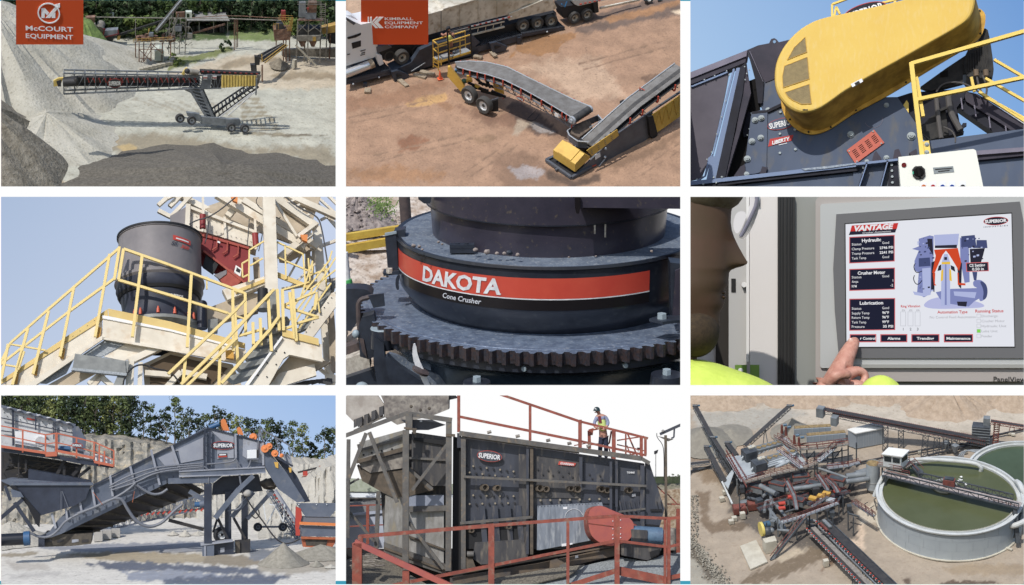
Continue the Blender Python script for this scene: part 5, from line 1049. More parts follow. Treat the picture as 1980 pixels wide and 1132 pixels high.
for i in range(9):t.p('bolt',q_dk).cone(V(592+i*7,642-i*9.4,19),V(592+i*7,642-i*9.4,18),1.1,1.1,6)
for a,b in (((572,622),(652,494)),((570,590),(640,500)),((545,640),(604,560)),((600,560),(652,520)),((575,640),(640,548)),((612,565),(618,605)),((580,580),(604,506))):B(t.p('handrail',q_yel),a,b,3,14)
# crusher
t=Thing(C,'cone_crusher','big grey and navy cone crusher with orange bolts standing on the cream platform','cone crusher')
cx,Yc=309,46;rs=1/math.cos(R(22));ctr=V(cx,560,Yc);el=lambda y:(V(cx,y,Yc)-ctr).z
sh=t.p('upper_shell',q_shell);R1=79
sh.lathe(ctr,[(R1-3,el(462)),(R1+1,el(462)),(R1+1,el(466)),(R1-1,el(467)),(R1,el(548)),(R1+1,el(550))],64);t.p('rim',q_dk).lathe(ctr,[(R1+2.5,el(461)),(R1+2.5,el(464.5)),(R1-.5,el(465))],64)
t.p('flange',q_shell).lathe(ctr,[(R1,el(546)),(R1+5,el(548)),(R1+6,el(554)),(R1+2,el(558))],64);t.p('dust_seal',q_nav).lathe(ctr,[(R1+2,el(556)),(R1+3,el(568)),(R1-2,el(577)),(R1-8,el(584))],64);t.p('seal_ring',q_dk).lathe(ctr,[(R1-4,el(576)),(R1,el(577)),(R1-3,el(582)),(R1-10,el(584))],64)
t.p('lower_shell',q_nav).lathe(ctr,[(R1-5,el(580)),(R1-9,el(600)),(R1-9,el(626)),(R1-4,el(634))],64);t.p('base_ring',q_gry).lathe(ctr,[(R1-16,el(633)),(R1-1,el(635)),(R1-1,el(641)),(R1-18,el(650))],64);t.p('under_pan',q_dk).lathe(ctr,[(R1-12,el(648)),(R1-20,el(668))],48)
for a in (184,208,232,242,268,292,316,328,352):
    p=ctr+vec(math.cos(R(a))*(R1-5),math.sin(R(a))*(R1-5),el(632));k=t.p('bolt',q_bolt);k.cone(p,p+vec(0,0,9),3.1,2.6,10);k.cone(p+vec(0,0,9),p+vec(0,0,13),1.9,1.5,8)
def bendc(c,r,a0,z0):return lambda X,Y:c+vec(math.cos(R(a0)+X/r)*r,math.sin(R(a0)+X/r)*r,z0+Y)
def band(m,c,r,a0,a1,z0,z1,n=14,skew=0):m.add([c+vec(math.cos(R(a0+(a1-a0)*i/n))*r,math.sin(R(a0+(a1-a0)*i/n))*r,z+skew*i/n) for z in (z0,z1) for i in range(n+1)],[(i,i+1,n+2+i,n+1+i) for i in range(n)])
band(t.p('label',q_lab),ctr,R1+1,288,316,el(494),el(485),skew=-4);band(t.p('label_line',q_wht),ctr,R1+1.6,292,312,el(492),el(489.6),skew=-2);t.p('lettering',q_nav).text('SS',ctr,(1,0,0),(0,0,1),7,off=.03,shear=.3,wid=14,bend=bendc(ctr,R1+1.6,290,el(501)));t.p('lettering',q_lab).text('300',ctr,(1,0,0),(0,0,1),7,off=.03,shear=.3,wid=20,bend=bendc(ctr,R1+1.6,306,el(504)))
t.p('lettering',q_wht).text('SUPERIOR',ctr,(1,0,0),(0,0,1),4.4,off=.03,wid=27,bend=bendc(ctr,R1-7,297,el(596)))
B(t.p('side_strip',q_shell),(236,458),(232,560),3,Yc-30);
for x,y in ((232,545),(372,560)):t.p('clamp',q_dk).ball(V(x,y,Yc-10),8,8,12,10,6,.15)
t.p('accumulator',q_nav).tube(V(391,636,10),V(391,590,10),9.5,20);t.p('accumulator',q_nav).ball(V(391,588,10),9.5,9.5,7);PN(t.p('control_box',q_gry),[(402,618),(421,616),(421,640),(402,642)],14,16)
# platform
t=Thing(C,'platform','cream steel platform deck under the crusher with yellow toe boards and grey grating','platform')
PN(t.p('front_beam',q_crm),[(199,614),(330,640),(452,672),(476,676),(470,704),(302,672),(198,652)],-30,8);PN(t.p('front_flange',q_wht),[(198,610),(212,612),(330,637),(450,668),(450,672),(330,641),(198,616)],-33,6)
PN(t.p('toe_board',q_yel2),[(209,597),(330,622),(474,664),(474,674),(325,639),(210,611)],-30,3);PN(t.p('toe_board',q_yel2),[(-5,748),(-5,740),(208,598),(209,612)],-28,3)
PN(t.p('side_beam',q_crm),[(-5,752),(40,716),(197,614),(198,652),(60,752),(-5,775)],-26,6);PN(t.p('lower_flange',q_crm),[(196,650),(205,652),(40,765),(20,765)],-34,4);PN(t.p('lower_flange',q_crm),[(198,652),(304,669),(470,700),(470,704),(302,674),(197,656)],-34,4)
PN(t.p('grating',q_grat),[(206,655),(246,663),(196,690),(160,686)],-18,3);PN(t.p('grating',q_grat),[(128,700),(145,690),(128,722),(90,742),(56,740)],-18,3);PN(t.p('panel',q_crm),[(246,663),(296,671),(240,698),(200,690)],-16,3);PN(t.p('panel',q_crs),[(144,716),(190,720),(130,752),(80,752)],-14,3)
PN(t.p('grey_channel',q_gry),[(145,684),(242,698),(244,722),(140,712)],-40,8);PN(t.p('channel_flange',q_grat),[(138,711),(246,722),(244,727),(138,716)],-44,8);PN(t.p('grey_post',q_gry),[(240,698),(250,698),(246,724),(232,752),(216,752)],-38,6)
for a,b,w in (((310,672),(250,700),12),((252,700),(250,752),14),((272,702),(270,752),8),((302,674),(300,676),6),((172,744),(192,726),9),((192,726),(222,752),9),((200,722),(176,752),9)):B(t.p('under_beam',q_crm),a,b,w,-20)
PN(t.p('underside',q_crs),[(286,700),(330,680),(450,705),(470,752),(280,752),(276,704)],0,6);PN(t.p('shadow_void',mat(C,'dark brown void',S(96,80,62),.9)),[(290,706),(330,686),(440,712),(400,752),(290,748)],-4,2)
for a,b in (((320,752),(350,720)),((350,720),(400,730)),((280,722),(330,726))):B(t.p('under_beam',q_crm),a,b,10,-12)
t.p('cable',q_dk).pipe([V(238,752,-42),V(240,730,-42),V(256,710,-42),V(276,704,-42),V(300,714,-42),V(330,718,-42),V(350,744,-42)],1.6,7,2)
for i in range(12):t.p('bolt',q_dk).cone(V(120+i*7,654-i*5+12,-27),V(120+i*7,654-i*5+12,-28),1.3,1.3,6) if i % 2 else None
railing_t=Thing(C,'handrail','pale yellow handrail running down the left side of the platform into the sky','handrail')
t=railing_t;YH=-34
for a,b,w in (((0,704),(20,664),4),((20,664),(92,600),4),((92,600),(232,479),4.6),((0,704),(4,700),3),((0,706),(132,604),4),((132,604),(220,540),4.6),((20,666),(88,678),3),((10,706),(40,711),3)):B(t.p('rail',q_yel),a,b,w,YH)
for (x0_,y0_,x1_,y1_) in ((2,735,16,666),(24,745,54,636),(64,724,94,602),(116,690,143,556),(184,652,212,492),(221,542,231,478),(34,716,46,680)):
    m=t.p('post',q_yel);B(m,(x0_,y0_),(x1_,y1_),5,YH);
for x,y in ((30,735),(68,718),(120,686),(190,646)):PN(t.p('post_bracket',mat(C,'deep yellow bracket',S(214,158,50),.5)),[(x-1,y-14),(x+6,y-12),(x+3,y+8),(x-4,y+6)],YH+4,6)
t=Thing(C,'handrail','pale yellow handrail crossing in front of the grey cone crusher','handrail');YH=-44
for a,b,w in (((239,482),(325,512),5),((325,512),(395,538),4.6),((395,538),(470,566),4.6),((229,542),(330,572),5),((330,572),(440,606),4.6),((440,606),(476,618),3),((452,562),(475,568),4)):B(t.p('rail',q_yel),a,b,w,YH)
for (x0_,y0_,x1_,y1_) in ((229,542,239,482),(256,652,275,494),(362,672,370,532),(451,680,450,562),(475,650,474,568),(460,704,454,600)):B(t.p('post',q_yel),(x0_,y0_),(x1_,y1_),5.4,YH)
PN(t.p('post_bracket',mat(C,'deep yellow bracket',S(214,158,50),.5)),[(436,678),(452,676),(452,694),(437,692)],YH,6)
# front stair
t=Thing(C,'stair','grey tread stair with a wide cream stringer and yellow handrails in the foreground','stair');YF=-90
PN(t.p('stringer',q_crm),[(474,744),(478,738),(545,653),(546,648),(622,666),(624,700),(560,686),(548,694),(516,752),(470,752)],YF+10,8);PN(t.p('stringer_flange',q_wht),[(470,752),(544,650),(547,653),(476,752)],YF+4,6);PN(t.p('landing_toe',q_yel2),[(546,636),(616,655),(617,668),(546,650)],YF+6,4)
for x,y in ((534,679),(550,682),(517,702),(534,705),(499,726),(516,729)):t.p('bolt',q_dk).cone(V(x,y,YF+9),V(x,y,YF+8),1.5,1.5,6)
PN(t.p('landing_beam',q_crs),[(560,688),(640,700),(612,716),(520,752),(510,748)],YF+40,8);PN(t.p('landing_beam',q_crm),[(540,722),(608,704),(612,726),(530,752),(520,748)],YF+30,8)
for i in range(6):PN(t.p('tread',q_gry),[(440+i*16,728-i*22),(500+i*11,712-i*20),(506+i*11,720-i*20),(452+i*14,736-i*21)],YF+18,26)
PN(t.p('side_panel',q_gry),[(522,560),(536,560),(544,650),(528,664),(520,640)],YF+26,10)
for a,b,w in (((325,724),(458,598),5),((458,598),(475,580),4),((350,744),(425,670),5.4),((425,670),(524,566),5.4),((524,566),(530,560),5),((356,752),(458,654),5),((428,742),(520,640),5.6),((520,640),(540,612),5.6)):B(t.p('handrail',q_yel),a,b,w,YF)
for (x0_,y0_,x1_,y1_) in ((353,752,359,690),(423,752,426,666),(525,680,518,570),(540,640,536,560),(548,640,546,560),(570,656,560,566),(573,660,566,560),(490,666,489,624),(505,668,503,616),(608,600,612,570)):B(t.p('post',q_yel),(x0_,y0_),(x1_,y1_),5.4,YF+4)
for a,b in (((546,592),(616,614)),((616,614),(574,626)),((546,592),(610,565)),((545,638),(570,630)),((462,650),(512,636))):B(t.p('rail',q_yel),a,b,4.4,YF+10)
t=Thing(C,'lubrication_pump','dark cylinder pump hanging by the column behind the stair','pump');t.p('pump_body',q_dk).tube(V(508,592,0),V(508,560,0),10,16);t.p('pump_head',q_gry).tube(V(509,600,0),V(509,588,0),13,16);t.p('hose',q_cb).pipe([V(500,600,0),V(484,612,0),V(468,640,0),V(462,652,0)],1.6,7,2);t.p('pipe',q_dk).tube(V(518,600,0),V(521,660,0),2,8)
t=Thing(C,'beam_stack','cream channels and dark pipes at the lower right corner under the stair','steelwork');B(t.p('beam',q_crm),(618,690),(642,726),6,-20);B(t.p('beam',q_crm),(600,700),(652,740),6,-10);PN(t.p('beam',q_crm),[(628,722),(655,726),(655,740),(632,738)],-30,6)
for i in range(5):t.p('pipe',q_cb).pipe([V(560+i*14,748-i*2,-30),V(600+i*10,736-i*1,-30),V(640,742,-30)],3,7,1)
PN(t.p('rear_post',q_crs),[(632,600),(645,592),(655,720),(640,720)],60,6)
# ================= FIELD 5: close view of a cone crusher with its ring gear =================
random.seed(55)
C=c5;G,V,P=C.G,C.V,C.P
r_nav=mat(C,'black navy paint',S(46,52,64),.28,col2=S(38,42,54),px=60,c3=S(70,74,80),c3px=16,c3amt=.06)
r_pur=mat(C,'dark plum paint',S(66,62,76),.3,col2=S(54,52,66),px=60,c3=S(120,108,84),c3px=9,c3amt=-.08)
r_deck=mat(C,'dusty blue deck',S(112,124,140),.75,col2=S(86,98,116),px=26,bump=.4,bpx=3,c3=S(176,178,176),c3px=5,c3amt=.1)
r_ring=mat(C,'worn steel ring',S(124,140,164),.42,metal=.25,col2=S(92,106,130),px=20,bump=.3,bpx=3,c3=S(176,184,194),c3px=7,c3amt=.1)
r_tooth=mat(C,'greasy rusty tooth',S(54,58,70),.4,col2=S(74,56,52),px=6,c3=S(40,40,44),c3px=5,c3amt=.4)
r_org=mat(C,'orange red decal',S(204,62,44),.35,col2=S(214,76,52),px=90);r_wht=mat(C,'white decal',S(236,236,238),.5,col2=S(206,208,214),px=14);r_blk=mat(C,'black decal',S(26,22,26),.35);r_lit=mat(C,'silver lettering',S(206,210,220),.5)
r_dk=mat(C,'dark bracket',S(50,58,72),.4,col2=S(38,44,56),px=24);r_bolt=mat(C,'dusty bolt',S(150,166,176),.45);r_yel=mat(C,'yellow beam',S(222,186,50),.5,col2=S(200,162,40),px=24);r_rust=mat(C,'rust dark steel',S(92,78,76),.6,col2=S(70,62,64),px=12)
r_dirt=mat(C,'sunlit dust ground',S(214,202,190),.95,col2=S(164,142,122),px=26,bump=.5,bpx=6,c3=S(120,102,88),c3px=8,c3amt=.25);r_rock=mat(C,'broken rock',S(170,156,148),.9,col2=S(104,94,94),px=12);r_cem=mat(C,'pale steel beam',S(206,200,188),.7,col2=S(160,150,138),px=10);r_grn=mat(C,'weeds',S(140,170,80),.8,col2=S(90,120,60),px=6)
r_bowl=mat(C,'blue steel bowl',S(60,78,98),.25,col2=S(44,58,76),px=70)
c50=V(1060,575,0);e5=lambda y:(V(1060,y,0)-c50).z
# ground and rubble behind
g=struct(C,'ground',r_dirt,cap=False)
ground_grid(C,g,-420,120,-300,640,60,100,lambda x,y:-190+.45*max(0,y)+nz(x,y,60)*5+nz(x+9,y,17)*2)
GS=lambda x,y:pln(C,x,y,(0,0,-190),(0,-.45,1))
rk=single(C,'rubble_heap',r_rock,'sunlit heap of broken rock behind the yellow beams','rubble heap');q0=GS(690,425);mound(rk,(q0.x,q0.y+30,q0.z-12),105,100,66,60,14,.12,5)
rs_=single(C,'loose_rocks',r_rock,'loose rocks scattered over the rubble heap','rocks',None,'stuff')
for i in range(260):
    a,b=rnd(0,6.28),rnd(0,1)**.6;rs_.ball((q0.x+math.cos(a)*100*b,q0.y+30+math.sin(a)*95*b,q0.z-10+66*(1-b)**1.1),rnd(2,5),rnd(2,5),rnd(2,4.4),6,4,.22)
wd=single(C,'weeds',r_grn,'bright green weeds growing over the rubble heap','weeds',None,'stuff')
for i in range(420):
    x,y=random.gauss(736,14),random.gauss(400,12);p=V(x,y,q0.y+rnd(-40,20));s=rnd(2,5);wd.add([p,p+vec(s,rnd(-2,2),s*.5),p+vec(s*.3,0,s*1.3)],[(0,1,2)])
bl=single(C,'concrete_edge',r_rust,'brown steel sill lying behind the crusher beside the dark pole','sill');bl.beam(V(794,428,380),V(838,433,380),14,12)
for i in range(3):bb=single(C,'soil_bank',r_dirt,('low bank of brown soil in front of the rubble heap','low soil bank behind the yellow beams','soil bank beyond the dark pole')[i],'soil bank');q=GS((690,720,820)[i],(446,470,440)[i]);mound(bb,(q.x,q.y,q.z-6),90,40,14,40,6,.15,30+i)
pl=single(C,'post',r_rust,'dark round pole standing behind the crusher deck','post');pl.tube(V(787,452,330),V(781,370,330),12,20)
t=Thing(C,'handrail','two flat yellow beams of a guard rail at the left behind the bracket','handrail')
t.p('rail',r_yel).beam(V(655,461,160),V(790,440,200),13,14);t.p('rail',r_yel).beam(V(655,484,150),V(752,467,180),13,16)
t.p('rail',r_yel).beam(V(755,556,150),V(782,548,150),8,7)
wp=single(C,'marker_post',r_wht,'white post with a green band at the far left edge','post');wp.cone(V(672,560,60),V(668,488,60),8,5,14);wp2=single(C,'green_strap',mat(C,'green strap',S(50,170,80),.6),'green strap wrapped around the white marker post','strap');wp2.cone(V(673,548,58),V(672,541,58),9,8.4,14)
# crusher
t=Thing(C,'cone_crusher','huge dark navy cone crusher with a steel gear ring and an orange red name band','cone crusher')
zD=e5(446);zR=0
t.p('upper_drum',r_pur).lathe(c50,[(234,zD+62),(234,zD+240)],120);t.p('middle_drum',r_pur).lathe(c50,[(222,zD),(226,zD+62),(234,zD+62)],120);t.p('seam',r_nav).lathe(c50,[(235,zD+60),(235,zD+62),(226,zD+60)],120)
t.p('deck',r_deck).lathe(c50,[(200,zD+.5),(284,zD)],120);t.p('deck_lip',r_nav).lathe(c50,[(284,zD),(286,zD-2),(288,zD-1),(292,zD+1),(293,zD-4),(289,zD-7)],140)
t.p('body_wall',r_nav).lathe(c50,[(289,zD-7),(289,zD-80),(284,zD-96),(264,zD-122),(256,zR+1)],140)
bd=t.p('name_band',r_org);band(bd,c50,289.8,181,307,zD-20,zD-57,60);wl=t.p('white_line',r_wht);band(wl,c50,290.2,181,307,zD-57,zD-59,60);bk_=t.p('black_band',r_blk);band(bk_,c50,289.8,206,307,zD-59,zD-78,50)
le=t.p('lettering',r_wht);le.text('DAKOTA',c50,(1,0,0),(0,0,1),27,off=.035,shear=.12,wid=178,bend=lambda X,Y:c50+vec(math.cos(R(234.5)+X/291)*291,math.sin(R(234.5)+X/291)*291,zD-38.5+Y));t.p('lettering',r_wht).text('.',c50,(1,0,0),(0,0,1),12,bend=lambda X,Y:c50+vec(math.cos(R(252)+X/291)*291,math.sin(R(252)+X/291)*291,zD-46+Y))
t.p('lettering',r_lit).text('Cone Crusher',c50,(1,0,0),(0,0,1),9.5,off=.012,shear=.22,wid=84,bend=lambda X,Y:c50+vec(math.cos(R(236.5)+X/291)*291,math.sin(R(236.5)+X/291)*291,zD-69+Y))
rg=t.p('gear_ring',r_ring);NT=96;top=[];
rg.lathe(c50,[(240,zR+.4),(346,zR+.4)],144);rg.lathe(c50,[(346,zR+.4),(347,zR-.4),(349,zR-.4),(350,zR+.2),(356,zR)],144)
rg.lathe(c50,[(356,zR-22),(300,zR-22)],144)
tt=t.p('gear_teeth',r_tooth)
prof=[(0,358),(.2,358),(.3,364),(.4,369),(.64,369),(.74,364),(.84,358)];pts=[]
for i in range(NT):
    for f,r_ in prof:a=2*math.pi*(i+f)/NT;pts.append((r_*math.cos(a),r_*math.sin(a)))
m_=len(pts);tt.add([c50+vec(x,y,zR) for x,y in pts]+[c50+vec(x,y,zR-23) for x,y in pts],[(i,(i+1) % m_,m_+(i+1) % m_,m_+i) for i in range(m_)])
rt=t.p('tooth_tops',r_ring);inn=[c50+vec(x/math.hypot(x,y)*355.5,y/math.hypot(x,y)*355.5,zR) for x,y in pts];rt.add([c50+vec(x,y,zR) for x,y in pts]+inn,[(i,(i+1) % m_,m_+(i+1) % m_,m_+i) for i in range(m_)])
t.p('lower_bowl',r_bowl).lathe(c50,[(330,zR-22),(330,zR-36),(346,zR-40),(346,zR-44),(322,zR-60),(300,zR-110),(318,zR-130),(330,zR-260)],120)
t.p('bowl_flange',r_nav).lathe(c50,[(350,zR-24),(352,zR-40),(344,zR-46)],120)
for a in (262,291):p=c50+vec(math.cos(R(a))*352,math.sin(R(a))*352,zR-33);k=t.p('bolt',r_bolt);k.cone(p,p+vec(math.cos(R(a))*5,math.sin(R(a))*5,0),5,4,10)
for x,y,r in ((1289,724,30),(922,738,26)):
    p=V(x,y,-352);t.p('hold_down_pad',r_nav).cone(p-vec(0,0,30),p,r,r*.9,28);t.p('bolt',r_bolt).cone(p,p+vec(0,0,9),8,7.5,6)
for x0_,x1_,y in ((872,915,480),(1261,1296,486)):
    p=V((x0_+x1_)/2,y+8,-190+(60 if x0_>1000 else 0));q=t.p('deck_block',r_dk);q.box(p,x1_-x0_,16,8,0);q.box(p+vec(0,0,8.5),x1_-x0_+1,17,7,0)
    for dx in (-8,8):t.p('bolt',r_nav).cone(p+vec(dx,0,15),p+vec(dx,0,17),4,4,12)
hood=t.p('side_box',r_pur);PN5=lambda m,pts,Y,th=6:m.prism([V(x,y,Y) for x,y in pts],(0,th,0));PN5(hood,[(1113,370),(1330,370),(1330,404.5),(1127,402),(1126,404),(1121,404),(1118,370)],-262,60);PN5(t.p('hose_cover',r_blk),chaikin([(1111,370),(1123,370),(1122,414),(1112,413)],1),-268,8)
PN5(t.p('bracket',r_dk),[(806,370),(835,370),(832,394),(820,394),(809,386)],-120,30)
for a,l in ((289,16),(294,24)):band(t.p('drip_mark',r_cem),c50,234.6 if l>20 else 234.6,a-.4,a+.4,zD+60,zD+60-l,2)
# rocks on the deck
for i,(x,y,r) in enumerate(((800,478,4.5),(811,479,3.6),(817,484,2.6),(848,470,3),(855,474,2.6),(920,486,5),(942,491,6),(961,492.5,4),(975,492.5,4),(985,492,6),(1001,495,4),(1152,497,2),(1100,499,2),(1260,488,3))):
    q=single(C,'stone',r_rock if i != 9 else r_dk,'small loose stone on the dusty crusher deck, %s from the left' % nth(i+1),'stone','stones on the crusher deck');p=G(x,y,zD);q.ball(p+vec(0,0,r*.5),r,r*.9,r*.75,7,5,.18)
# bracket at the left of the drum
t=Thing(C,'guide_bracket','dark upright guide bracket bolted beside the left side of the name band','bracket');Yb=-60
PN5(t.p('plate',r_dk),[(744,455),(766,450),(770,520),(750,522)],Yb,8);PN5(t.p('plate',r_dk),[(762,447),(783,444),(780,520),(770,522)],Yb+4,30);PN5(t.p('top_edge',r_bolt),[(744,452),(766,448),(767,452),(744,457)],Yb-2,6);PN5(t.p('foot',r_dk),[(740,528),(772,524),(774,531),(742,534)],Yb-8,30);t.p('bolt',r_cem).cone(V(753,528,Yb-4),V(753,519,Yb-4),7,6.5,6)
PN5(t.p('curved_strap',r_dk),chaikin([(768,532),(764,545),(766,560),(772,562),(770,548),(774,534)],1),Yb-20,6)
t=Thing(C,'guide_bracket','dark column and foot plate with a bright bolt at the right edge of the ring','bracket');PN5(t.p('column',r_dk),[(1296,508),(1330,512),(1330,615),(1298,616)],-250,40);PN5(t.p('column_face',r_pur),[(1306,524),(1330,514),(1330,612),(1300,618)],-262,6);ft=t.p('foot',r_dk);q=V(1284,622,-292);ft.prism([q+vec(-26,0,0),q+vec(-4,-18,0),q+vec(40,-4,0),q+vec(40,22,0),q+vec(-8,20,0)],(0,0,5));t.p('bolt',r_bolt).cone(q+vec(-4,2,5),q+vec(-4,2,14),9,8.4,6)
# pinion and clamp lower left
t=Thing(C,'ring_clamp','dark clamp bracket gripping the gear ring at the lower left','clamp');Yc=-150
PN5(t.p('arm',r_dk),chaikin([(655,560),(700,558),(720,566),(718,580),(690,585),(688,640),(655,640)],1),Yc,40);cl=t.p('curved_arm',r_rust);cl.pipe([V(739,572,Yc-14),V(715,574,Yc-14),V(694,580,Yc-14),(V(692,600,Yc-14)),V(697,660,Yc-14)],4.5,8,2);PN5(t.p('grip_plate',r_dk),[(712,572),(742,568),(744,592),(722,596)],Yc-22,4)
PN5(t.p('block',r_dk),[(700,614),(722,608),(726,624),(726,690),(712,695),(696,690),(693,632)],Yc-20,30);PN5(t.p('block_side',r_rust),[(695,655),(703,657),(710,694),(700,680)],Yc-24,6);t.p('bolt',r_bolt).ball(V(688,646,Yc-20),7,7,8)
t=Thing(C,'pinion_gear','black pinion housing with a bolt under the teeth of the gear ring','pinion');p=V(742,672,-180);t.p('drum',r_nav).cone(p,p+vec(0,0,36),25,24,30);t.p('cap',r_bolt).cone(p+vec(0,0,36),p+vec(0,0,38),24,23,30);t.p('bolt',r_bolt).cone(p+vec(-2,0,38),p+vec(-2,0,45),7,6.4,6);PN5(t.p('leg',r_dk),[(724,650),(742,665),(744,690),(760,750),(730,750),(722,700)],-212,20)
t=Thing(C,'base_frame','pale and blue base frame beams under the crusher at the lower left','frame');PN5(t.p('beam',r_cem),[(655,700),(712,680),(716,712),(655,738)],-120,30);PN5(t.p('beam',r_rust),[(655,676),(705,660),(706,684),(655,704)],-90,30);PN5(t.p('lower_beam',r_dk),[(655,736),(722,714),(734,752),(655,760)],-140,20);t.p('nut',r_bolt).ball(V(700,750,-170),13,12,11)
PN5(t.p('diagonal',r_dk),chaikin([(744,682),(766,706),(800,728),(840,752),(760,752),(748,720)],1),-260,20);PN5(t.p('curved_plate',r_deck),chaikin([(745,682),(770,688),(810,712),(860,730),(930,756),(820,756),(780,716)],1),-240,10)
PN5(t.p('highlight_strip',r_wht),chaikin([(798,666),(804,664),(808,690),(820,716),(836,756),(826,756),(808,720),(797,692)],1),-330,2);w2=t.p('rubber_plug',r_rust);w2.cone(V(812,720,-340),V(814,716,-340),15,16,24)  # white ribbon: a highlight built in as a thin sheet
# ================= FIELD 6: operator touching a control screen =================
random.seed(66)
C=c6;G,V,P=C.G,C.V,C.P
def pl6(m,pts,Y,th=1):return m.prism([V(x,y,Y) for x,y in pts],(0,th,0))
def rc6(m,x0,y0,x1,y1,Y,th=1):return pl6(m,[(x0,y0),(x1,y0),(x1,y1),(x0,y1)],Y,th)
K={n:mat(C,n,S(*c),.5) for n,c in (('white cabinet enamel',(212,206,200)),('grey cabinet',(180,178,174)),('black rubber',(28,27,26)),('warm grey wall',(138,140,134)),('device rim',(164,156,150)),('device face',(176,178,176)),('dark bezel',(98,98,100)),('bright trim',(222,220,216)),('shadow black',(14,13,12)))}
K['white cabinet enamel']=mat(C,'fine grained enamel',S(214,208,202),.6,bump=.25,bpx=2)
w=single(C,'cabinet',K['white cabinet enamel'],'white enamel cabinet door left of the black seal','cabinet door');rc6(w,1449.5,372,1504,750,20,30)
w=single(C,'cabinet',K['grey cabinet'],'pale grey cabinet frame panel behind the nose of the operator','cabinet frame');rc6(w,1409,372,1446,750,40,20)
w=single(C,'trim_strip',K['bright trim'],'thin bright vertical trim strip along the cabinet door','strip');rc6(w,1443,372,1448.5,700,24,16)
w=single(C,'wall_panel',K['white cabinet enamel'],'pale wall panel behind the face of the operator','panel');rc6(w,1325,372,1410,750,60,10)
w=single(C,'dark_opening',mat(C,'dark recess',S(40,34,28),.8),'tall dark opening beside the cabinet frame behind the chin','opening');rc6(w,1384,500,1409,750,52,6)
w=single(C,'slot',K['shadow black'],'small black slot in the cabinet frame below the nose','slot');rc6(w,1414,539,1422.5,565,38,2)
w=single(C,'knob',K['bright trim'],'small round white knob on the cabinet frame','knob');w.cone(V(1439,551,38),V(1439,551,28),5.5,5,20);w2=single(C,'hinge_block',K['shadow black'],'black block at the top of the white door behind the glasses','hinge');rc6(w2,1461,372,1469,399,14,6)
t=Thing(C,'door_latch','green lit metal latch plate with a round screw at the bottom of the door','latch');gr=mat(C,'olive latch',S(110,150,50),.35,.3)
rc6(t.p('plate',gr),1421,706,1468,750,10,6);t.p('screw',K['bright trim']).cone(V(1432,717,10),V(1432,717,7),5,4,14);rc6(t.p('latch_bar',K['device rim']),1444,700,1450,750,4,8)
t=Thing(C,'rubber_seal','wide black ribbed rubber door seal between the cabinet door and the screen unit','seal')
rc6(t.p('seal_body',K['black rubber']),1503.5,372,1536.5,750,16,20)
for x in (1508,1513.5,1521,1527,1531.5):t.p('ridge',mat(C,'worn rubber',S(44,43,42),.4)).tube(V(x,376,15),V(x,748,15),1.6,6)
w=single(C,'wall',K['warm grey wall'],'warm grey panel strip between the black seal and the screen unit','wall');rc6(w,1536.5,372,1990,760,30,6)
# screen unit
def rrect(x0,y0,x1,y1,r,n=6,sl=0):
    o=[]
    for cx,cy,a in ((x1-r,y0+r,-90),(x1-r,y1-r,0),(x0+r,y1-r,90),(x0+r,y0+r,180)):
        for i in range(n+1):q=R(a+90*i/n);px=cx+r*math.cos(q);py=cy+r*math.sin(q);o.append((px,py+(sl*(px-x0) if cy<(y0+y1)/2 else 0)))
    return o
t=Thing(C,'touch_screen','grey framed touch screen control panel showing crusher status pages','control panel')
pl6(t.p('outer_rim',K['device rim']),rrect(1577,381,2060,738,10,sl=-.03),8,22);pl6(t.p('face',K['device face']),rrect(1586,395,2060,712,5,sl=-.055),2,6);rc6(t.p('lower_ledge',mat(C,'ledge',S(150,150,144),.4)),1640,705,2000,712,0,4)
pl6(t.p('bezel',K['dark bezel']),[(1617,414.5),(1972,390),(1985,460),(1985,693),(1622,693),(1614,600),(1611,520)],-2,4);pl6(t.p('black_frame',K['shadow black']),[(1633,432),(1957,411),(1963,672),(1635,673)],-3,1)
t.p('lettering',K['shadow black']).text('PanelView',V(1952,733.5,7),(1,0,0),(0,0,1),9,off=.01,wid=57,align='CENTER',lift=.8)
YS=-3.6;E={n:mat(C,'screen '+n,T0(*c),emit_=1) for n,c in (('white',(226,228,236)),('navy',(34,36,54)),('red',(196,58,56)),('pink',(206,106,112)),('text',(230,230,234)),('grey text',(150,150,158)),('lavender',(126,134,184)),('pale lavender',(174,182,220)),('steel',(70,78,118)),('dark',(44,44,58)),('orange',(206,74,44)),('yellow',(230,190,70)),('green',(130,214,84)),('line',(186,188,196)),('soft shade',(180,184,222)))}
scn=t.p('display',E['white']);pl6(scn,[(1635,434),(1955.5,413.5),(1961.5,670.5),(1637,671)],YS,.5)
def D(n,pts,l=1,nm='graphic'):m=t.p(nm,E[n],parent=scn);pl6(m,pts,YS-.15*l-.1,.1);return m
def sl_(y):return-.062*max(0,(671-y)/250)
def TX(s_,x,y,h,n='text',w=None,al='CENTER',off=.008,sh=0,l=5):
    k=sl_(y);t.p('lettering',E[n],parent=scn).text(s_,V(x,y,YS-.15*l-.1),(1,0,-k),(k,0,1),h,off=off,wid=w,align=al,shear=sh,lift=0)
def boxq(x0,y0,x1,y1,n='navy',bn='pink',bw=1.6):
    k=sl_((y0+y1)/2);q=lambda x,y:(x,y+k*(x-x0));D(bn,[q(x0,y0),q(x1,y0),q(x1,y1),q(x0,y1)],1,'box_border');D(n,[q(x0+bw,y0+bw),q(x1-bw,y0+bw),q(x1-bw,y1-bw),q(x0+bw,y1-bw)],2,'box')
D('red',[(1647,436.5),(1737,431.5),(1734,443),(1644,448)]);D('dark',[(1644,448),(1733.5,443),(1731,450),(1641,455)]);TX('VANTAGE',1690,440,9.5,'text',72,off=.05,sh=.25);TX('Crusher Automation',1695,449,3,'text',52,sh=.2)
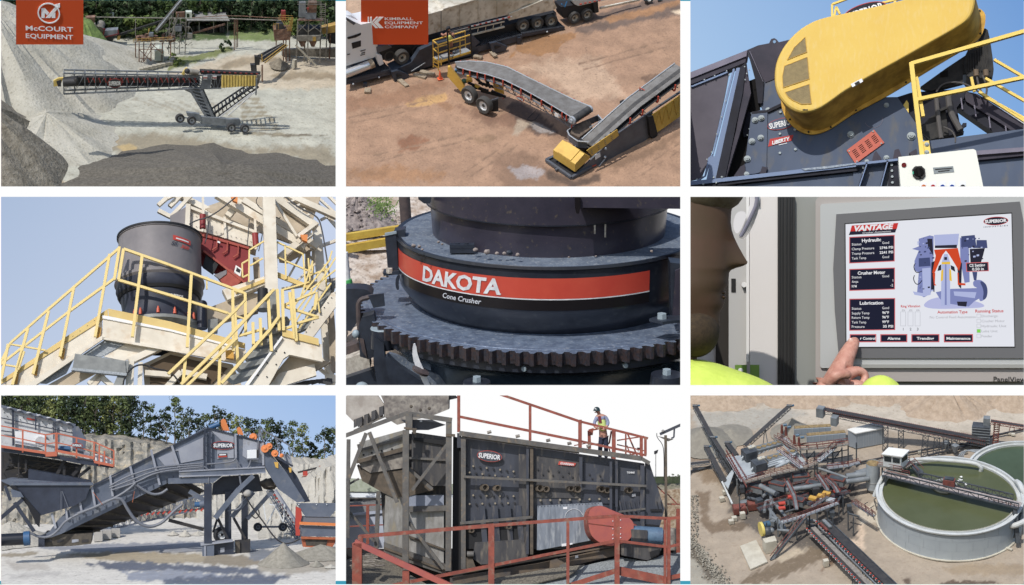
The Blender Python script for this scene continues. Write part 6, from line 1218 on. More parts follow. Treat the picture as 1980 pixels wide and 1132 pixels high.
boxq(1642,458.5,1730,510);boxq(1642,520.5,1730.5,563);boxq(1642,578,1731,640)
for nm,y in (('Hydraulic',464.5),('Crusher Motor',527.5),('Lubrication',586)):TX(nm,1685,y,6,'text',len(nm)*3.9,off=.03)
for a,b,y in (('Status','Good',473),('Clamp Pressure','2746 PSI',482),('Tramp Pressure','2241 PSI',491),('Tank Temp','Good',500),('Status','Good',536.5),('Amps','1',545),('RPM','-2',554),('Status','Good',597),('Supply Temp','96°F',606),('Return Temp','96°F',614.5),('Tank Temp','99°F',623.5),('Pressure','35 PSI',632)):
    k=sl_(y);TX(a,1647,y,4.6,'text',len(a)*2.95,'LEFT',.004);TX(b,1727 if 'PSI' in b or len(b)<3 else 1719,y+k*78,4.6,'text',len(b)*3.1 if len(b)>2 else None,'RIGHT',.03 if b[0] in '239' else .004)
for nm,x0_,x1_ in (('Crusher Control',1643,1694.5),('Alarms',1702,1754.5),('Trending',1762,1816.5),('Maintenance',1825,1881.5)):boxq(x0_,646.5,x1_,662.5,bw=1.8);TX(nm if x0_>1650 else 'r Control',(x0_+x1_)/2 if x0_>1650 else 1678,654.6,4.8,'text',len(nm)*3.9 if x0_>1650 else 28,off=.03)
pl_=rrect(1901.5,419.5,1950,435.5,7.9,8)
el_=lambda rx,ry:[(1925.5+rx*math.cos(a*.2094),427.7+ry*math.sin(a*.2094)-.05*rx*math.cos(a*.2094)) for a in range(30)]
D('red',el_(24,8.2));D('dark',el_(22.8,7.2),2);TX('SUPERIOR',1925.5,427.6,5.6,'text',39,off=.05);TX('I N D U S T R I E S',1925.5,438,2,'dark',43,off=.03)
TX('Ring Vibration',1760.5,592.3,4.6,'red',35,off=.02);TX('Automation Type',1841.5,603.5,5.4,'red',54,off=.02);TX('Running Status',1913,601.5,5.6,'red',50,off=.02);TX('No Control Feed Automation',1842,613.5,4.6,'grey text',82,off=-.005)
for i,x in enumerate((1741,1755.2,1769)):
    D('line',[(x,603),(x+10.6,603),(x+10.6,631),(x,631)],1);D('white',[(x+.8,603.8),(x+9.8,603.8),(x+9.8,630.2),(x+.8,630.2)],2);TX(str(i+1),x+5.5,636.8,5,'dark');TX('0%',x+6,600.3,3,'grey text',6)
for i,nm in enumerate(('Discharge','Crusher Motor','Hydraulic Unit','Lube Unit','Feeder')):
    y=607.5+i*9.7;D('line',[(1888.5,y),(1896.5,y),(1896.5,y+7.6),(1888.5,y+7.6)],1);D('green' if i ==3 else 'white',[(1889.2,y+.7),(1895.8,y+.7),(1895.8,y+6.9),(1889.2,y+6.9)],2);TX(nm,1898,y+4,4.6,'grey text',len(nm)*3.15,'LEFT',-.005)
# cutaway crusher drawing
def Z(pts):return [(1655+x/6.092,380+y/6.092) for x,y in pts]
for n,p,l in (('soft shade',chaikin([(770,1290),(900,1190),(1200,1180),(1500,1260),(1520,1310),(1300,1320),(900,1330)],2),1),('lavender',[(740,500),(870,460),(915,470),(915,700),(890,1100),(880,1150),(800,1190),(720,1140),(740,900),(690,870),(690,760),(740,640),(660,620),(740,590)],2),('steel',[(740,730),(870,720),(880,820),(740,830)],3),('pale lavender',[(780,850),(880,840),(880,1140),(790,1150)],4),
               ('pale lavender',[(920,455),(1215,440),(1200,580),(930,590)],3),('dark',[(840,500),(900,500),(912,700),(850,600)],3),('dark',[(930,580),(1190,570),(1190,610),(930,610)],4),('steel',[(1240,470),(1400,455),(1420,590),(1240,600)],3),('steel',[(1420,515),(1540,515),(1550,610),(1320,610),(1320,580),(1420,580)],4),('dark',[(1340,620),(1520,610),(1500,690),(1470,790),(1350,790)],3),('lavender',[(1225,480),(1330,600),(1340,1010),(1280,1020),(1230,760)],2),
               ('orange',[(920,630),(1200,610),(1240,780),(1215,880),(1100,690),(1060,640),(1020,690),(920,920),(900,900),(940,700)],5),('dark',[(1180,700),(1250,790),(1240,1090),(1210,1060),(1200,900)],4),('dark',[(890,780),(930,760),(925,1130),(885,1100)],3),('orange',[(1195,900),(1210,900),(1215,1020),(1290,1025),(1290,1050),(1200,1045)],5),('orange',[(905,920),(935,900),(930,1030),(950,1050),(920,1050)],5),
               ('pale lavender',[(1040,680),(1080,680),(1110,780),(1110,1290),(1000,1290),(1010,780)],6),('lavender',[(1050,800),(1066,800),(1070,1280),(1046,1280)],7),('dark',[(1040,715),(1074,715),(1074,750),(1040,750)],7),('yellow',[(1010,775),(1110,770),(1110,800),(1010,800)],7),('yellow',[(1005,880),(1030,850),(1025,990),(1000,1000)],7),('yellow',[(1100,850),(1120,870),(1130,1000),(1100,990)],7),('dark',[(975,820),(1005,800),(1005,870),(960,880)],6),('dark',[(1115,810),(1160,830),(1170,890),(1120,860)],6),
               ('lavender',[(940,1130),(1120,1090),(1450,1080),(1460,1200),(1390,1240),(1330,1300),(1060,1260),(990,1210)],5),('pale lavender',[(1150,1120),(1420,1130),(1400,1200),(1160,1170)],6),('dark',[(1190,1240),(1310,1240),(1300,1300),(1200,1290)],7),('lavender',chaikin([(1380,990),(1480,980),(1540,1050),(1550,1180),(1500,1230),(1450,1240),(1440,1080),(1380,1060)],2),4),('steel',chaikin([(1450,990),(1530,1020),(1555,1110),(1540,1200),(1490,1230),(1510,1110)],2),5),('steel',[(1370,890),(1430,890),(1420,990),(1390,990)],4),('pale lavender',[(670,1120),(790,1140),(880,1110),(880,1160),(800,1180),(690,1160)],3)):
    D(n,Z(p),l,'drawing')
for i in range(46):
    x,y=((rnd(720,900),rnd(480,1120)) if i % 2 else (rnd(1230,1500),rnd(470,780)));s_=rnd(8,30);D(('dark','steel','pale lavender')[i % 3],Z([(x,y),(x+s_,y-2),(x+s_,y+s_*.6),(x,y+s_*.7)]),4.5,'drawing')
for pts in ([(780,880),(720,905),(690,870),(680,820),(700,790)],[(780,990),(740,1040),(700,1030),(675,970),(690,930)]):t.p('drawing',E['dark'],parent=scn).pipe([V(*q,YS-1) for q in Z(pts)],.8,5,2)
D('pink',Z([(1295,782),(1562,772),(1566,882),(1300,890)]),8,'box_border');D('dark',Z([(1305,790),(1552,780),(1556,874),(1310,882)]),9,'box');TX('CS Setting',1889.5,513.2,5,'text',28,off=.03,l=11);TX('0.50 in',1891,520.5,5,'text',21,off=.03,l=11)
# operator
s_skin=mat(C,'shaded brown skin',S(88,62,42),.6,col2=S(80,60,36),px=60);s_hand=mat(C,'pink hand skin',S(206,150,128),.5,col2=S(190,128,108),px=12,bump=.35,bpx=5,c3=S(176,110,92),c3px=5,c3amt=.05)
s_cap=mat(C,'olive grey hair',S(104,94,70),.8,col2=S(84,70,46),px=14);s_jkt=mat(C,'hi-vis yellow cloth',S(212,232,70),.7,col2=S(196,218,52),px=40,bump=.3,bpx=14);s_gl=mat(C,'glasses frame',S(124,122,136),.3);s_beard=mat(C,'dark stubble',S(70,54,30),.9,col2=S(54,40,22),px=6)
t=Thing(C,'person','person in profile wearing safety glasses and hi-vis yellow jacket, pressing the screen with one finger','person');YH=-330
prof=[(350,1425),(372,1424),(392,1419),(410,1414),(430,1413),(445,1415),(460,1420),(475,1427),(488,1434),(500,1441),(507,1445.5),(511,1444),(515,1436),(519,1422),(523,1413),(528,1410),(540,1409),(552,1407),(562,1401),(572,1399),(584,1401),(594,1397),(604,1392),(616,1392),(630,1392),(645,1386),(660,1376),(672,1362),(684,1350),(700,1346),(730,1346)]
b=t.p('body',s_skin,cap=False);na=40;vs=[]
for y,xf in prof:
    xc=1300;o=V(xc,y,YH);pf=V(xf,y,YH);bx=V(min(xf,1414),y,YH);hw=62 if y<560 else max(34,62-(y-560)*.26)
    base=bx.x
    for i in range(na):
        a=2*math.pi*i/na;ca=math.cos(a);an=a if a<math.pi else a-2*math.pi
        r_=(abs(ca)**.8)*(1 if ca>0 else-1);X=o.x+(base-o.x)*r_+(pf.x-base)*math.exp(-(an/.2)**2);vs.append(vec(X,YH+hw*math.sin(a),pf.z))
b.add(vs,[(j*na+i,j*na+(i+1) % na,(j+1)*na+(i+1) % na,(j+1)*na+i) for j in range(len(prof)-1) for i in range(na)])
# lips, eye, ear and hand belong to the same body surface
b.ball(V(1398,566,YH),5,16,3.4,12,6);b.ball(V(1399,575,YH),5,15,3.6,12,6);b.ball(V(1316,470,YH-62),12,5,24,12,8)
YF=-12
H=lambda x,y,Y,r:(*V(x,y,Y),r)
hv,hf=skin([H(1588,812,-120,(34,26)),H(1603,768,-84,(33,24)),H(1617,735,-62,(27,21)),H(1628,707,-46,(20,18)),H(1638,687,-34,(18,16)),H(1646,671,-22,(15,13.5)),H(1652,660,-15,(12,10.5)),H(1655,655,-8,(6,5)),
    H(1640,724,-58,(14,13)),H(1658,716,-56,(12,11)),H(1672,722,-50,(11,10)),H(1674,737,-56,(10,9)),H(1664,746,-64,(8,8)),
    H(1640,748,-66,(14,12)),H(1660,742,-70,(11,10)),H(1676,750,-68,(10,9)),H(1674,764,-70,(9,8)),
    H(1634,768,-72,(13,12)),H(1654,766,-78,(10,9)),H(1668,774,-76,(9,8)),
    H(1600,742,-92,(15,13)),H(1616,726,-106,(11,10)),H(1634,722,-100,(10,9)),H(1646,728,-92,(8,7))],
    [(0,1),(1,2),(2,3),(3,4),(4,5),(5,6),(6,7),(2,8),(8,9),(9,10),(10,11),(11,12),(2,13),(13,14),(14,15),(15,16),(1,17),(17,18),(18,19),(1,20),(20,21),(21,22),(22,23)],2)
hp=t.p('hand',s_hand,cap=False);hp.add(hv,hf)
nl=t.p('fingernail',mat(C,'nail',S(222,176,158),.3));nl.ball(V(1645,660,-27),5,2.4,6.4,10,6)
hr=t.p('hair',s_cap,cap=False);hr.ball(V(1350,372,YH),78,68,44,24,12,.01);br=t.p('beard',s_beard,cap=False)
br.ball(V(1344,642,YH-6),42,58,44,26,14,.008)
fr=t.p('safety_glasses',s_gl,cap=False);fr.pipe([V(1462,372,YH-34),V(1464,392,YH-34),V(1452,420,YH-34),V(1432,458,YH-32)],3.2,8,1);ln=t.p('lens',mat(C,'clear lens',S(206,204,206),.15));
ln.prism([V(x,y,YH-30) for x,y in chaikin([(1452,372),(1466,372),(1464,402),(1450,440),(1434,462),(1428,458),(1440,434),(1448,408)],1)],(0,56,0));ln.prism([V(x,y,YH-34) for x,y in chaikin([(1424,408),(1446,410),(1436,440),(1424,456),(1416,436)],2)],(0,3,0))
jk=t.p('jacket',s_jkt,cap=False)
vs,fs=skin([H(1290,790,YH,(118,90)),H(1350,770,YH-10,(92,80)),H(1410,790,YH-20,(84,70)),H(1470,800,YH-10,(80,66)),H(1560,860,YH+60,(50,46))],[(0,1),(1,2),(2,3),(3,4)],3);jk.add(vs,fs)
sl=t.p('sleeve',s_jkt,cap=False);sl.ball(V(1703,784,-140),44,40,54,28,18,.006);vs,fs=skin([H(1640,900,-190,(60,60)),H(1676,830,-150,(60,56)),H(1702,780,-140,(54,44)),H(1706,770,-136,(50,42))],[(0,1),(1,2),(2,3)],3);sl.add(vs,fs)
# ================= FIELD 7: apron feeder in a sunny quarry =================
random.seed(77)
C=c7;G,V,P=C.G,C.V,C.P
def pl7(m,pts,Y,th=6,c=None):c=c or C;return m.prism([c.V(x,y,Y) for x,y in pts],(0,th,0))
def bm7(m,a,b,w,Y,h=None,Y2=None,c=None):c=c or C;return m.beam(c.V(a[0],a[1],Y),c.V(b[0],b[1],Y if Y2 is None else Y2),w,h or w)
u_bl=mat(C,'blue grey machine paint',S(110,118,134),.45,col2=S(88,98,116),px=40,c3=S(150,146,138),c3px=22,c3amt=.05);u_lt=mat(C,'light grey machine paint',S(164,168,178),.45,col2=S(146,150,164),px=60,c3=S(130,126,122),c3px=12,c3amt=.04)
u_nv=mat(C,'navy shaded steel',S(56,64,82),.45,col2=S(44,50,66),px=24);u_dk=mat(C,'dark steel',S(44,44,50),.6,col2=S(58,54,52),px=12);u_br=mat(C,'muddy underside',S(96,88,76),.8,col2=S(70,64,58),px=10)
u_or=mat(C,'orange guard',S(234,132,56),.5);u_oror=mat(C,'orange railing',S(206,108,76),.55);u_rust=mat(C,'orange rust steel',S(200,106,58),.6,col2=S(160,84,50),px=12);u_blue=mat(C,'blue motor',S(44,92,136),.45);u_hose=mat(C,'grey hose',S(112,116,126),.5);u_blk=mat(C,'black pipe',S(30,34,44),.3);u_wht=mat(C,'white',S(236,238,240),.5);u_red=mat(C,'red paint',S(190,62,46),.5);u_yel=mat(C,'yellow plate',S(226,176,60),.5)
u_pan=mat(C,'white screen panel',S(206,208,210),.5,col2=S(186,188,190),px=24,c3=S(120,112,106),c3px=6,c3amt=.06);u_rock=mat(C,'quarry rock face',S(176,168,152),.95,col2=S(112,112,106),px=26,bump=1,bpx=9,c3=S(206,186,150),c3px=14,c3amt=.2);u_pale=mat(C,'pale sand slope',S(196,190,176),.95,col2=S(186,180,166),px=14,bump=.8,bpx=7)
u_pile=mat(C,'grey green sand',S(158,152,138),.95,col2=S(136,130,116),px=8,bump=.3,bpx=3);u_tyre=mat(C,'tyre',S(44,46,52),.8);u_conc=mat(C,'concrete',S(176,172,166),.9);u_water=mat(C,'puddle water',S(90,100,110),.05,col2=S(120,124,124),px=20)
u_leaf=[mat(C,'foliage '+n,S(*a,1.35),.6,col2=S(*b,1.35),px=8,spec=.2) for n,a,b in (('dark',(54,68,40),(26,36,26)),('mid',(96,108,58),(50,62,36)),('yellow',(134,138,74),(78,88,46)))];u_bark=mat(C,'pale bark',S(130,118,104),.9)
sky_panel(C,42,T0(206,222,244),T0(196,216,242),T0(190,210,240),T0(160,190,232))
g=struct(C,'ground',mat(C,'bright limestone yard',(.5,.5,.5),.85,vcol=1,px=26,bump=.4,bpx=5,vlo=.84,vhi=1.08,c3=S(150,142,128),c3px=9,c3amt=.08),cap=False)
PL,SHADE_BAND,TAN7=S(214,208,196),S(100,106,120),S(180,168,146)  # dark blue-grey bands: cast shade painted into the yard's colour
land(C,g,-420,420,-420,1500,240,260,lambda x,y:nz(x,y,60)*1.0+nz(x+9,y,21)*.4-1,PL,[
    ([(60,1056),(200,1050),(420,1046),(420,1066),(240,1072),(100,1062)],S(150,152,158),2,1),([(120,1070),(240,1066),(400,1072),(400,1086),(300,1090),(190,1080)],S(172,158,132),2.5,1),([(160,1088),(260,1084),(420,1094),(520,1100),(500,1112),(360,1108),(220,1102)],SHADE_BAND,3,1.6),([(240,1106),(330,1100),(440,1112),(430,1126),(250,1122)],S(150,154,164),3,1.5),
    ([(330,1118),(480,1112),(560,1110),(520,1135),(300,1135)],SHADE_BAND,4,2),([(400,1068),(480,1076),(520,1090),(470,1096),(390,1088)],S(150,138,118),3,1.2),([(480,1062),(530,1062),(528,1082),(482,1082)],S(128,132,138),2,1),([(500,1092),(650,1080),(660,1100),(560,1110),(500,1106)],S(176,166,148),4,1.5),([(0,1070),(80,1066),(70,1074),(0,1078)],S(160,148,126),2,1),([(10,1085),(90,1090),(100,1100),(30,1102)],S(190,182,170),4,1),([(20,1112),(120,1104),(110,1114),(20,1120)],S(196,190,180),3,1)])
# cliff and slopes
def cliff(m,top,base_y,Yt,Yb,n=60,rows=14,seed=1,rough=5):
    rg=random.Random(seed);xs0,xs1=top[0][0],top[-1][0];vs=[]
    for j in range(rows+1):
        for i in range(n+1):
            x=xs0+(xs1-xs0)*i/n;k=0
            while k<len(top)-2 and top[k+1][0]<x:k +=1
            f=(x-top[k][0])/(top[k+1][0]-top[k][0]+1e-9);yt=top[k][1]+(top[k+1][1]-top[k][1])*f;t=j/rows;y=yt+(base_y-yt)*t;Yq=Yt+(Yb-Yt)*t
            p=C.V(x,y,Yq);w=math.sin(x*.23+3*math.sin(x*.07))*.5+math.sin(x*.61+t*2)*.3+math.sin(t*11+x*.05)*.5;vs.append(p+vec(rg.uniform(-1,1),rough*w*2+rg.uniform(-1,1)*rough,rg.uniform(-1,1)*(1 if j else 2.4)))
    m.add(vs,[(j*(n+1)+i,j*(n+1)+i+1,(j+1)*(n+1)+i+1,(j+1)*(n+1)+i) for j in range(rows) for i in range(n)])
    m.add([v for v in vs[:n+1]]+[v+vec(0,160,4) for v in vs[:n+1]],[(i,i+1,n+2+i,n+1+i) for i in range(n)])
cl_=struct(C,'hill',u_rock,cap=False);cliff(cl_,[(-20,862),(150,850),(180,849),(240,852),(290,860),(330,868),(400,874),(470,890)],1016,860,560,90,22,3,9)
cl_=struct(C,'hill',u_pale,cap=False);cliff(cl_,[(380,905),(470,896),(560,896),(600,898),(660,905)],1016,800,540,60,16,5,7)
cl_=struct(C,'hill',u_pale,cap=False);cliff(cl_,[(500,985),(560,950),(600,928),(630,905),(664,894)],1052,420,170,50,16,8,6)
mn=single(C,'sand_heap',u_pale,'white sand heap at the far left behind the hopper','sand heap');mound(mn,G(20,1046),90,130,40,50,10,.08,3);mn=single(C,'rubble_heap',u_pile,'small rocky heap beside the black pipe','rubble heap');mound(mn,G(26,1050),26,40,26,34,8,.2,31)
# trees on the cliff
k=0
for row,(lst,Yt,rn) in enumerate((([(x,868,112+8*math.sin(x),34) for x in range(-6,262,15)],1080,'rear'),([(x,872,96+9*math.sin(x*1.7),32) for x in range(2,268,18)],1000,'front'))):
    for i,(x,y,h,w) in enumerate(lst):
        kk=(0,1,0,2,1,0,1)[(i*3+row*2) % 7];tree(C,V(x+rnd(-3,3),y,Yt),h*rnd(.93,1.05)*1.42,w*1.7,u_leaf[kk],u_bark,'%s tree, %s from the left in the %s row on the cliff' % (('dark green','mid green','yellow green')[kk],nth(i+1),rn),'tall trees on the cliff',7000+row*100+i,1150,3.0,.12 if row else .3,shape=1.0)
for i,(x,h,w,b) in enumerate(((277,98,30,880),(292,90,30,880),(308,92,30,885),(322,88,30,886),(338,108,36,884),(350,90,28,886),(366,92,32,892),(382,84,30,892),(396,86,34,894),(414,98,32,893),(428,94,34,894),(446,88,32,896),(462,84,34,898),(478,82,34,898),(494,82,36,900),(510,80,32,900),(526,82,36,900),(542,78,32,900),(566,78,32,900),(586,72,30,900),(600,40,24,900),(628,68,32,902),(644,70,34,902),(470,40,40,902),(520,36,40,902),(575,30,50,904),(615,26,40,904))):
    kk=(0,1,0,0,1,2,0)[i % 7];tree(C,V(x,b-4,960+(i % 3)*40),h*1.34,w*1.5,u_leaf[kk],u_bark,'%s slender tree against the sky, %s from the left' % (('dark','mid green','yellow green')[kk],nth(i+1)),'slender trees against the sky',7300+i,560,2.8,.30 if h>50 else .05)
# rear conveyors
t=Thing(C,'belt_conveyor','low truss conveyor with red idlers running behind the main machine','conveyor');Yc=330;truss(t.p('truss',u_bl),V(205,1014,Yc),V(402,968,Yc+60),12,26,18,1.3)
for i in range(14):t.p('idler',u_red).beam(V(262+i*10.5,998-i*.8,Yc-10),V(267+i*10.5,993-i*.8,Yc-10),3)
t.p('belt',u_dk).beam(V(300,992,Yc-4),V(395,984,Yc-4),10,2)
t=Thing(C,'belt_conveyor','inclined pale conveyor on an axle with two tyres right of the machine legs','conveyor');Yc=200;truss(t.p('truss',u_bl),V(520,948,Yc),V(576,1040,Yc-40),8,8,12,1.2);t.p('belt',u_lt).beam(V(532,948,Yc-6),V(580,1022,Yc-40),6,5)
for i in range(11):t.p('idler',u_red).beam(V(528+i*4.4,958+i*6.6,Yc-8),V(533+i*4.4,957+i*6.6,Yc-8),3)
lg=t.p('axle_frame',u_wht)
for a,b in (((516,1014),(534,978)),((534,978),(520,975)),((534,976),(548,1014)),((514,1006),(508,965)),((548,1010),(550,975))):bm7(lg,a,b,2,Yc-30)
bm7(t.p('axle',u_hose),(500,1019),(548,1019),3.6,Yc-30)
for x in (498.5,547):wheel(t,V(x,1019.5,Yc-36),(.2,-1,0),8.4,8,u_tyre,u_hose)
bm7(t.p('ladder',u_bl),(563,1040),(566,1002),1,Yc-44);bm7(t.p('ladder',u_bl),(568,1040),(571,1002),1,Yc-44)
# orange railed screen at the upper left
t=Thing(C,'screening_plant','white panelled screening plant with orange railings at the upper left','screening plant');Yp=260
pl7(t.p('side_panel',u_pan),[(-8,785),(140,822),(140,872),(90,872),(-8,862)],Yp+20,12);bm7(t.p('top_pipe',u_bl),(-8,783),(146,823),5,Yp+14);pl7(t.p('end_plate',u_bl),[(140,824),(152,826),(166,850),(164,880),(140,872)],Yp+12,14);pl7(t.p('white_guard',u_wht),[(29,834),(88,842),(88,868),(29,858)],Yp+10,6)
m=t.p('round_guard',u_pan);m.cone(V(78,854,Yp+10),V(78,854,Yp+4),10,9.5,24);pl7(m,[(74,844),(108,858),(108,874),(90,874),(72,864)],Yp+5,5);
for a,b,w in (((-8,806),(140,838),2),((-8,832),(24,836),2),((25,792),(26,862),4),((69,804),(69,832),2.4),((104,816),(104,850),2),((107,816),(107,850),2)):bm7(t.p('stiffener',u_nv),a,b,w,Yp+12)
for i in range(7):t.p('spring_cap',u_pan).ball(V(18+i*19,787+i*4.8+2,Yp+6),5,4,1.8,10,6)
for i in range(22):t.p('bolt',u_dk).cone(V(8+i*6.2,798+i*1.5+(i % 2)*6,Yp+19),V(8+i*6.2,798+i*1.5+(i % 2)*6,Yp+18),1,1,6)
pl7(t.p('red_label',u_red),[(51,808),(68,811),(67,814),(52,811)],Yp+17,1);t.p('drive_motor',u_blue).tube(V(114,868,Yp),V(136,869,Yp),6,14);t.p('motor_face',u_hose).cone(V(134,869,Yp-4),V(134,869,Yp-5),4,4,12)
pl7(t.p('deck_edge',u_nv),[(-8,864),(110,882),(180,892),(220,902),(219,906),(160,898),(110,888),(-8,872)],Yp-14,40)
for pts,ys in (([(-8,822),(45,832),(88,841)],18),([(88,841),(110,838)],17),([(110,838),(148,847),(184,856),(220,872)],0)):
    tr1=t.p('top_rail',u_oror);tr2=t.p('mid_rail',u_oror);
    for a,b in zip(pts,pts[1:]):bm7(tr1,a,b,2.4,Yp-18);bm7(tr2,(a[0],a[1]+18),(b[0],b[1]+18),2,Yp-18)
for x,y0_,y1_ in ((44,832,875),(88,841,880),(108,839,880),(110,838,880),(148,848,886),(182,855,892),(192,862,900),(220,871,904),(202,872,896)):bm7(t.p('post',u_oror),(x,y0_),(x,y1_),3,Yp-18)
tb=t.p('toe_board',u_oror)
for a,b in (((-8,862),(88,876)),((88,879),(110,878)),((110,872),(182,886)),((182,893),(220,901))):bm7(tb,a,b,2,Yp-20,5 if a[0] != 88 else 9)
for x,y in ((162,874),(181,878),(192,881),(204,884)):pl7(t.p('white_crate',u_wht),[(x,y),(x+11,y+2),(x+11,y+14),(x,y+12)],Yp-8,8)
oval(C,t,V(149,861.5,Yp-22),(1,0,-.1),(.1,0,1),11,5,u_nv,u_red,u_wht)
for a,b,w in (((125,890),(110,918),6),((162,896),(140,920),6),((174,904),(152,922),6),((124,900),(124,924),5),((5,880),(5,950),4),((20,888),(5,914),5),((36,878),(36,930),3),((5,918),(20,940),6),((50,890),(50,912),4)):bm7(t.p('strut',u_dk),a,b,w,Yp+6)
pl7(t.p('dark_interior',u_dk),[(-8,872),(110,890),(160,900),(150,925),(60,935),(-8,945)],Yp+50,6);pl7(t.p('blue_box',u_nv),[(55,908),(112,918),(176,930),(178,940),(54,936)],Yp-10,20);pl7(t.p('crusher_top',u_bl),[(0,930),(20,926),(110,932),(160,932),(176,940),(22,940)],Yp-14,30)
for i in range(26):t.p('pipework',u_br).pipe([V(rnd(5,150),rnd(886,920),Yp+rnd(10,40)),V(rnd(5,150),rnd(890,925),Yp+rnd(10,40))],rnd(.6,1.8),6) if i<16 else None
# main feeder
t=Thing(C,'apron_feeder','large blue grey inclined apron feeder with a dark hopper and leg frames','apron feeder');Y0=0
side=[(85,1035),(96,1028),(110,1008),(180,940),(212,926),(325,866),(395,829),(405,828),(512,857),(512,905),(346,912),(350,922),(120,1032),(98,1040)]
pl7(t.p('side_plate',u_bl),side,Y0,5);pl7(t.p('light_panel',u_lt),[(306,886),(393,846),(393,888),(350,896),(345,872),(334,874),(346,902),(318,900)],Y0-1.6,1.4);pl7(t.p('light_panel',u_lt),[(407,832),(452,842),(452,886),(420,888),(420,866),(440,868),(428,852)],Y0-1.6,1.4);pl7(t.p('light_panel',u_lt),[(470,848),(508,857),(508,896),(484,892),(469,882)],Y0-1.6,1.4)
bm7(t.p('top_flange',u_nv),(180,939),(326,866),3,Y0-3,3);bm7(t.p('top_flange',u_nv),(326,866),(402,828),3,Y0-3,2.4);bm7(t.p('top_flange',u_nv),(402,828),(512,856),3,Y0-3,2.4)
for a,b in (((292,870),(309,938)),((252,902),(262,946)),((213,920),(218,960)),((178,942),(184,980)),((153,962),(158,990)),((127,982),(130,1004)),((100,993),(108,1022)),((332,862),(348,908)),((455,840),(456,888)),((508,856),(509,900))):bm7(t.p('rib',u_lt),a,b,4,Y0-4)
for i in range(16):t.p('gusset',u_nv).beam(V(140+i*13,1012-i*5.6,Y0-2),V(140+i*13,1004-i*5.6,Y0-2),1)
un=t.p('underside',u_dk);A=[(85,1036),(350,922),(396,940),(396,956),(180,1032)];un.prism([V(85,1036,4),V(350,923,4),V(352,922,80),(V(90,1034,80))],(0,0,-3))
up=[V(100,1034,6),V(348,924,6),V(398,950,90),V(180,1031,90)];un.prism(up,(0,4,0));
for i in range(9):
    f=(i+.5)/9;a=up[0].lerp(up[1],f);b=up[3].lerp(up[2],f);t.p('cross_beam',u_br).beam(a+vec(0,-3,-1),b+vec(0,-3,1),5,5)
# hopper
hp=t.p('hopper',u_nv);pl7(hp,[(22,936),(176,936),(166,965),(145,978),(76,998),(50,975)],Y0-10,40);bm7(t.p('hopper_rim',u_bl),(20,936),(180,936),4,Y0-12,5);pl7(t.p('hopper_side',u_blk),[(18,940),(28,938),(78,996),(76,1020),(70,1014),(50,972)],Y0-14,10);pl7(t.p('hopper_plate',u_bl),[(20,946),(40,952),(46,962),(24,962)],Y0-20,4)
for a,b,w in (((-8,1010),(44,966),7),((28,972),(66,1028),6),((20,968),(10,940),5)):bm7(t.p('strut',u_nv),a,b,w,Y0-18)
for pts,r in (([(56,1030),(78,1040),(98,1038),(114,1024),(124,1010),(140,1000),(160,990),(186,980),(204,970),(222,964)],2.4),([(222,964),(236,964),(246,984),(262,1008),(286,1020),(310,1014),(325,1000),(340,985),(352,976)],3),([(150,993),(176,984),(200,974),(228,960),(250,946),(262,934)],2.4),([(264,938),(290,956),(310,956),(324,946)],2.4),([(212,940),(245,922),(262,916),(300,904),(340,900),(392,896)],1.6),([(212,944),(250,930),(300,910),(340,904),(392,900)],1.6),([(216,948),(262,934),(300,914),(345,908),(392,903)],1.6),([(400,898),(450,894),(456,886),(462,900),(466,906),(474,908),(482,902),(485,890)],1.6),([(456,886),(462,910),(466,940),(472,960)],1.8),([(394,902),(404,908),(404,940),(404,960)],1.4),([(470,960),(466,985),(440,988)],1.6)):
    t.p('hose',u_hose).pipe([V(x,y,Y0-12) for x,y in pts],r,8,2)
for a,b in (((118,950),(118,990)),((120,950),(140,1003)),((180,952),(198,976)),((260,950),(256,972))):bm7(t.p('tie',u_rust if a[0]>170 else u_hose),a,b,.9,Y0-15)
# upper body equipment
pl7(t.p('orange_box',u_or),[(427,814),(432,810),(436,812),(444,834),(428,832)],Y0+20,8);pl7(t.p('orange_box',u_or),[(458,829),(463,826),(467,830),(471,842),(460,840)],Y0+14,8);t.p('drive_motor',u_blue).tube(V(404,828,Y0+16),V(424,820,Y0+16),5,12)
for x,y,r in ((513,868,8),(521,863,6.4),(532,877,7),(545,881,4),(490,846,8)):o_=t.p('orange_cover',u_or);o_.cone(V(x,y,Y0+6 if x>500 else Y0+14),V(x-1,y,Y0-12 if x>500 else Y0+9),r,r*.9,20);o_.ball(V(x,y,Y0-12 if x>500 else Y0+9),r*.4,2,r*.4)
for a,b,w in (((502,828),(560,862),2.6),((502,828),(498,870),2.6),((502,828),(508,852),2.6),((532,846),(540,872),2),((544,872),(543,892),2),((558,858),(561,878),2),((532,848),(542,860),1.6),((515,836),(513,850),1.6)):bm7(t.p('lifting_frame',u_hose),a,b,w,Y0-4)
pl7(t.p('junction_box',u_wht),[(478,871),(496,870),(496,886),(478,887)],Y0-12,8);pl7(t.p('junction_box_side',u_dk),[(496,870),(500,871),(500,886),(496,886)],Y0-11,7);pl7(t.p('box_shelf',u_hose),[(476,887),(500,886),(500,889),(476,889)],Y0-14,10)
oval(C,t,V(431.5,861.5,Y0-3),(1,0,-.02),(.02,0,1),22,8,u_nv,u_red,u_wht,ringw=1);pl7(t.p('name_label',u_dk),[(422,878),(439,877),(439,884),(422,885)],Y0-3,1);pl7(t.p('label_stripe',u_red),[(422,882),(439,881),(439,884),(422,885)],Y0-4,1);pl7(t.p('label_line',u_wht),[(424,879),(437,878.4),(437,880.4),(424,881)],Y0-5,.4)
tw=t.p('ladder_post',u_nv);bm7(tw,(396,832),(396,1046),3,Y0-8);bm7(tw,(406,832),(406,1046),3,Y0-8)
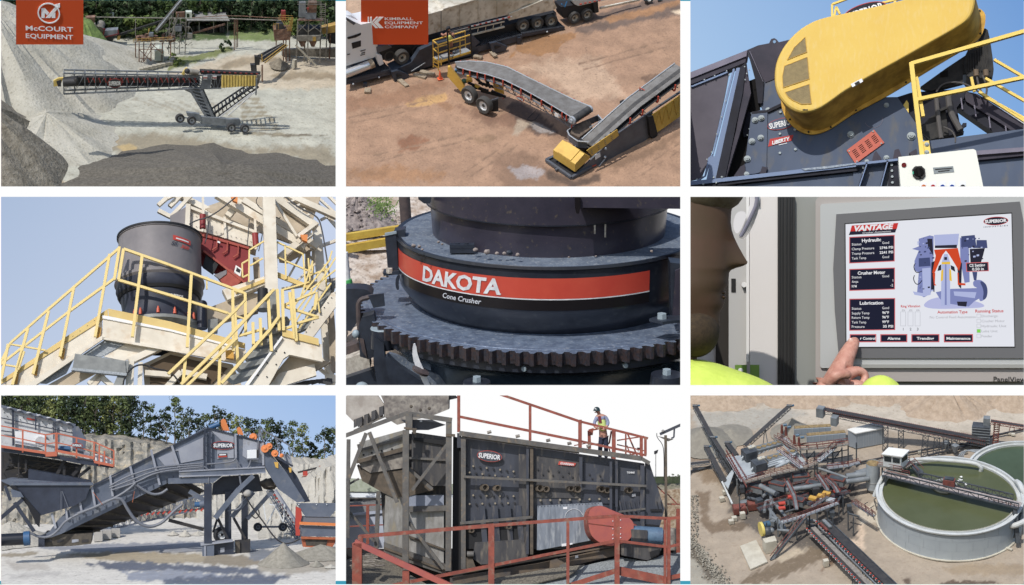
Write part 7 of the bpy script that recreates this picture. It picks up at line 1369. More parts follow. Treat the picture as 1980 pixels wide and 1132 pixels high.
for i in range(10):bm7(tw,(396,838+i*19),(406,838+i*19),1.6,Y0-8);bm7(tw,(396,838+i*19),(406,857+i*19),1,Y0-8) if i<3 else None
pl7(t.p('cross_girder',u_bl),[(346,912),(512,904),(514,914),(438,918),(346,922)],Y0-14,16);pl7(t.p('girder_flange',u_lt),[(346,920),(440,918),(514,913),(514,915),(440,920),(346,923)],Y0-16,16);pl7(t.p('girder_flange',u_lt),[(346,911),(512,903),(512,905),(346,913)],Y0-16,16);pl7(t.p('lower_girder',u_bl),[(325,926),(430,920),(412,934),(325,936)],Y0-12,10)
pl7(t.p('rear_girder',u_nv),[(412,936),(430,922),(500,918),(508,950),(410,958)],Y0+30,8)
for x,y0_,y1_,w,Y in ((402,936,1050,14,-14),(441,950,1050,12,26),(473,958,1048,12,40)):bm7(t.p('leg',u_nv),(x,y0_),(x,y1_),w,Y,w)
for a,b,w,Y in (((416,1002),(462,946),9,-18),((462,946),(490,920),8,-18),((448,1000),(490,952),8,10),((478,1004),(528,948),7,20),((396,968),(366,950),8,0),((420,1000),(442,1046),5,4),((452,1002),(474,1042),5,16),((394,1024),(326,1006),6,40),((412,1030),(420,1004),4,0)):bm7(t.p('brace',u_bl if w>6 else u_dk),a,b,w,Y)
bs=t.p('base_frame',u_bl);pl7(bs,[(390,1055),(414,1054),(414,1086),(392,1086)],Y0-18,14);pl7(t.p('base_plate',u_lt),[(388,1051),(450,1045),(450,1048),(388,1056)],Y0-20,20);pl7(t.p('skid',u_nv),[(414,1054),(452,1048),(452,1078),(414,1084)],Y0-8,10);pl7(t.p('skid_opening',u_lt),[(426,1060),(434,1059),(434,1068),(426,1069)],Y0-9,1);pl7(t.p('foot',u_dk),[(454,1046),(484,1044),(484,1082),(466,1082),(466,1074),(456,1076)],Y0+4,12);pl7(t.p('foot_plate',u_br),[(455,1048),(464,1048),(464,1074),(456,1074)],Y0,4)
pl7(t.p('foot_stiffener',u_lt),[(395,1056),(398,1056),(398,1086),(395,1086)],Y0-20,2);pl7(t.p('foot_stiffener',u_lt),[(404,1076),(407,1076),(407,1086),(404,1086)],Y0-20,2)
t.p('blue_motor',u_blue).tube(V(376,976,Y0-10),V(388,976,Y0-10),5,14);t.p('gearbox',u_bl).tube(V(386,976,Y0-10),V(402,974,Y0-10),7,14)
pl7(t.p('front_skid',u_nv),[(74,1038),(86,1034),(86,1058),(74,1058)],Y0-12,14);pl7(t.p('floor_box',u_br),[(86,1034),(178,1032),(176,1052),(140,1056),(86,1058)],Y0+6,60)
for x in (87,110,139,158):pl7(t.p('box_slot',u_dk if x != 139 else u_lt),[(x,1044),(x+13,1043),(x+13,1048),(x,1050)],Y0+5,1)
# discharge chute
pl7(t.p('discharge_chute',u_bl),[(510,872),(520,874),(554,914),(590,970),(574,972),(538,946),(513,906)],Y0-4,16);pl7(t.p('chute_rib',u_nv),[(522,874),(550,890),(574,920),(600,970),(588,972),(554,914)],Y0+6,20);bm7(t.p('chute_lip',u_nv),(520,876),(566,902),4,Y0-8);pl7(t.p('chute_plate',u_lt),[(546,878),(562,880),(565,898),(552,892)],Y0+20,4)
for pts in ([(530,894),(538,894),(538,906),(533,904)],[(558,905),(564,904),(563,914),(560,914)]):pl7(t.p('yellow_panel',u_yel),pts,Y0-6,2)
t.p('hanging_mud',u_br).ball(V(522,936,Y0+20),18,14,10,12,8,.2);t.p('lower_hub',u_conc).ball(V(478,954,Y0-14),8,6,7);t.p('cable',u_dk).pipe([V(474,960,-16),V(490,985,-16),(V(510,1010,-16)),V(530,1040,-20),V(548,1052,-24),V(566,1050,-24),V(580,1042,-20)],1.4,7,2)
t.p('cable_loop',u_dk).pipe([V(486,996,-10),V(494,1004,-10),V(502,998,-10),V(500,986,-10)],1.2,7,2)
# wheel behind the legs
t=Thing(C,'loose_tyre','big dark tyre with a white rim standing between the machine legs','tyre');wheel(t,V(428,1034,70),(.35,-1,0),15,12,u_tyre,u_wht)
# pipe left
t=Thing(C,'pipe','large black pipe with a blue bolted flange lying at the left edge','pipe');t.p('pipe_body',u_blk).tube(V(-8,1045,-40),V(50,1042,-40),11,24);t.p('flange',u_blue).tube(V(46,1042,-40),V(58,1041,-40),13,24)
for i in range(3):
    q=single(C,'concrete_block',u_conc,('concrete block stack end behind the feeder skid','pale concrete block right behind the first block','concrete block farthest right in the dark gap under the truss')[i],'concrete block');q.box(G(190+i*17,1046-i*4),17,20,20-i*2)
# cones of sand
for i,(x,y,r,h,lab) in enumerate(((548,1090,46,38,'tall grey sand cone under the hanging cable'),(612,1094,13,10,'little sand cone right of the tall cone'),(358,1036,13,12,'small pale sand cone in the sunlit yard left of the legs'),(383,1034,16,8,'low pale sand cone beside the machine leg'),(335,1034,12,8,'small dark heap left of the pale sand cone'),(640,1097,12,5,'flat little sand heap at the right edge'))):mn=single(C,'sand_heap',u_pile if i<2 else u_pale,lab,'sand heap');q=G(x,y);mound(mn,q,r,r*1.3,h,40,8,.03,70+i)
mn=single(C,'spoil_bank',u_pile,'wide shaded spoil bank under the orange and grey feed hopper','spoil heap');mound(mn,G(620,1078),90,50,24,60,8,.1,75)
# right hopper unit
t=Thing(C,'feed_hopper','grey feed hopper on an orange framed unit at the right edge','hopper');Yr=-40
pl7(t.p('hopper',u_bl),[(573,974),(660,974),(638,1000),(590,999)],Yr,8);pl7(t.p('body',u_hose),[(578,1000),(660,1002),(660,1014),(580,1011)],Yr+2,20);bm7(t.p('orange_rail',u_or),(579,1012),(660,1015),5,Yr-4);pl7(t.p('side_panel',u_bl),[(581,1017),(660,1020),(660,1038),(583,1037)],Yr,14);bm7(t.p('orange_rail',u_rust),(582,1040),(660,1042),4,Yr-2);pl7(t.p('lower_pan',u_rust),[(583,1042),(652,1042),(642,1060),(586,1058)],Yr+2,14);pl7(t.p('mesh',u_br),[(590,1044),(634,1044),(630,1056),(592,1055)],Yr+1,1)
pl7(t.p('red_guard',u_red),[(572,980),(582,984),(584,998),(576,1030),(571,1024)],Yr-2,6);pl7(t.p('red_box',u_red),[(572,1024),(580,1024),(580,1036),(572,1036)],Yr-4,6)
for x in (578,612,632):t.p('bolt',u_wht).ball(V(x,976,Yr-1),1.1)
t=Thing(C,'belt_conveyor','orange sided conveyor with a dark belt before the white rock at the far right','conveyor');Yr=500;pl7(t.p('orange_side',u_rust),[(617,902),(660,894),(660,910),(619,916)],Yr,8);pl7(t.p('underside',u_hose),[(614,918),(660,908),(640,926),(616,932)],Yr+4,8);bm7(t.p('belt',u_dk),(576,914),(618,904),4,Yr);t.p('idlers',u_red).box(V(590,920,Yr),10,6,10);t.p('motor',u_blue).ball(V(612,910,Yr-2),3)
for y in (922,927,932):bm7(t.p('ladder_rung',u_rust),(584,y),(600,y-1),1.4,Yr)
bm7(t.p('strut',u_dk),(604,932),(612,916),2,Yr)
# ================= FIELD 8: screen box with worker on a walkway =================
random.seed(88)
C=c8;G,V,P=C.G,C.V,C.P
p8=lambda m,pts,Y,th=6:pl7(m,pts,Y,th,C)
b8=lambda m,a,b,w,Y,h=None,Y2=None:bm7(m,a,b,w,Y,h,Y2,C)
w_nv=mat(C,'dirty navy plate',S(72,76,88),.45,col2=S(56,60,72),px=24,streak=4,c3=S(128,120,110),c3px=8,c3amt=.12);w_nv2=mat(C,'muddy dark plate',S(84,82,82),.6,col2=S(60,60,66),px=14,streak=4,c3=S(132,122,108),c3px=7,c3amt=.2)
w_stl=mat(C,'weathered steel tube',S(112,108,102),.6,col2=S(84,82,82),px=16,c3=S(142,124,100),c3px=8,c3amt=.2);w_br=mat(C,'mud brown steel',S(112,98,82),.8,col2=S(84,76,66),px=12);w_dk=mat(C,'black recess',S(28,28,32),.7);w_gal=mat(C,'bright stained sheet',S(176,174,170),.5,metal=.2,col2=S(118,114,108),px=18,streak=3,c3=S(196,182,150),c3px=18,c3amt=.22)
w_gry=mat(C,'dusty blue grey guard',S(142,150,162),.6,col2=S(112,120,132),px=10,streak=6,c3=S(176,180,184),c3px=4,c3amt=.16);w_red=mat(C,'red oxide rail',S(168,82,62),.6,col2=S(138,68,54),px=14,c3=S(150,128,108),c3px=12,c3amt=.12);w_red2=mat(C,'pale red guard',S(192,96,80),.5,col2=S(176,88,84),px=20);w_blue=mat(C,'blue motor',S(98,130,158),.5,col2=S(80,106,134),px=10)
w_con=mat(C,'concrete chute',S(170,162,150),.8,col2=S(118,110,104),px=16,c3=S(96,90,88),c3px=10,c3amt=.25);w_wht=mat(C,'white letters',S(238,238,240),.5);w_lab=mat(C,'red badge',S(206,76,60),.5);w_gr=mat(C,'grating',S(158,164,166),.6,col2=S(120,124,126),px=3);w_grb=mat(C,'brown grating',S(136,128,112),.7,col2=S(84,78,70),px=3);w_tan=mat(C,'brown beam',S(116,98,78),.8,col2=S(80,76,76),px=30)
w_bolt=mat(C,'bolt',S(150,138,118),.5);w_dkb=mat(C,'dark bolt',S(40,40,46),.5);w_wall=mat(C,'pale blue wall',S(196,204,222),.7,col2=S(182,190,210),px=30)
# far land: level with the foot of the plant
g=struct(C,'ground',mat(C,'far pale field',S(170,160,140),.95,col2=S(140,136,112),px=14),cap=False)
gv=struct(C,'grass_field',mat(C,'far green field',S(150,160,120),.95,col2=S(124,140,96),px=10),cap=False)
hz=-70
zb=V(1300,1128,300).z
for m,ya,yb in ((g,935,1160),(gv,922,936)):
    m.prism([V(1240,ya,1000),V(1330,ya,1000),V(1330,yb,300 if yb>1000 else 1000),V(1240,yb,300 if yb>1000 else 1000)],(0,6,0))
m=struct(C,'grass_field',mat(C,'pale meadow',S(170,176,158),.95,col2=S(150,158,136),px=9),cap=False);m.prism([V(650,924,1000),V(900,938,1000),V(900,956,990),V(650,950,990)],(0,6,0));m=struct(C,'water',mat(C,'bright pond',S(222,228,234),.1),cap=False);m.prism([V(650,950,996),V(900,954,996),V(900,963,990),V(650,962,990)],(0,6,0));m=struct(C,'ground',mat(C,'grey gravel bank',S(150,148,146),.95,col2=S(112,110,108),px=5),cap=False);m.prism([V(650,962,980),V(760,963,980),V(760,996,700),V(650,1000,700)],(0,6,0))
bk=single(C,'earth_bank',w_br,'thin dark earth bank line beyond the red railing at the left','bank');b8(bk,(650,966),(740,964),4,900,3)
for i,(x,h,w) in enumerate(((1301,13,10),(1310,12,12),(1294,8,8),(1316,13,10))):tree(C,V(x,927,960),h,w,mat(C,'hazy leaves',S(120,132,104),.8),w_br,'%s small hazy tree from the left on the horizon' % nth(i+1),'hazy trees on the horizon',8100+i,90,1.2,.2)
wl=single(C,'tank_wall',w_wall,'pale blue white wall behind the red railing at the left','wall');p8(wl,[(650,1001),(748,992),(748,1060),(650,1062)],420,20);p8(wl,[(650,996),(748,987),(748,992),(650,1001)],414,6)
rkm=single(C,'sandy_bank',mat(C,'sandy bank',S(206,190,166),.95,col2=S(160,130,100),px=8,bump=.6),'bright sandy bank behind the railing at the right edge','bank');p8(rkm,[(1272,950),(1330,945),(1330,1030),(1272,1030)],360,20)
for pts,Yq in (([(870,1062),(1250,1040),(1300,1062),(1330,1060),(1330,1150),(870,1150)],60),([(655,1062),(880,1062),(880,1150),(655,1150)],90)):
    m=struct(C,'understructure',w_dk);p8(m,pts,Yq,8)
# overhead chute
t=Thing(C,'concrete_chute','big stained concrete coloured chute hanging over the frame at the upper left','chute');Y1=30
p8(t.p('chute_body',w_con),[(732,755),(868,755),(867,792),(842,802),(768,822),(742,806),(742,778)],Y1,60);p8(t.p('left_flap',mat(C,'pale rubber flap',S(188,180,170),.7,col2=S(160,150,140),px=20)),[(660,774),(672,764),(730,764),(742,782),(740,808),(700,830),(686,818),(664,796)],Y1+10,10)
for x,y,h in ((684,812,16),(692,809,18),(704,803,20),(718,796,18),(733,788,18)):p8(t.p('rib',w_nv2),[(x,y),(x+8,y-3),(x+8,y+h-4),(x,y+h)],Y1-4,14)
b8(t.p('chute_edge',w_stl),(684,833),(744,806),3,Y1-8);p8(t.p('side_bit',w_dk),[(868,764),(880,764),(886,770),(868,774)],Y1+20,6)
for x,y in ((795,786),(813,793),(830,790)):t.p('rust_spot',w_br).cone(V(x,y,Y1-.5),V(x,y,Y1-1.5),3,2,10)
# chute frame
t=Thing(C,'feed_box','weathered steel feed box and hopper inside a square tube frame at the left','feed box');Y2=10
p8(t.p('back_sheet',w_nv2),[(690,860),(782,838),(868,846),(868,1100),(744,1060),(736,950),(700,900)],Y2+60,4);p8(t.p('upper_sheet',w_gal),[(694,856),(782,832),(782,866),(690,892),(700,870)],Y2+14,8);p8(t.p('band',w_stl),[(697,868),(782,844),(782,850),(697,873)],Y2+8,6);p8(t.p('band',w_br),[(690,890),(782,864),(782,872),(690,897)],Y2+8,6);p8(t.p('lower_sheet',w_con),[(694,896),(782,876),(782,905),(716,915),(700,905)],Y2+18,8)
p8(t.p('front_sheet',w_nv2),[(796,836),(866,846),(862,940),(836,940),(796,905)],Y2+14,8);p8(t.p('hopper_cone',w_br),[(690,900),(716,915),(785,908),(796,905),(836,940),(838,948),(790,960),(760,962),(742,954),(700,930)],Y2+22,30);p8(t.p('dark_slot',w_dk),[(797,846),(866,852),(866,862),(797,852)],Y2+8,4);p8(t.p('band',w_stl),[(790,884),(862,888),(862,892),(790,888)],Y2+8,4)
p8(t.p('duct_sheet',w_gal),[(745,958),(858,958),(858,1108),(750,1074),(742,1040)],Y2+26,20);p8(t.p('duct_band',w_stl),[(790,980),(862,978),(862,988),(790,991)],Y2+14,10);p8(t.p('duct_floor',w_stl),[(742,1050),(862,1092),(862,1112),(742,1072)],Y2+16,10);p8(t.p('duct_flange',w_br),[(742,1058),(860,1102),(860,1106),(742,1062)],Y2+12,4)
p8(t.p('duct_seam',w_br),[(790,1036),(860,1062),(860,1065),(790,1040)],Y2+20,4);p8(t.p('blue_patch',mat(C,'blue grey lining',S(146,154,172),.5)),[(790,958),(858,958),(858,978),(790,980)],Y2+24,1)
for x,y in ((703,880),(719,876),(738,872),(758,869)):t.p('bolt_hole',w_dk).cone(V(x,y,Y2+14),V(x,y,Y2+12),2,2,10)
fr=lambda a,b,w,Y,mt=w_stl,h=None:b8(t.p('frame_tube',mt),a,b,w,Y,h)
for a,b,w,Y in (((656,847),(788,799),8,-16),((786,800),(874,813),9,-16),((791,800),(791,832),13,-16),((868,812),(868,842),11,-14),((785,832),(784,1140),12,-18),((868,842),(867,1104),11,-12),((674,850),(672,1040),7,6),((732,950),(727,1075),8,30),((708,838),(666,946),7,-20),((714,836),(768,972),7,-20),((864,860),(797,948),6,-14),((790,1010),(858,1100),6,-14),((672,986),(724,1048),5,20),((790,906),(836,946),6,-2),((668,940),(694,926),4,20)):fr(a,b,w,Y)
p8(t.p('joint_plate',w_br),[(781,826),(806,829),(803,840),(798,838),(797,832),(781,830)],-24,4);p8(t.p('joint_plate',w_br),[(862,839),(880,840),(880,845),(862,844)],-20,4);p8(t.p('blade',w_nv),[(775,812),(835,812),(850,818),(862,822),(828,832),(800,832)],4,4);t.p('lifting_hole',w_wht).cone(V(814,814,3),V(814,814,2),2.6,2.6,12)
b8(t.p('cross_bar',w_dk),(671,968),(727,966),4,20)
# screen box
t=Thing(C,'vibrating_screen','long dark navy vibrating screen box with bolted panels and maker badges','screen');Ys=0
p8(t.p('side_wall',w_nv),[(893,845),(1246,897),(1262,1020),(1246,1062),(893,1062)],Ys+6,10);p8(t.p('end_plate',w_nv),[(1248,893),(1256,896),(1285,984),(1270,1040),(1246,1040)],Ys-4,12);p8(t.p('left_gap',w_dk),[(876,845),(893,848),(893,1104),(874,1104)],Ys+10,10)
for a,b,w in (((893,1028),(1246,1010),4),):pass
p8(t.p('panel',w_nv2),[(1003,878),(1020,880),(1020,1062),(1003,1058)],Ys-2,6)
for x0_,y0_,x1_,y1_ in ((1032,880,1122,894),):pass
p8(t.p('panel',w_nv2),[(1030,880),(1120,892),(1120,964),(1030,962)],Ys+3,3);p8(t.p('panel',w_nv),[(1128,893),(1190,902),(1190,975),(1128,972)],Ys+3,3);p8(t.p('panel',w_nv),[(1195,902),(1240,906),(1240,1005),(1195,1002)],Ys+2,3)
b8(t.p('top_pipe',w_stl),(888,838),(1240,887),9,Ys-14);b8(t.p('top_pipe',w_stl),(1240,887),(1256,896),7,Ys-14);b8(t.p('under_pipe',w_stl),(893,845),(1120,876),3,Ys-8);b8(t.p('side_pipe',w_stl),(896,922),(1250,940),4.4,Ys-16);b8(t.p('lower_pipe',w_stl),(890,1012),(1030,1000),5,Ys-16);b8(t.p('lower_pipe',w_stl),(1196,990),(1248,984),3.4,Ys-14)
for x,y0_,y1_,w,mt in ((896,845,1100,9,w_stl),(888,838,866,8,w_nv),(1028,866,1072,6,w_br),(1020,868,1072,5,w_nv),(1123,884,930,6,w_nv),(1181,893,1000,5,w_nv),(1192,890,980,5,w_nv),(1242,900,1020,8,w_nv)):b8(t.p('stiffener',mt),(x,y0_),(x,y1_),w,Ys-8)
for i in range(9):
    for j,(yy,sl) in enumerate(((880,.13),(893,.12),(958,.02),(975,-.02))):
        x=908+i*12.4 if j % 2 else 902+i*13
        if x>1000:continue
        t.p('bolt',w_bolt if (i+j) % 2 else w_dkb).cone(V(x,yy+(x-900)*sl+20*(j<2),Ys+3),V(x,yy+(x-900)*sl+20*(j<2),Ys),2.2,1.8,8)
for i in range(8):t.p('bolt',w_bolt).cone(V(1045+i*19,968-i*.4,Ys+2),V(1045+i*19,968-i*.4,Ys-1),2.6,2,8);t.p('bolt',w_dkb).cone(V(1040+i*20,908+i*2,Ys+2),V(1040+i*20,908+i*2,Ys),2,1.8,8);t.p('bolt',w_dkb).cone(V(1050+i*19,918+i*1.6,Ys+2),V(1050+i*19,918+i*1.6,Ys),1.8,1.6,8)
for x,y,r in ((934,943,9),(958,944,8),(1040,944,9),(1052,946,8),(1100,945,7),(1113,946,9),(1159,946,8),(1170,948,8),(1213,948,8),(908,1026,6),(980,1018,7)):
    r *= .74
    k=t.p('spring',w_br)
    for i in range(4):k.lathe(V(x+i*1.6,y,Ys+1-i*3),[(r*.72,0),(r,0),(r,1.6),(r*.72,1.6),(r*.72,0)],16,ax=(vec(1,0,0),vec(0,0,1),vec(0,-1,0)))
    k.cone(V(x,y,Ys+4),V(x,y,Ys-2),r*.7,r*.6,14)
for x in (950,1005,1064,1105,1142):t.p('clamp',w_con).tube(V(x-8,837+(x-950)*.14,Ys-20),V(x,835+(x-950)*.14,Ys-20),3,8)
p8(t.p('dark_slots',w_dk),[(900,1010),(1018,1004),(1018,1060),(900,1062)],Ys,3)
for x in (925,950,975,996):p8(t.p('plate_fin',w_nv),[(x,978),(x+12,978),(x+18,1052),(x+8,1052)],Ys-4,3)
p8(t.p('foot_bracket',w_nv2),[(918,1050),(1010,1044),(1022,1060),(1020,1086),(930,1092),(914,1080)],Ys-8,14);t.p('foot_roller',w_stl).tube(V(903,1072,Ys-12),V(916,1072,Ys-12),6,12);p8(t.p('mud',w_br),[(898,1080),(912,1076),(920,1098),(896,1104)],Ys-10,8)
oval(C,t,V(946.5,882.5,Ys-4),(1,0,-.12),(.12,0,1),24,10.6,w_nv,w_lab,w_wht,ringw=.9,h=9,wid=42);p8(t.p('red_badge',w_lab),[(1081,892),(1114,896),(1111,902),(1079,899)],Ys+1,1);t.p('lettering',w_wht).text('GUARDIAN',V(1096.5,897.4,Ys-1),(1,0,-.12),(.12,0,1),4,off=.03,shear=.2,wid=26);t.p('lettering',w_wht).text('TXH86E',V(1219.5,914,Ys-1),(1,0,0),(0,0,1),3.4,off=.03,wid=15);p8(t.p('label',w_wht),[(1222,956),(1229,955),(1229,960),(1222,961)],Ys+1,1)
for i in range(5):p8(t.p('plate_fin',w_nv),[(1196+i*9,968),(1199+i*9,968),(1204+i*9,990),(1200+i*9,990)],Ys-4,3)
for x in (1270,1278):b8(t.p('handle',w_dk),(x,970),(x+3,984),1.2,Ys-6)
p8(t.p('handle',w_dk),[(1258,985),(1280,985),(1280,989),(1258,989)],Ys-8,3);p8(t.p('handle',w_dk),[(1250,1014),(1274,1016),(1274,1019),(1250,1018)],Ys-8,3)
# guard, red cover, motor
t=Thing(C,'belt_guard','flat dusty blue grey guard plate leaning against the screen box','guard');p8(t.p('plate',w_gry),[(1039,979),(1164,972),(1172,1000),(1160,1042),(1044,1064),(1038,1064)],Ys-26,6);p8(t.p('label',w_wht),[(1089,981),(1097,980.5),(1097,985),(1089,985)],Ys-27,1);p8(t.p('label',w_wht),[(1086,1052),(1095,1051),(1095,1056),(1086,1057)],Ys-27,1);p8(t.p('label',w_wht),[(1102,1051),(1107,1050),(1107,1053),(1102,1054)],Ys-27,1)
ar=t.p('arc_mark',w_wht);ar.lathe(V(1110,1002,Ys-27),[(17,0),(17.6,0),(17.6,.6),(17,.6),(17,0)],20,20,180,ax=(vec(1,0,0),vec(0,0,1),vec(0,-1,0)))
for i in range(20):t.p('edge_bolt',w_dkb).cone(V(1041+i*6.1,980-i*.34,Ys-26),V(1041+i*6.1,980-i*.34,Ys-27),.9,.8,6)
t=Thing(C,'drive_cover','large rounded red drive cover with a pale red front behind the corner post','cover');f_=chaikin([(1140,986),(1152,979),(1164,978),(1188,989),(1212,998),(1224,1008),(1226,1020),(1222,1040),(1204,1052),(1180,1057),(1166,1052),(1150,1044),(1140,1030),(1137,1005)],2)
m=t.p('cover_front',w_red2);p8(m,f_,Ys-62,3);m=t.p('cover_side',w_red);fv=[V(x,y,Ys-59) for x,y in f_];bv=[V(x-9,y+1,Ys-30) for x,y in f_];n=len(fv);m.add(fv+bv,[(i,(i+1) % n,n+(i+1) % n,n+i) for i in range(n)]+[tuple(range(n,2*n))]);b8(t.p('seam',w_red),(1138,1012),(1186,1018),1,Ys-63)
for y in (1008,1023,1035,1042):t.p('bolt',w_wht).ball(V(1185,y,Ys-63),1.1);t.p('bolt',w_wht).ball(V(1200,y-2,Ys-63),1.1)
t=Thing(C,'drive_motor','dusty blue electric motor on a dark slotted base right of the red cover','motor');t.p('motor_body',w_blue).tube(V(1220,1034,Ys-50),V(1280,1038,Ys-50),17,22);p8(t.p('grille',w_nv2),[(1220,1024),(1252,1026),(1252,1048),(1222,1046)],Ys-69,3);t.p('end_bell',w_blue).ball(V(1278,1038,Ys-50),9,14,15,14,10);t.p('coupling',w_red).tube(V(1204,1020,Ys-40),V(1224,1030,Ys-40),16,18)
p8(t.p('base',w_nv2),[(1200,1050),(1262,1058),(1280,1060),(1274,1074),(1252,1084),(1202,1074)],Ys-60,30);p8(t.p('base_slot',w_dk),[(1256,1068),(1276,1062),(1274,1072),(1258,1078)],Ys-64,3);bottle=t.p('filter',w_con);bottle.tube(V(1300,1064,Ys-40),V(1300,1022,Ys-40),7,14)
# lower channel beam and floors
t=Thing(C,'channel_beam','long mud stained channel beam running below the screen box','beam');p8(t.p('web',w_tan),[(870,1118),(1040,1090),(1200,1056),(1202,1072),(1100,1096),(950,1122),(878,1150),(870,1150)],Ys-30,6);b8(t.p('flange',w_tan),(870,1112),(1198,1054),3,Ys-40,3);p8(t.p('label',w_wht),[(1112,1075),(1118,1074),(1118,1079),(1112,1080)],Ys-31,1);p8(t.p('stub_box',w_tan),[(1064,1086),(1078,1082),(1096,1092),(1090,1112),(1078,1114),(1062,1106)],Ys-56,20);p8(t.p('stub_side',w_stl),[(1081,1095),(1094,1088),(1098,1098),(1088,1102)],Ys-60,2)
fl=struct(C,'walkway_floor',w_gr);fl.prism([V(980,1140,-110),V(1130,1094,-40),V(1200,1078,-30),V(1250,1086,-60),V(1290,1070,-40),V(1335,1068,-30),V(1335,1150,-150),V(1200,1150,-150)],(0,0,-2));fl=struct(C,'walkway_floor',w_grb);fl.prism([V(655,1090,-20),V(700,1070,60),V(740,1070,60),V(790,1110,-10),V(860,1150,-90),V(655,1160,-120)],(0,0,-2))
fl=struct(C,'walkway_floor',w_grb);fl.prism([V(860,1135,-100),V(1060,1100,-70),V(1130,1092,-60),V(1100,1112,-90),V(900,1160,-140)],(0,0,-2));db=single(C,'debris',w_con,'tangle of pale rags and rods on the brown grating at the left','debris')
for i in range(14):a=V(rnd(676,728),rnd(1078,1095),-30);db.pipe([a,a+vec(rnd(4,14),0,rnd(-2,4)),a+vec(rnd(16,30),0,rnd(-4,2))],rnd(.8,2),6,1)
# railings
t=Thing(C,'handrail','red upper handrail stepping down over the screen box behind the worker','handrail');YR=34
for a,b,w in (((950,757),(1120,815),5),((1120,815),(1253,848),4.6),((888,806),(1120,853),5),((1120,853),(1250,881),4.4),((893,838),(1225,884),2)):b8(t.p('rail',w_red),a,b,w,YR)
for x,y0_,y1_,w in ((887,757,836,6),(1025,785,852,5.4),(1121.5,812,870,7),(1187,830,890,7),(1240,846,888,6),(1248,846,880,5)):b8(t.p('post',w_red),(x,y0_),(x,y1_),w,YR)
t=Thing(C,'handrail','red gate frame and cross braced end railing beside the worker','handrail');YR=60
for a,b,w in (((1140,833),(1160,829),3),((1139,833),(1140,868),6),((1139,860),(1178,858),3),((1178,858),(1182,834),3),((1185,830),(1185,880),4),((1193,852),(1245,844),2.4),((1193,860),(1245,872),2.4),((1210,838),(1210,880),3),((1213,838),(1234,886),3),((1194,884),(1240,876),2.4),((1212,862),(1222,886),2.4),((1110,862),(1140,856),2),((1178,868),(1184,890),2.4)):b8(t.p('rail',w_red),a,b,w,YR)
p8(t.p('kick_panel',w_red),[(1184,888),(1212,892),(1212,897),(1184,893)],YR,3);p8(t.p('grab_plate',w_red),[(1138,831),(1148,828),(1146,842),(1138,842)],YR-2,4);p8(t.p('walkway_clutter',w_red),[(1132,886),(1158,884),(1156,890),(1134,892)],YR,3)
t=Thing(C,'handrail','thick red square tube handrail along the front of the picture with many posts','handrail');YF=-120
for a,b,w in (((694,1038),(956,1016),6.4),((956,1016),(1192,998),5.6),((1192,998),(1292,1003),5),((1292,1003),(1325,1000),5),((740,1136),(960,1092),5.6),((960,1092),(1192,1046),5),((1192,1046),(1292,1058),4.6),((1292,1058),(1325,1050),4.6)):b8(t.p('rail',w_red),a,b,w,YF)
for x,y0_,y1_,w in ((697,1036,1060,9),(950,1016,1140,11),(1098,1007,1140,5.4),(1193,998,1140,9),(1286,1003,1140,5),(1293,1000,1140,6)):b8(t.p('post',w_red),(x,y0_),(x,y1_),w,YF)
for a,b,w in (((1098,1134),(1192,1104),9),((1196,1104),(1290,1124),16),((1294,1118),(1330,1110),8)):b8(t.p('toe_board',w_red),a,b,2,YF+4,w)
t=Thing(C,'handrail','close red handrail corner sloping down to the right at the lower left','handrail');YF=-220
b8(t.p('rail',w_red2),(686,1048),(880,1138),9,YF,10);b8(t.p('rail',w_red),(693,1050),(780,1098),4,YF+12)
for x,y0_,w in ((691,1050,17),(785,1104,12)):b8(t.p('post',w_red),(x,y0_),(x,1145),w,YF+4)
t=Thing(C,'handrail','thin red railing in front of the pale wall at the far left','handrail');YF=160
for a,b,w in (((660,979),(745,976),2.4),((660,1019),(745,1015),2.4)):b8(t.p('rail',w_red),a,b,w,YF)
b8(t.p('post',w_red),(711,977),(711,1052),6,YF);b8(t.p('toe_board',w_red),(660,1066),(684,1064),3,YF,10)
t=Thing(C,'handrail','red railing and post at the right edge behind the light pole','handrail');YF=40
for a,b,w in (((1290,955),(1310,976),2.4),((1290,975),(1330,976),2.4),((1268,938),(1290,960),2.4)):b8(t.p('rail',w_red),a,b,w,YF)
b8(t.p('post',w_red),(1311,984),(1311,1070),7,YF);p8(t.p('sack',w_br),[(1296,1090),(1312,1078),(1314,1100),(1298,1106)],YF-60,8)
# light pole
t=Thing(C,'light_pole','brown steel pole with a dark angled lamp arm at the right','light pole');YP=20
b8(t.p('pole',w_br),(1287,842),(1288,1002),5,YP);b8(t.p('arm',w_nv),(1276,840),(1325,818),5,YP);b8(t.p('arm_strut',w_nv),(1304,828),(1303,846),3,YP);b8(t.p('arm_strut',w_nv),(1303,846),(1298,848),3,YP);p8(t.p('cap_plate',w_stl),[(1272,844),(1302,850),(1292,854)],YP,10);t.p('cable',w_dkb).pipe([V(1270,838,YP),V(1270,846,YP),V(1282,860,YP),V(1284,880,YP),V(1284,930,YP)],.8,6,2);t.p('clamp',w_gal).ball(V(1282,834,YP-3),3)
for x,y0_,y1_,lab in ((1268,873,925,'thin floodlight mast left of the brown pole'),(1234,868,874,'small floodlight head above the red railing end')):
    t=Thing(C,'floodlight',lab,'floodlight');b8(t.p('mast',w_gal),(x,y0_),(x,y1_),1.4,120);p8(t.p('lamp_head',w_dkb),[(x-3,y0_),(x+5,y0_-3),(x+3,y0_+4),(x-3,y0_+6)] if x>1250 else [(x-2,866),(x+4,866),(x+4,871),(x-2,871)],118,3)
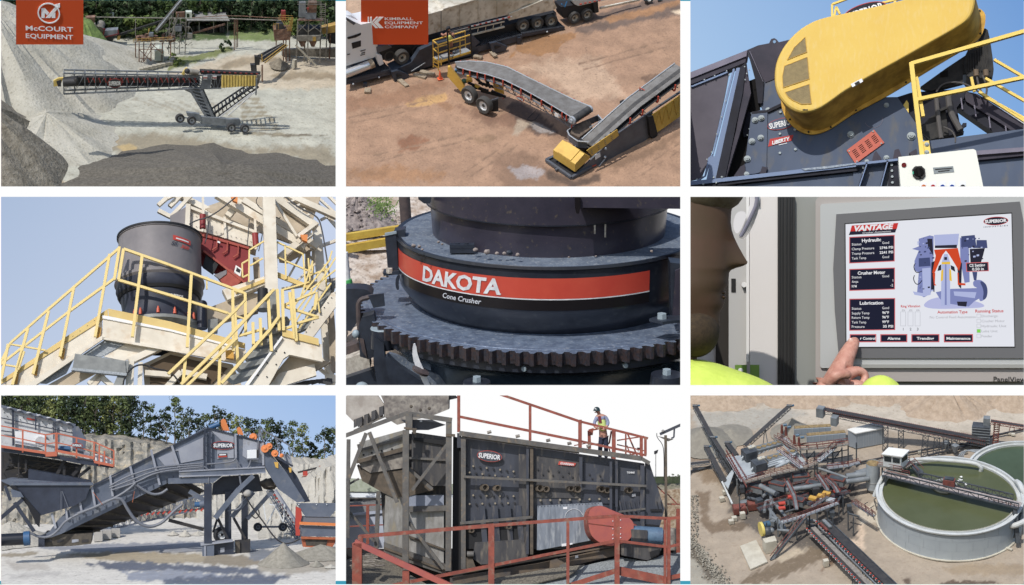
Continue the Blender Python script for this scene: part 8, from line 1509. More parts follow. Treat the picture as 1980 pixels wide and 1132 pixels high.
# worker
t=Thing(C,'person','worker in a dark hard hat and yellow vest leaning on the red handrail','person');YW=48;H=lambda x,y,r,d=0:(*V(x,y,YW+d),r)
s_sk=mat(C,'skin',S(196,140,118),.6);s_sh=mat(C,'grey blue shirt',S(138,146,176),.8);s_tr=mat(C,'navy trousers',S(44,52,78),.8,col2=S(34,40,62),px=8);s_vs=mat(C,'lime vest',S(208,226,120),.7);s_vr=mat(C,'dark red vest panel',S(120,40,48),.8);s_hh=mat(C,'dark green hard hat',S(40,60,62),.35);s_bt=mat(C,'brown boot',S(120,104,84),.8)
vs,fs=skin([H(1166,836,7),H(1165,825,7.4),H(1163,812,8),H(1161,805,6.4),H(1159,801,2.8),H(1156,796,4.6,-3),H(1154,791,4.4,-4),H(1154,807,3.6,-2),H(1149,818,2.8,-6),H(1150,826,2.4,-14),H(1156,828,2.1,-18),
    H(1172,807,3.6),H(1176,818,3.1,-2),H(1172,828,2.6,-10),H(1166,829,2.1,-17),H(1163,846,5),H(1161,862,4.2),H(1160,878,3.4),H(1160,888,2.6),H(1158,891,2.8,-5),H(1171,846,5),H(1172,862,4.2),H(1172,878,3.4),H(1172,888,2.6),H(1171,891,2.8,-5)],
    [(0,1),(1,2),(2,3),(3,4),(4,5),(5,6),(3,7),(7,8),(8,9),(9,10),(3,11),(11,12),(12,13),(13,14),(0,15),(15,16),(16,17),(17,18),(18,19),(0,20),(20,21),(21,22),(22,23),(23,24)])
b=t.p('body',s_sk,cap=False);b.add(vs,fs);b.ball(V(1151.6,797.5,YW-7.5),1.2,1.4,1.6,8,6)
for hx,hy,hd in ((1157,829,-19),(1166,830,-18)):
    for k in range(5):b.pipe([V(hx-2+k*1.1,hy,YW+hd),V(hx-2.4+k*1.3,hy+(2.2 if k else 1.4),YW+hd-1)],.55,6)
vs,fs=skin([H(1165,828,8),H(1163,812,8.6),H(1161,806,6.8),H(1154,808,4.2,-2),H(1149,818,3.4,-6),H(1150,824,2.8,-12),H(1172,808,4.2),H(1176,818,3.7,-2),H(1173,826,3.1,-8)],[(0,1),(1,2),(2,3),(3,4),(4,5),(2,6),(6,7),(7,8)]);t.p('shirt',s_sh).add(vs,fs)
vs,fs=skin([H(1167,837,8.6),H(1165,826,8.8),H(1163,814,9.2),H(1162,806,6)],[(0,1),(1,2),(2,3)]);t.p('vest',s_vs).add(vs,fs);p8(t.p('vest_panel',s_vr),[(1156,806),(1161,804),(1164,818),(1158,818)],YW-9.6,1)
vs,fs=skin([H(1167,839,7.8),H(1163,848,5.8),H(1161,862,5),H(1160,878,4.2),H(1160,886,3.8),H(1171,848,5.8),H(1172,862,5),H(1172,878,4.2),H(1172,886,3.8)],[(0,1),(1,2),(2,3),(3,4),(0,5),(5,6),(6,7),(7,8)]);t.p('trousers',s_tr).add(vs,fs)
t.p('boot',s_bt).ball(V(1159,892,YW-3),3.4,6,2.6);t.p('boot',s_bt).ball(V(1172,892,YW-3),3.4,6,2.6);hh=t.p('hard_hat',s_hh);hh.lathe(V(1154,795,YW-3),[(8,0),(6.6,.8),(6.2,3.4),(4.6,6.4),(2,7.8),(.1,8)],20);t.p('hat_badge',w_wht).ball(V(1151,791,YW-9),1.4,.8,1.4);t.p('glasses',w_dkb).box(V(1152,798.4,YW-8),5,1,1.6)
# ================= FIELD 9: washing plant and settling tank from the air =================
random.seed(99)
C=c9;G,V,P=C.G,C.V,C.P
x_std=mat(C,'dark grey steel',S(82,88,94),.5,col2=S(60,64,70),px=14);x_gry=mat(C,'grey steel',S(134,140,144),.5,col2=S(108,114,118),px=18);x_lt=mat(C,'light steel',S(178,186,190),.5,col2=S(158,166,172),px=20);x_red=mat(C,'red rail paint',S(138,72,62),.7,col2=S(106,58,52),px=8);x_redb=mat(C,'red brown steel',S(132,70,58),.7,col2=S(104,60,52),px=8);x_blk=mat(C,'black belt',S(50,50,54),.7,col2=S(66,64,64),px=12)
x_tank=mat(C,'pale blue tank shell',S(176,186,192),.5,col2=S(166,176,184),px=60);x_rim=mat(C,'white tank rim',S(204,208,208),.6,col2=S(188,190,186),px=24);x_wat=mat(C,'green settling water',S(84,90,56),.22,col2=S(92,98,66),px=80);x_wat2=mat(C,'green water beyond',S(76,92,68),.22,col2=S(70,84,60),px=50);x_wht=mat(C,'white roof',S(232,232,228),.5);x_win=mat(C,'dark window',S(46,54,56),.2)
x_conc=mat(C,'concrete',S(204,198,180),.9,col2=S(186,178,160),px=16);x_sand=mat(C,'wet gold sand',S(160,136,90),.9,col2=S(120,100,66),px=4);x_pile=mat(C,'grey sand pile',S(150,144,130),.95,col2=S(136,130,118),px=10);x_dune=mat(C,'tan sand mound',S(186,164,140),.95,col2=S(166,144,120),px=10,bump=.7,bpx=6);x_yel=mat(C,'yellow sheave',S(224,202,90),.5);x_blue=mat(C,'blue motor',S(60,96,122),.5);x_dust=mat(C,'dusty deck',S(152,146,136),.8,col2=S(122,118,112),px=8)
x_roof=mat(C,'blue grey cladding',S(150,160,170),.6)
g=struct(C,'ground',mat(C,'tan gravel yard',(.5,.5,.5),.95,vcol=1,px=22,bump=.4,bpx=5,vlo=.84,vhi=1.1,c3=S(150,132,112),c3px=6,c3amt=.1),cap=False)
TN,DKB,LG,MUD=S(160,145,126),S(108,92,74),S(190,178,158),S(120,102,84)
land(C,g,-345,345,-330,420,280,260,lambda x,y:nz(x,y,40)*1.5+nz(x+9,y,13)*.7-2,TN,[
    ([(1335,790),(1600,775),(1990,790),(1990,840),(1700,830),(1340,800)],S(180,168,150),6,2),([(1340,800),(1500,786),(1560,800),(1470,830),(1345,830)],S(160,154,142),5,1.5),([(1420,850),(1450,840),(1456,870),(1440,880),(1420,880)],S(170,148,124),3,1),([(1335,868),(1375,870),(1370,896),(1335,890)],S(136,118,100),5,2),
    ([(1345,905),(1400,905),(1400,935),(1360,930)],S(132,112,88),5,2),([(1345,950),(1372,950),(1368,1000),(1384,1010),(1420,995),(1418,1025),(1378,1030),(1355,1010),(1352,975)],S(120,102,82),4,1.6),([(1412,1015),(1462,1000),(1462,1012),(1430,1026),(1416,1028)],DKB,2,1),
    ([(1335,1040),(1352,1050),(1388,1100),(1410,1135),(1330,1135)],S(150,144,130),4,2),([(1335,1050),(1350,1060),(1372,1100),(1380,1120),(1370,1125),(1350,1090),(1335,1075)],S(100,92,80),4,2),([(1440,1115),(1500,1085),(1580,1040),(1600,1050),(1590,1080),(1560,1095),(1520,1110),(1470,1130),(1430,1130)],S(116,100,80),4,2.2),([(1500,1075),(1560,1050),(1566,1060),(1510,1085)],S(176,160,136),3,1),([(1590,1070),(1612,1060),(1620,1085),(1590,1102)],S(118,96,76),4,1.5),
    ([(1630,1010),(1670,1010),(1670,1060),(1640,1060)],S(200,176,150),5,1.5),([(1825,1095),(1880,1088),(1985,1090),(1985,1112),(1840,1108)],S(150,132,108),4,1.5),([(1820,1126),(1840,1120),(1920,1122),(1930,1128),(1820,1132)],S(96,80,66),2,1.2),([(1746,1120),(1760,1116),(1762,1128),(1750,1128)],S(100,84,70),2,1),([(1655,985),(1700,965),(1704,1005),(1665,1012)],LG,3,1),([(1560,830),(1650,880),(1600,900),(1540,880)],S(150,138,122),6,2),([(1400,920),(1660,900),(1660,1040),(1560,1060),(1480,1040),(1410,990)],S(96,88,80),6,2)])  # last patch: shade under the washing plant, painted into the ground
for x,y,rx,ry,h,mt,sd in ((1830,772,105,60,46,x_dune,4),(1960,756,90,60,40,x_dune,6),(1400,758,110,50,36,x_dune,7),(1560,756,120,50,34,x_dune,8),(1700,750,90,50,30,x_dune,9)):
    m=struct(C,'hill',mt);q=G(x,y);mound(m,q-vec(0,0,3),rx,ry*1.6,h,70,12,.10,sd)
for x,y,r,h,lab in ((1366,856,62,40,'large grey sand cone under the left stacking conveyor'),(1532,838,44,36,'grey sand cone under the second stacking conveyor'),(1414,842,44,14,'low grey sand mound between the two cones')):m=single(C,'sand_pile',x_pile,lab,'sand pile');mound(m,G(x,y),r,r,h,60,10,.03,int(x))
rr=single(C,'riprap',mat(C,'pale riprap stone',S(176,168,150),.9,col2=S(110,104,94),px=4),'strip of loose pale riprap stones along the lower left corner','rocks',None,'stuff')
for i in range(620):
    f=rnd(0,1);x=1337+f*64+random.gauss(0,7+3*f);y=1045+f*88+random.gauss(0,6)
    if rnd(0,1)<.25:x=rnd(1334,1350);y=rnd(958,1040)
    p=G(x,y);s=rnd(.8,2.2);rr.ball(p+vec(0,0,s*.4),s,s*.9,s*.8,5,3,.2)
def w9(t,pts,hz,wd,rail=6,mt=x_dust,rm=x_red,sp=12,nm='deck'):  # walkway deck with railings: pts on plan in photograph pixels at height hz
    ps=[G(x,y,hz) for x,y in pts];dk=t.p(nm,mt)
    for a,b in zip(ps,ps[1:]):
        d=(b-a).normalized();s=vec(d.y,-d.x,0);s.normalize() if s.length else None;dk.prism([a+s*wd/2,b+s*wd/2,b-s*wd/2,a-s*wd/2],(0,0,-1.6))
        for sd in (-1,1):
            r_=t.p('railing',rm);A,B=a+s*wd/2*sd,b+s*wd/2*sd;n=max(1,int((b-a).length/sp));r_.beam(A+vec(0,0,rail),B+vec(0,0,rail),.8);r_.beam(A+vec(0,0,rail*.5),B+vec(0,0,rail*.5),.6)
            for i in range(n+1):q=A.lerp(B,i/n);r_.beam(q,q+vec(0,0,rail),.7)
def legs9(t,pts,h0,w=2,mt=x_std):
    for x,y in pts:q=G(x,y,h0);t.p('leg',mt).beam(q,vec(q.x,q.y,-2),w)
def conv9(t,a,b,ha,hb,wd=8,fr=x_std,bl=x_blk,dep=5,idl=None,n=14):
    A,B=G(*a,ha),G(*b,hb);truss(t.p('truss',fr),A-vec(0,0,dep/2),B-vec(0,0,dep/2),wd,dep,n,.7);t.p('belt',bl).beam(A,B,wd*.8,1.2)
    d=(B-A).normalized();s=vec(d.y,-d.x,0).normalized()
    if idl:
        k=t.p('idlers',idl)
        for i in range(n*2):q=A.lerp(B,(i+.5)/(n*2));k.beam(q+s*wd*.62+vec(0,0,.4),q+s*wd*.40+vec(0,0,-.6),1.5);k.beam(q-s*wd*.62+vec(0,0,.4),q-s*wd*.40+vec(0,0,-.6),1.5)
    return A,B
# tanks
def tank(cx,cy,rad,hh,lab,wm,seg=True):
    t=Thing(C,'settling_tank',lab,'tank');c=G(cx,cy,hh);c.z=0;t.p('shell',x_tank).lathe(c,[(rad,0),(rad,hh-4)],110);t.p('dark_band',x_std).lathe(c,[(rad+.6,hh-5.5),(rad+.6,hh-3.5)],110);t.p('rim',x_rim).lathe(c,[(rad,hh-4),(rad+3,hh-3),(rad+3.4,hh),(rad-1,hh+.6),(rad-1,hh-4),(rad-7,hh-4),(rad-7.4,hh-1),(rad-8.4,hh-1),(rad-8.4,hh-6)],110);t.p('footing',x_conc).lathe(c,[(rad+3,-1),(rad+3,1),(rad,1)],110)
    w=t.p('water',wm);w.lathe(c,[(.1,hh-5),(rad-8.2,hh-5)],110)
    if seg:
        sm=t.p('seam',x_lt)
        for k in range(1,3):sm.lathe(c,[(rad+.15,hh*k/3-.15),(rad+.15,hh*k/3+.15)],110)
        for i in range(14):
            a=R(180+i*180/14);
            for k in range(3):an=a+R(3.2)*(k % 2);p=c+vec(math.cos(an)*(rad+.3),math.sin(an)*(rad+.3),hh*k/3);sm.beam(p,p+vec(0,0,hh/3-1.5),.3)
        tth=t.p('weir_teeth',x_conc)
        for i in range(130):a=R(180+i*180/130);p=c+vec(math.cos(a)*(rad-8.6),math.sin(a)*(rad-8.6),hh-1);tth.beam(p-vec(0,0,2),p+vec(0,0,1.2),1.1)
    return t,c
T1,tc=tank(1835,955,124,56,'big pale blue settling tank full of green water with a bridge across',x_wat);T2,tc2=tank(1988,912,104,46,'second green water tank partly outside the right edge',x_wat2,False)
T1.p('feed_well',x_rim).lathe(tc+vec(-6,30,0),[(22,50),(22,54),(21,54),(21,50)],40)
pp=single(C,'overflow_pipe',x_rim,'fat white overflow pipe looping between the two tanks','pipe');pp.pipe([G(1690,960,30),G(1704,925,64),G(1722,900,66),G(1760,889,66),G(1800,888,66),G(1850,892,66),G(1888,896,66),G(1898,904,60),G(1896,912,50)],3.6,10,3)
pp=single(C,'overflow_pipe',x_rim,'white bent pipe at the right edge of the big tank','pipe');pp.pipe([G(1966,932,60),G(1972,936,66),G(1978,950,60),G(1990,970,40)],5,10,2);pp=single(C,'overflow_pipe',x_rim,'white pipe wrapping the lower right side of the big tank','pipe');pp.pipe([G(1946,1010,30),G(1950,1016,36),G(1962,1018,44),G(1990,1004,50)],5,10,2)
t=Thing(C,'tank_bridge','grey truss bridge with red rails crossing the big round tank','bridge');A,B=G(1708,917,68),G(1972,980,68);d=(B-A).normalized();s=vec(d.y,-d.x,0)
for sd,aa,bb in ((7,0,1),(-17,.24,.93)):
    m=t.p('truss',x_std);P0,P1=A.lerp(B,aa)+s*sd,A.lerp(B,bb)+s*sd;m.beam(P0,P1,2.4);m.beam(P0+vec(0,0,10),P1+vec(0,0,10),2)
    for i in range(15):q=P0.lerp(P1,i/14);q2=P0.lerp(P1,min(1,(i+1)/14));m.beam(q,q+vec(0,0,10),1.3);m.beam(q+vec(0,0,10 if i % 2 else 0),q2+vec(0,0,0 if i % 2 else 10),.8)
t.p('deck',mat(C,'pinkish grating',S(186,176,172),.8,col2=S(150,136,132),px=4)).prism([A+s*6,B+s*6,B-s*14,A-s*14],(0,0,-1));w_=t.p('railing',x_red)
for i in range(8):q=B.lerp(A,i/34)+s*6;w_.beam(q,q+vec(0,0,9),.7)
w_.beam(B+s*6+vec(0,0,9),B.lerp(A,.2)+s*6+vec(0,0,9),1);w_.beam(B+s*6+vec(0,0,5),B.lerp(A,.2)+s*6+vec(0,0,5),.8);mt_=t.p('drive_unit',x_red);q=G(1835,940,68);mt_.box(q,20,12,14,-12);t.p('drive_top',x_std).box(q+vec(0,0,14),16,9,3,-12);t.p('white_pipe',x_rim).tube(G(1866,944,62),G(1868,936,78),2.2)
t.p('support',x_std).beam(G(1962,985,62),G(1968,1050,10),7);t.p('support',x_std).beam(G(1974,990,50),G(1960,1040,10),4)
fb=single(C,'foam_patch',x_wht,'white foam floating near the white pipe on the green water','foam')
for i in range(12):fb.ball(G(rnd(1852,1864),rnd(917,936),57),rnd(.8,2.4),None,.6,6,4)
# cabin and silo
t=Thing(C,'control_cabin','white control cabin on a red railed platform above the tank bridge','cabin');q=G(1726,900,76);hb=vec(0,0,1)
c0,c1_,c2_,c3_=q+vec(-17,-4,0),q+vec(14,-12,0),q+vec(27,6,0),q+vec(-4,14,0);t.p('wall',mat(C,'white wall',S(206,212,212),.6)).prism([c0,c1_,c2_,c3_],hb*26);t.p('roof',x_wht).prism([c0+vec(-3,-3,26),c1_+vec(3,-3,26),c2_+vec(3,3,26),c3_+vec(-3,3,26)],hb*2)
for f0,f1 in ((.06,.46),(.54,.94)):a,b=c0.lerp(c1_,f0)+vec(0,-.4,12),c0.lerp(c1_,f1)+vec(0,-.4,12);t.p('window',x_win).prism([a,b,b+hb*10,a+hb*10],(0,-.4,0))
a,b=c1_.lerp(c2_,.15)+vec(.5,0,12),c1_.lerp(c2_,.85)+vec(.5,0,12);t.p('window',x_win).prism([a,b,b+hb*10,a+hb*10],(.4,0,0));w9(t,[(1700,894),(1748,903)],74,26,8);w9(t,[(1748,903),(1764,893)],74,12,8)
t.p('stair',x_std).prism([G(1756,895,74),G(1764,892,74),G(1786,912,60),G(1776,918,60)],(0,0,-3));st_=t.p('stair_rail',x_red);st_.beam(G(1756,888,80),G(1776,910,68),.9);st_.beam(G(1766,884,80),G(1786,906,68),.9);legs9(t,[(1706,897),(1746,908),(1712,920),(1758,900)],72,3);t.p('dark_base',x_std).box(G(1728,922,44)-vec(0,0,24),46,20,20,-14)
w9(t,[(1712,912),(1756,922)],68,14,7)
t=Thing(C,'silo','pale cylindrical silo tank with an open top left of the control cabin','silo');q=G(1688,950,0);t.p('shell',x_lt).lathe(q,[(12.6,8),(12.6,62)],30);t.p('band',x_rim).lathe(q,[(13.4,24),(13.4,26)],30);t.p('inside',x_sand).lathe(q,[(.1,56),(12.4,60)],30);t.p('cone',x_lt).lathe(q,[(4,-4),(12.6,8)],24)
for a in (30,150,210,330):p=q+vec(math.cos(R(a))*12,math.sin(R(a))*12,10);t.p('leg',x_std).beam(p,p-vec(0,0,22),1.4)
# far conveyor line
t=Thing(C,'belt_conveyor','long twin dark conveyor with red idlers on trestles across the back','conveyor');A,B=conv9(t,(1586,790),(1906,850),74,20,12,x_std,x_blk,7,x_red,40);A2,B2=conv9(t,(1610,800),(1906,858),66,16,10,x_std,x_blk,6,x_red,36)
hd=t.p('head_box',x_gry);hd.box(G(1587,800,66)-vec(0,0,6),14,14,20,-20);hd2=t.p('head_box',x_gry);hd2.box(G(1614,816,56)-vec(0,0,6),12,14,18,-20)
for x,y0_,y1_ in ((1712,825,872),(1742,832,866),(1790,842,884),(1812,846,892),(1830,846,876),(1846,848,876)):
    m=t.p('trestle',x_std);a,b=P(x-5,y0_,y1_,x),P(x+5,y0_,y1_,x);a1,b1=P(x-9 if x>1780 else x-5,y1_,y1_,x),P(x+3 if x>1780 else x+5,y1_,y1_,x);m.beam(a,a1,1.6);m.beam(b,b1,1.6)
    for i in range(4):m.beam(a.lerp(a1,i/4),b.lerp(b1,(i+1)/4),.8);m.beam(b.lerp(b1,i/4),a.lerp(a1,(i+1)/4),.8)
for x,y in ((1829,862),(1847,868)):m=t.p('hopper',x_gry);q=P(x,y,y+12);m.cone(q-vec(0,0,8),q+vec(0,0,8),3,8,4)
t.p('red_gantry',x_redb).beam(P(1838,842,866),P(1860,847,866),4)
t=Thing(C,'louvre_tower','dark louvred tower with a red stair cage at the end of the conveyor','tower');q=G(1896,860,0);m=t.p('tower_body',x_std);m.box(q,32,20,44,-8)
for i in range(7):t.p('louvre',x_gry).box(q+vec(0,-1,4+i*6),34,20,1.2,-8)
t.p('head_box',x_gry).box(q+vec(10,4,44),12,12,15,-8);sc_=t.p('stair_cage',x_red);e=q+vec(22,-2,0)
for dx in (0,9):sc_.beam(e+vec(dx,0,-4),e+vec(dx+3,0,52),1.4)
for i in range(11):sc_.beam(e+vec(0,-1,i*5),e+vec(11,-1,i*5+3),1.2);sc_.beam(e+vec(11,-1,i*5),e+vec(0,-1,i*5+3),.8)
t=Thing(C,'belt_conveyor','red idler conveyor on one trestle leaving the tower to the right','conveyor');conv9(t,(1916,814),(1992,826),56,50,8,x_red,x_blk,5,x_red,12);m=t.p('trestle',x_redb);m.beam(P(1954,824,838),P(1950,838,838),1.2);m.beam(P(1961,826,838),P(1961,838,838),1.2);t.p('footing',x_conc).box(G(1952,840),7,6,4);t.p('footing',x_conc).box(G(1959,842),7,6,4)
t=Thing(C,'ground_conveyor','long dark ground conveyor running diagonally behind the tanks','conveyor');m=t.p('belt',x_blk);pts=[G(1655,896,4),G(1750,877,4),G(1830,862,4),G(1870,858,4),G(1925,842,4),G(1990,828,4)]
for a,b in zip(pts,pts[1:]):m.beam(a,b,4,2.4)
t=Thing(C,'ground_conveyor','second dark ground conveyor running from the cabin stair to the tower','conveyor');m=t.p('belt',x_blk);pts=[G(1762,892,4),G(1812,876,4),G(1850,870,4),G(1894,852,4)]
for a,b in zip(pts,pts[1:]):m.beam(a,b,4,2.4)
for i,(x,y) in enumerate(((1777,876),(1815,886),(1790,886),(1905,858),(1910,862),(1867,876))):q=single(C,'concrete_footing',x_conc,'white concrete footing block under the conveyor line, %s listed from the left group' % nth(i+1) if i>9 else ('concrete footing under the left trestle','concrete footing under the tall middle trestle','concrete footing between the two middle trestles','concrete footing at the foot of the louvred tower','second concrete footing by the louvred tower','concrete footing by the grey pipes')[i],'footing');q.box(G(x,y),6,6,5,20)
pp=single(C,'pipes',x_gry,'bundle of grey pipes bending behind the second tank','pipes')
for i in range(3):pp.pipe([G(1852+i*4,895,0),G(1852+i*4,886,20),G(1860+i*4,872-i,28),G(1890,870+i*3,28),G(1940,873+i*2,28)],1.5,7,2)
# shed
t=Thing(C,'metal_shed','blue grey metal shed with a pale sloped roof behind the trestles','shed');q=G(1680,866,0);t.p('wall',x_roof).prism([G(1640,862,0),G(1655,868,0),G(1709,858,0),G(1700,850,0)],(0,0,34));t.p('roof',x_wht).prism([G(1638,861,0)+vec(0,0,34.5),G(1654,869.5,0)+vec(0,0,34.5),G(1711,858.5,0)+vec(0,0,34.5),G(1701,849,0)+vec(0,0,38)],(0,0,2));m=t.p('rib',x_lt)
for i in range(12):a=G(1655,868,0).lerp(G(1709,858,0),i/11)+vec(0,-.5,0);m.beam(a,a+vec(0,0,33),.6)
# screens at the upper centre
t=Thing(C,'screening_plant','pair of long blue grey screens on a tall braced frame with red rails','screening plant')
for k,(x0_,y0_,x1_,y1_) in enumerate(((1536,842,1606,838),(1560,856,1634,850))):
    a,b=G(x0_,y0_,62-k*4),G(x1_,y1_,62-k*4);bd=t.p('screen_box',x_roof);bd.beam(a+vec(0,5,7),b+vec(0,5,7),14,14);t.p('screen_media',x_sand).beam(a+vec(0,5,14.6),b+vec(0,5,14.6),10,1)
    rb=t.p('screen_rib',x_lt)
    for i in range(7):q=a.lerp(b,i/6)+vec(0,-2.6,0);rb.beam(q,q+vec(0,0,15),1.2)
for x,y in ((1512,838),(1520,842),(1536,858),(1545,862)):q=G(x,y,60);t.p('spring_post',x_redb).cone(q,q+vec(0,0,18),3,2,8);t.p('motor',x_blue).tube(q+vec(3,0,18),q+vec(10,0,19),2.6,10)
w9(t,[(1546,868),(1580,866),(1640,858)],56,9,9);w9(t,[(1500,846),(1545,870)],56,9,8);legs9(t,[(1548,872),(1575,874),(1600,872),(1628,866),(1640,860),(1560,862),(1610,858),(1656,856)],54,2.6);m=t.p('bracing',x_std)
for a,b in (((1548,905),(1575,872)),((1575,905),(1600,872)),((1600,905),(1628,868)),((1560,885),(1640,870)),((1575,895),(1650,880))):m.beam(P(*a,905),P(*b,905),1.4)
q=[G(1505,850,56),G(1520,846,56),G(1560,896,36),G(1552,902,36)];t.p('chute',x_lt).prism(q,(0,0,-2));m=t.p('chute_rail',x_red);m.beam(q[0]+vec(0,0,6),q[3]+vec(0,0,6),.8);m.beam(q[1]+vec(0,0,6),q[2]+vec(0,0,6),.8)
# washing decks
t=Thing(C,'washing_plant','large washing plant deck with two grey tanks, sand trays and red railings','washing plant')
w9(t,[(1438,932),(1500,915),(1560,902),(1582,892)],46,10,7,mat(C,'pale pipe deck',S(170,164,152),.7,col2=S(140,130,118),px=6));w9(t,[(1438,930),(1410,884)],46,12,7,x_lt);w9(t,[(1582,892),(1606,872),(1626,852)],50,9,8,x_lt);dk=t.p('deck_plate',x_lt);dk.prism([G(1412,884,44),G(1444,878,44),G(1470,915,44),G(1440,928,44)],(0,0,-2))
for x,y in ((1443,876),(1462,898)):
    q=G(x+6,y+10,46);t.p('cyclone_tank',x_std).box(q,24,22,18,32);t.p('launder',x_lt).beam(q+vec(-14,-8,2),q+vec(4,12,20),3,4);t.p('pale_lid',x_conc).box(q+vec(4,10,18),14,8,2,32)
for k,(x0_,y0_,x1_,y1_) in enumerate(((1462,868,1512,854),(1482,888,1538,872))):
    a,b=G(x0_,y0_,52),G(x1_,y1_,52);t.p('tray_frame',x_gry).beam(a-vec(0,0,2),b-vec(0,0,2),18,5);rb=t.p('sand_tray',x_sand)
    for i in range(5):q=a.lerp(b,(i+.5)/5);rb.beam(q-vec(4,-1,-1.4),q+vec(4,-1,1.4),7,1)
    m=t.p('spray_pipes',x_lt)
    for i in range(7):q=a.lerp(b,i/6)+vec(0,-12,-4);m.beam(q,q+vec(-2,-8,2),1.2)
for i in range(3):t.p('pipe',x_lt).tube(G(1478+i*4,905-i*5,52),G(1532+i*3,888-i*5,52),1.8,8)
t.p('round_pump',x_lt).ball(G(1512,895,50),9,6,6);t.p('pipe',x_lt).tube(G(1500,904,50),G(1532,890,50),3,10);legs9(t,[(1445,932),(1470,926),(1500,918),(1530,912),(1560,905),(1580,898),(1560,880),(1600,890),(1612,880),(1420,900)],44,2.6)
w9(t,[(1505,870),(1550,905)],54,8,7,x_lt)
t=Thing(C,'pump_level','dark lower level of pumps, pipes and brackets under the washing deck','pump house')
rg=random.Random(5)
for i in range(74):
    x=rg.uniform(1425,1650);y=rg.uniform(928,1030)
    if (x<1470 and y>990) or (x>1600 and y>1000):continue
    h=rg.uniform(0,30);q=G(x,y,h);mt_=(x_std,x_gry,x_std,x_blk,x_std)[i % 5]
    if i % 3 ==0:t.p('column',mt_).beam(vec(q.x,q.y,-2),vec(q.x,q.y,h+14),rg.uniform(1.4,3))
    elif i % 3 ==1:a=rg.choice((-20,70,20));t.p('pipe',mt_).tube(q,q+vec(math.cos(R(a))*22,math.sin(R(a))*22,rg.uniform(-4,8)),rg.uniform(1.2,3.2),8)
    else:t.p('skid',mt_).box(q-vec(0,0,4),rg.uniform(5,16),rg.uniform(5,14),rg.uniform(4,12),rg.choice((-20,10,30)))
for pts in ([(1440,952),(1520,932)],[(1530,945),(1610,925)],[(1466,985),(1560,955)],[(1560,975),(1640,950)]):w9(t,pts,20,14,6,x_std)
for x,y,r_ in ((1462,950,-20),(1504,945,-20),(1548,930,12),(1576,945,-20),(1618,936,-20),(1540,975,-20)):
    q=G(x,y,20);t.p('screen_box',x_gry).box(q,30,14,12,r_);t.p('screen_frame',x_redb).box(q+vec(0,0,12),32,16,1.4,r_);t.p('screen_media',x_std).box(q+vec(0,0,13.4),26,11,.6,r_)
for x0_,y0_,x1_,y1_,r in ((1655,918,1675,912,7),(1636,922,1680,916,6),(1636,932,1680,926,5),(1520,948,1592,938,4.4),(1470,940,1500,955,5),(1600,906,1625,902,8),(1580,905,1640,925,2.6)):t.p('large_pipe',x_gry).tube(G(x0_,y0_,34),G(x1_,y1_,34),r,14)
for pts in ([(1520,1000),(1500,975),(1480,965),(1478,990)],[(1475,960),(1486,952),(1492,962),(1490,1005)],[(1490,1000),(1512,1010),(1520,1028)],[(1488,985),(1505,1008),(1515,1030)]):t.p('bent_pipe',x_gry).pipe([G(*p_,20) for p_ in pts],3,9,2)
for x,y in ((1598,957),(1588,962),(1572,966)):t.p('yellow_screen',mat(C,'amber media',S(206,158,50),.6)).box(G(x,y,36),14,9,5,-20)
t.p('blue_panel',x_lt).box(G(1600,968,34),26,12,4,-20)
for x,y in ((1618,951),(1512,975),(1512,984),(1530,962)):t.p('red_ring',mat(C,'bright red',S(200,70,50),.5)).box(G(x,y,34),12,7,3,15)
for k,pts in enumerate(([(1512,1010),(1556,996),(1620,972)],[(1600,905),(1640,900),(1662,894)],[(1595,925),(1612,940),(1620,952)],[(1650,972),(1690,998)],[(1520,930),(1535,960),(1540,985)],[(1580,918),(1600,948)],[(1570,980),(1600,960)])):w9(t,pts,40,7 if k else 8,6,x_lt if k<2 else x_gry,x_red,9)
legs9(t,[(1515,1012),(1540,1008),(1580,992),(1600,988),(1622,976),(1640,990),(1650,1000),(1560,1000),(1610,1000),(1630,960)],38,2.4)
for i,(x,y) in enumerate(((1430,982),(1458,974))):t2=Thing(C,'red_bin',('left of two red mesh topped bins','right of two red mesh topped bins')[i]+' at the edge of the washing plant','bin','red mesh topped bins');q=G(x,y+8,0);t2.p('bin',x_redb).box(q,24,18,12,14);t2.p('mesh',mat(C,'red mesh',S(150,84,70),.7,col2=S(110,60,52),px=2)).box(q+vec(0,0,12),20,15,1,14)
t=Thing(C,'stair','red railed stair running down from the walkway to the concrete slab','stair');a,b=G(1554,1004,38),G(1494,1081,0);m=t.p('treads',x_gry)
for i in range(26):q=a.lerp(b,i/25);m.beam(q-vec(4,3,0),q+vec(4,3,0),1.6,1)
for sd in (-1,1):o=vec(4.5,3.4,0)*sd;t.p('stringer',x_std).beam(a+o,b+o,1.4,2.4);t.p('handrail',x_red).beam(a+o+vec(0,0,8),b+o+vec(0,0,8),.9)
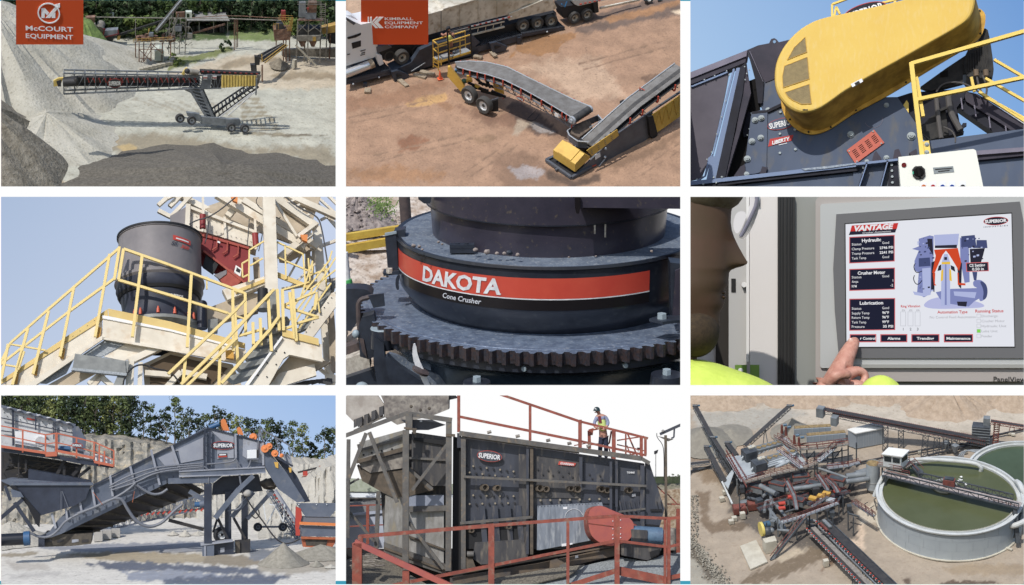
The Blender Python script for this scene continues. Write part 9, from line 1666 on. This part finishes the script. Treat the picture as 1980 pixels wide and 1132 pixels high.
# yellow wheel pump and slabs
t=Thing(C,'pump','blue and black slurry pump with a big yellow sheave on a concrete plinth','pump');q=G(1483,1040,24);t.p('plinth',x_conc).prism([G(1474,1042,22),G(1498,1036,22),G(1502,1046,22),G(1480,1050,22)],(0,0,-24));t.p('sheave',x_yel).tube(G(1470,1024,30),G(1475,1023,30),13,26);t.p('motor',x_blue).tube(G(1476,1016,32),G(1488,1013,32),6,14);t.p('pump_body',x_std).ball(G(1484,1028,28),9,8,9,14,10);t.p('gear_cover',x_gry).ball(G(1492,1026,30),5,5,5)
s1=struct(C,'concrete_slab',x_conc);s1.prism([G(1431,1056,1),G(1462,1044,1),G(1484,1086,1),G(1451,1101,1)],(0,0,-3))
for i,(x,y) in enumerate(((1414,1012),(1420,1006),(1436,1002),(1597,1094),(1402,955),(1396,968),(1376,862))):q=single(C,'concrete_block',x_conc,('concrete block left of the red bins','concrete block behind the first block by the red bins','upright concrete block in front of the red bins','tall white concrete block beside the lower belt conveyors','concrete block below the left conveyors','low concrete block near the dark soil','small concrete block at the foot of the left cone')[i],'concrete block');q.box(G(x,y),9,8,12 if i in (2,3) else 7,20)
# conveyors at the left
for (a,b,ha,hb,wd,lab) in (((1344,785),(1416,918),80,20,8,'tall left stacking conveyor leaning over the grey cone'),((1378,846),(1420,912),60,24,8,'black belt conveyor beside the tall stacking conveyor'),((1366,864),(1402,932),50,20,9,'shorter black belt conveyor left of the others'),((1526,785),(1440,862),74,34,8,'stacking conveyor rising right over the second sand cone'),((1406,856),(1424,880),56,44,9,'short dark conveyor end above the deck plate')):
    t=Thing(C,'belt_conveyor',lab,'conveyor');A,B=conv9(t,a,b,ha,hb,wd,x_std,x_blk,6,None,16);t.p('head_pulley',x_std).tube(A-vec(5,0,0),A+vec(5,0,0),3,10);t.p('motor',x_blue).tube(A+vec(5,0,0),A+vec(9,2,0),2,8)
    if ha>70:q=A.lerp(B,.55);t.p('leg',x_lt).beam(q,vec(q.x-6,q.y-2,0),1.6);t.p('leg',x_lt).beam(q,vec(q.x+6,q.y+4,0),1.6)
t=Thing(C,'chute','pale grey chute feeding the three belt conveyors at the left','chute');t.p('chute_plate',x_lt).prism([G(1416,908,30),G(1420,912,30),G(1408,945,18),G(1398,932,18)],(0,0,-3));t.p('edge',x_rim).beam(G(1396,932,20),G(1416,975,10),3)
t=Thing(C,'belt_conveyor','low conveyor entering at the left edge','conveyor');conv9(t,(1328,898),(1372,893),12,16,8,x_gry,x_blk,4,None,8);t=Thing(C,'pipe','dark pipe on the ground at the left edge below the low conveyor','pipe');t.p('pipe_body',x_std).tube(G(1328,914,3),G(1374,902,3),2,8)
rl=single(C,'red_railing',x_red,'steep red railing along the left side of the deck plate','railing')
for i in range(16):q=G(1404+i*2.6,874+i*4.6,46);rl.beam(q,q+vec(0,0,8),.9)
rl.beam(G(1404,870,54),G(1444,942,54),1.2);rl.beam(G(1404,872,50),G(1444,944,50),1)
for i,(x,y,w,h,r) in enumerate(((1370,1000,2,1,0),)):pass
# lower right conveyors
for (a,b,lab,k) in (((1572,1020),(1722,1172),'wide grey belt conveyor running out at the bottom',0),((1590,1006),(1752,1160),'black belt conveyor running out at the bottom beside the grey one',1)):
    t=Thing(C,'belt_conveyor',lab,'conveyor');A,B=G(*a,22),G(*b,22);t.p('belt',mat(C,'worn grey belt',S(150,142,132),.8,col2=S(120,114,108),px=6) if k ==0 else x_blk).beam(A,B,9 if k ==0 else 16,1.4);d=(B-A).normalized();s=vec(d.y,-d.x,0);fr_=t.p('frame',x_std if k else x_gry);fr_.beam(A+s*11-vec(0,0,2),B+s*11-vec(0,0,2),2,3);fr_.beam(A-s*11-vec(0,0,2),B-s*11-vec(0,0,2),2,3);t.p('side_belt',x_blk).beam(A+s*7-vec(0,0,2),B+s*7-vec(0,0,2),6,1);mr=mat(C,'bright red',S(200,70,50),.5)
    for i in range(30):q=A.lerp(B,i/30);t.p('idler',mr).box(q+s*12,2.4,2.4,1.6,40);t.p('idler_end',x_wht).box(q+s*14+vec(1,1,-2),1.8,1.8,1.4,40)
    t.p('red_cover',x_red).beam(G(1586,1012,26),G(1600,1026,26),4,3) if k ==0 else t.p('grey_cover',x_gry).beam(G(1592,1006,26),G(1606,1020,26),6,3)
    tr_=t.p('trestle',x_std)
    for f in (.3,.6):q=A.lerp(B,f);tr_.beam(q+s*8,vec(q.x,q.y,0)+s*12,1.6);tr_.beam(q-s*8,vec(q.x,q.y,0)-s*12,1.6)
for i,(x,y) in enumerate(((1672,975),(1684,982),(1700,975),(1690,966))):q=single(C,'pipe_support',x_std,'thin dark pipe support, %s from the left between the silo and the tank' % nth(i+1),'support');q.beam(G(x,y,0),G(x,y,30),2);q.beam(G(x,y,0),G(x+6,y-4,26),1)
pt=single(C,'pallet',x_conc,'small pale pallet on the gravel right of the big tank','pallet');pt.box(G(1950,1062),14,5,2,-30)
for _c in CELLS:emit(_c)
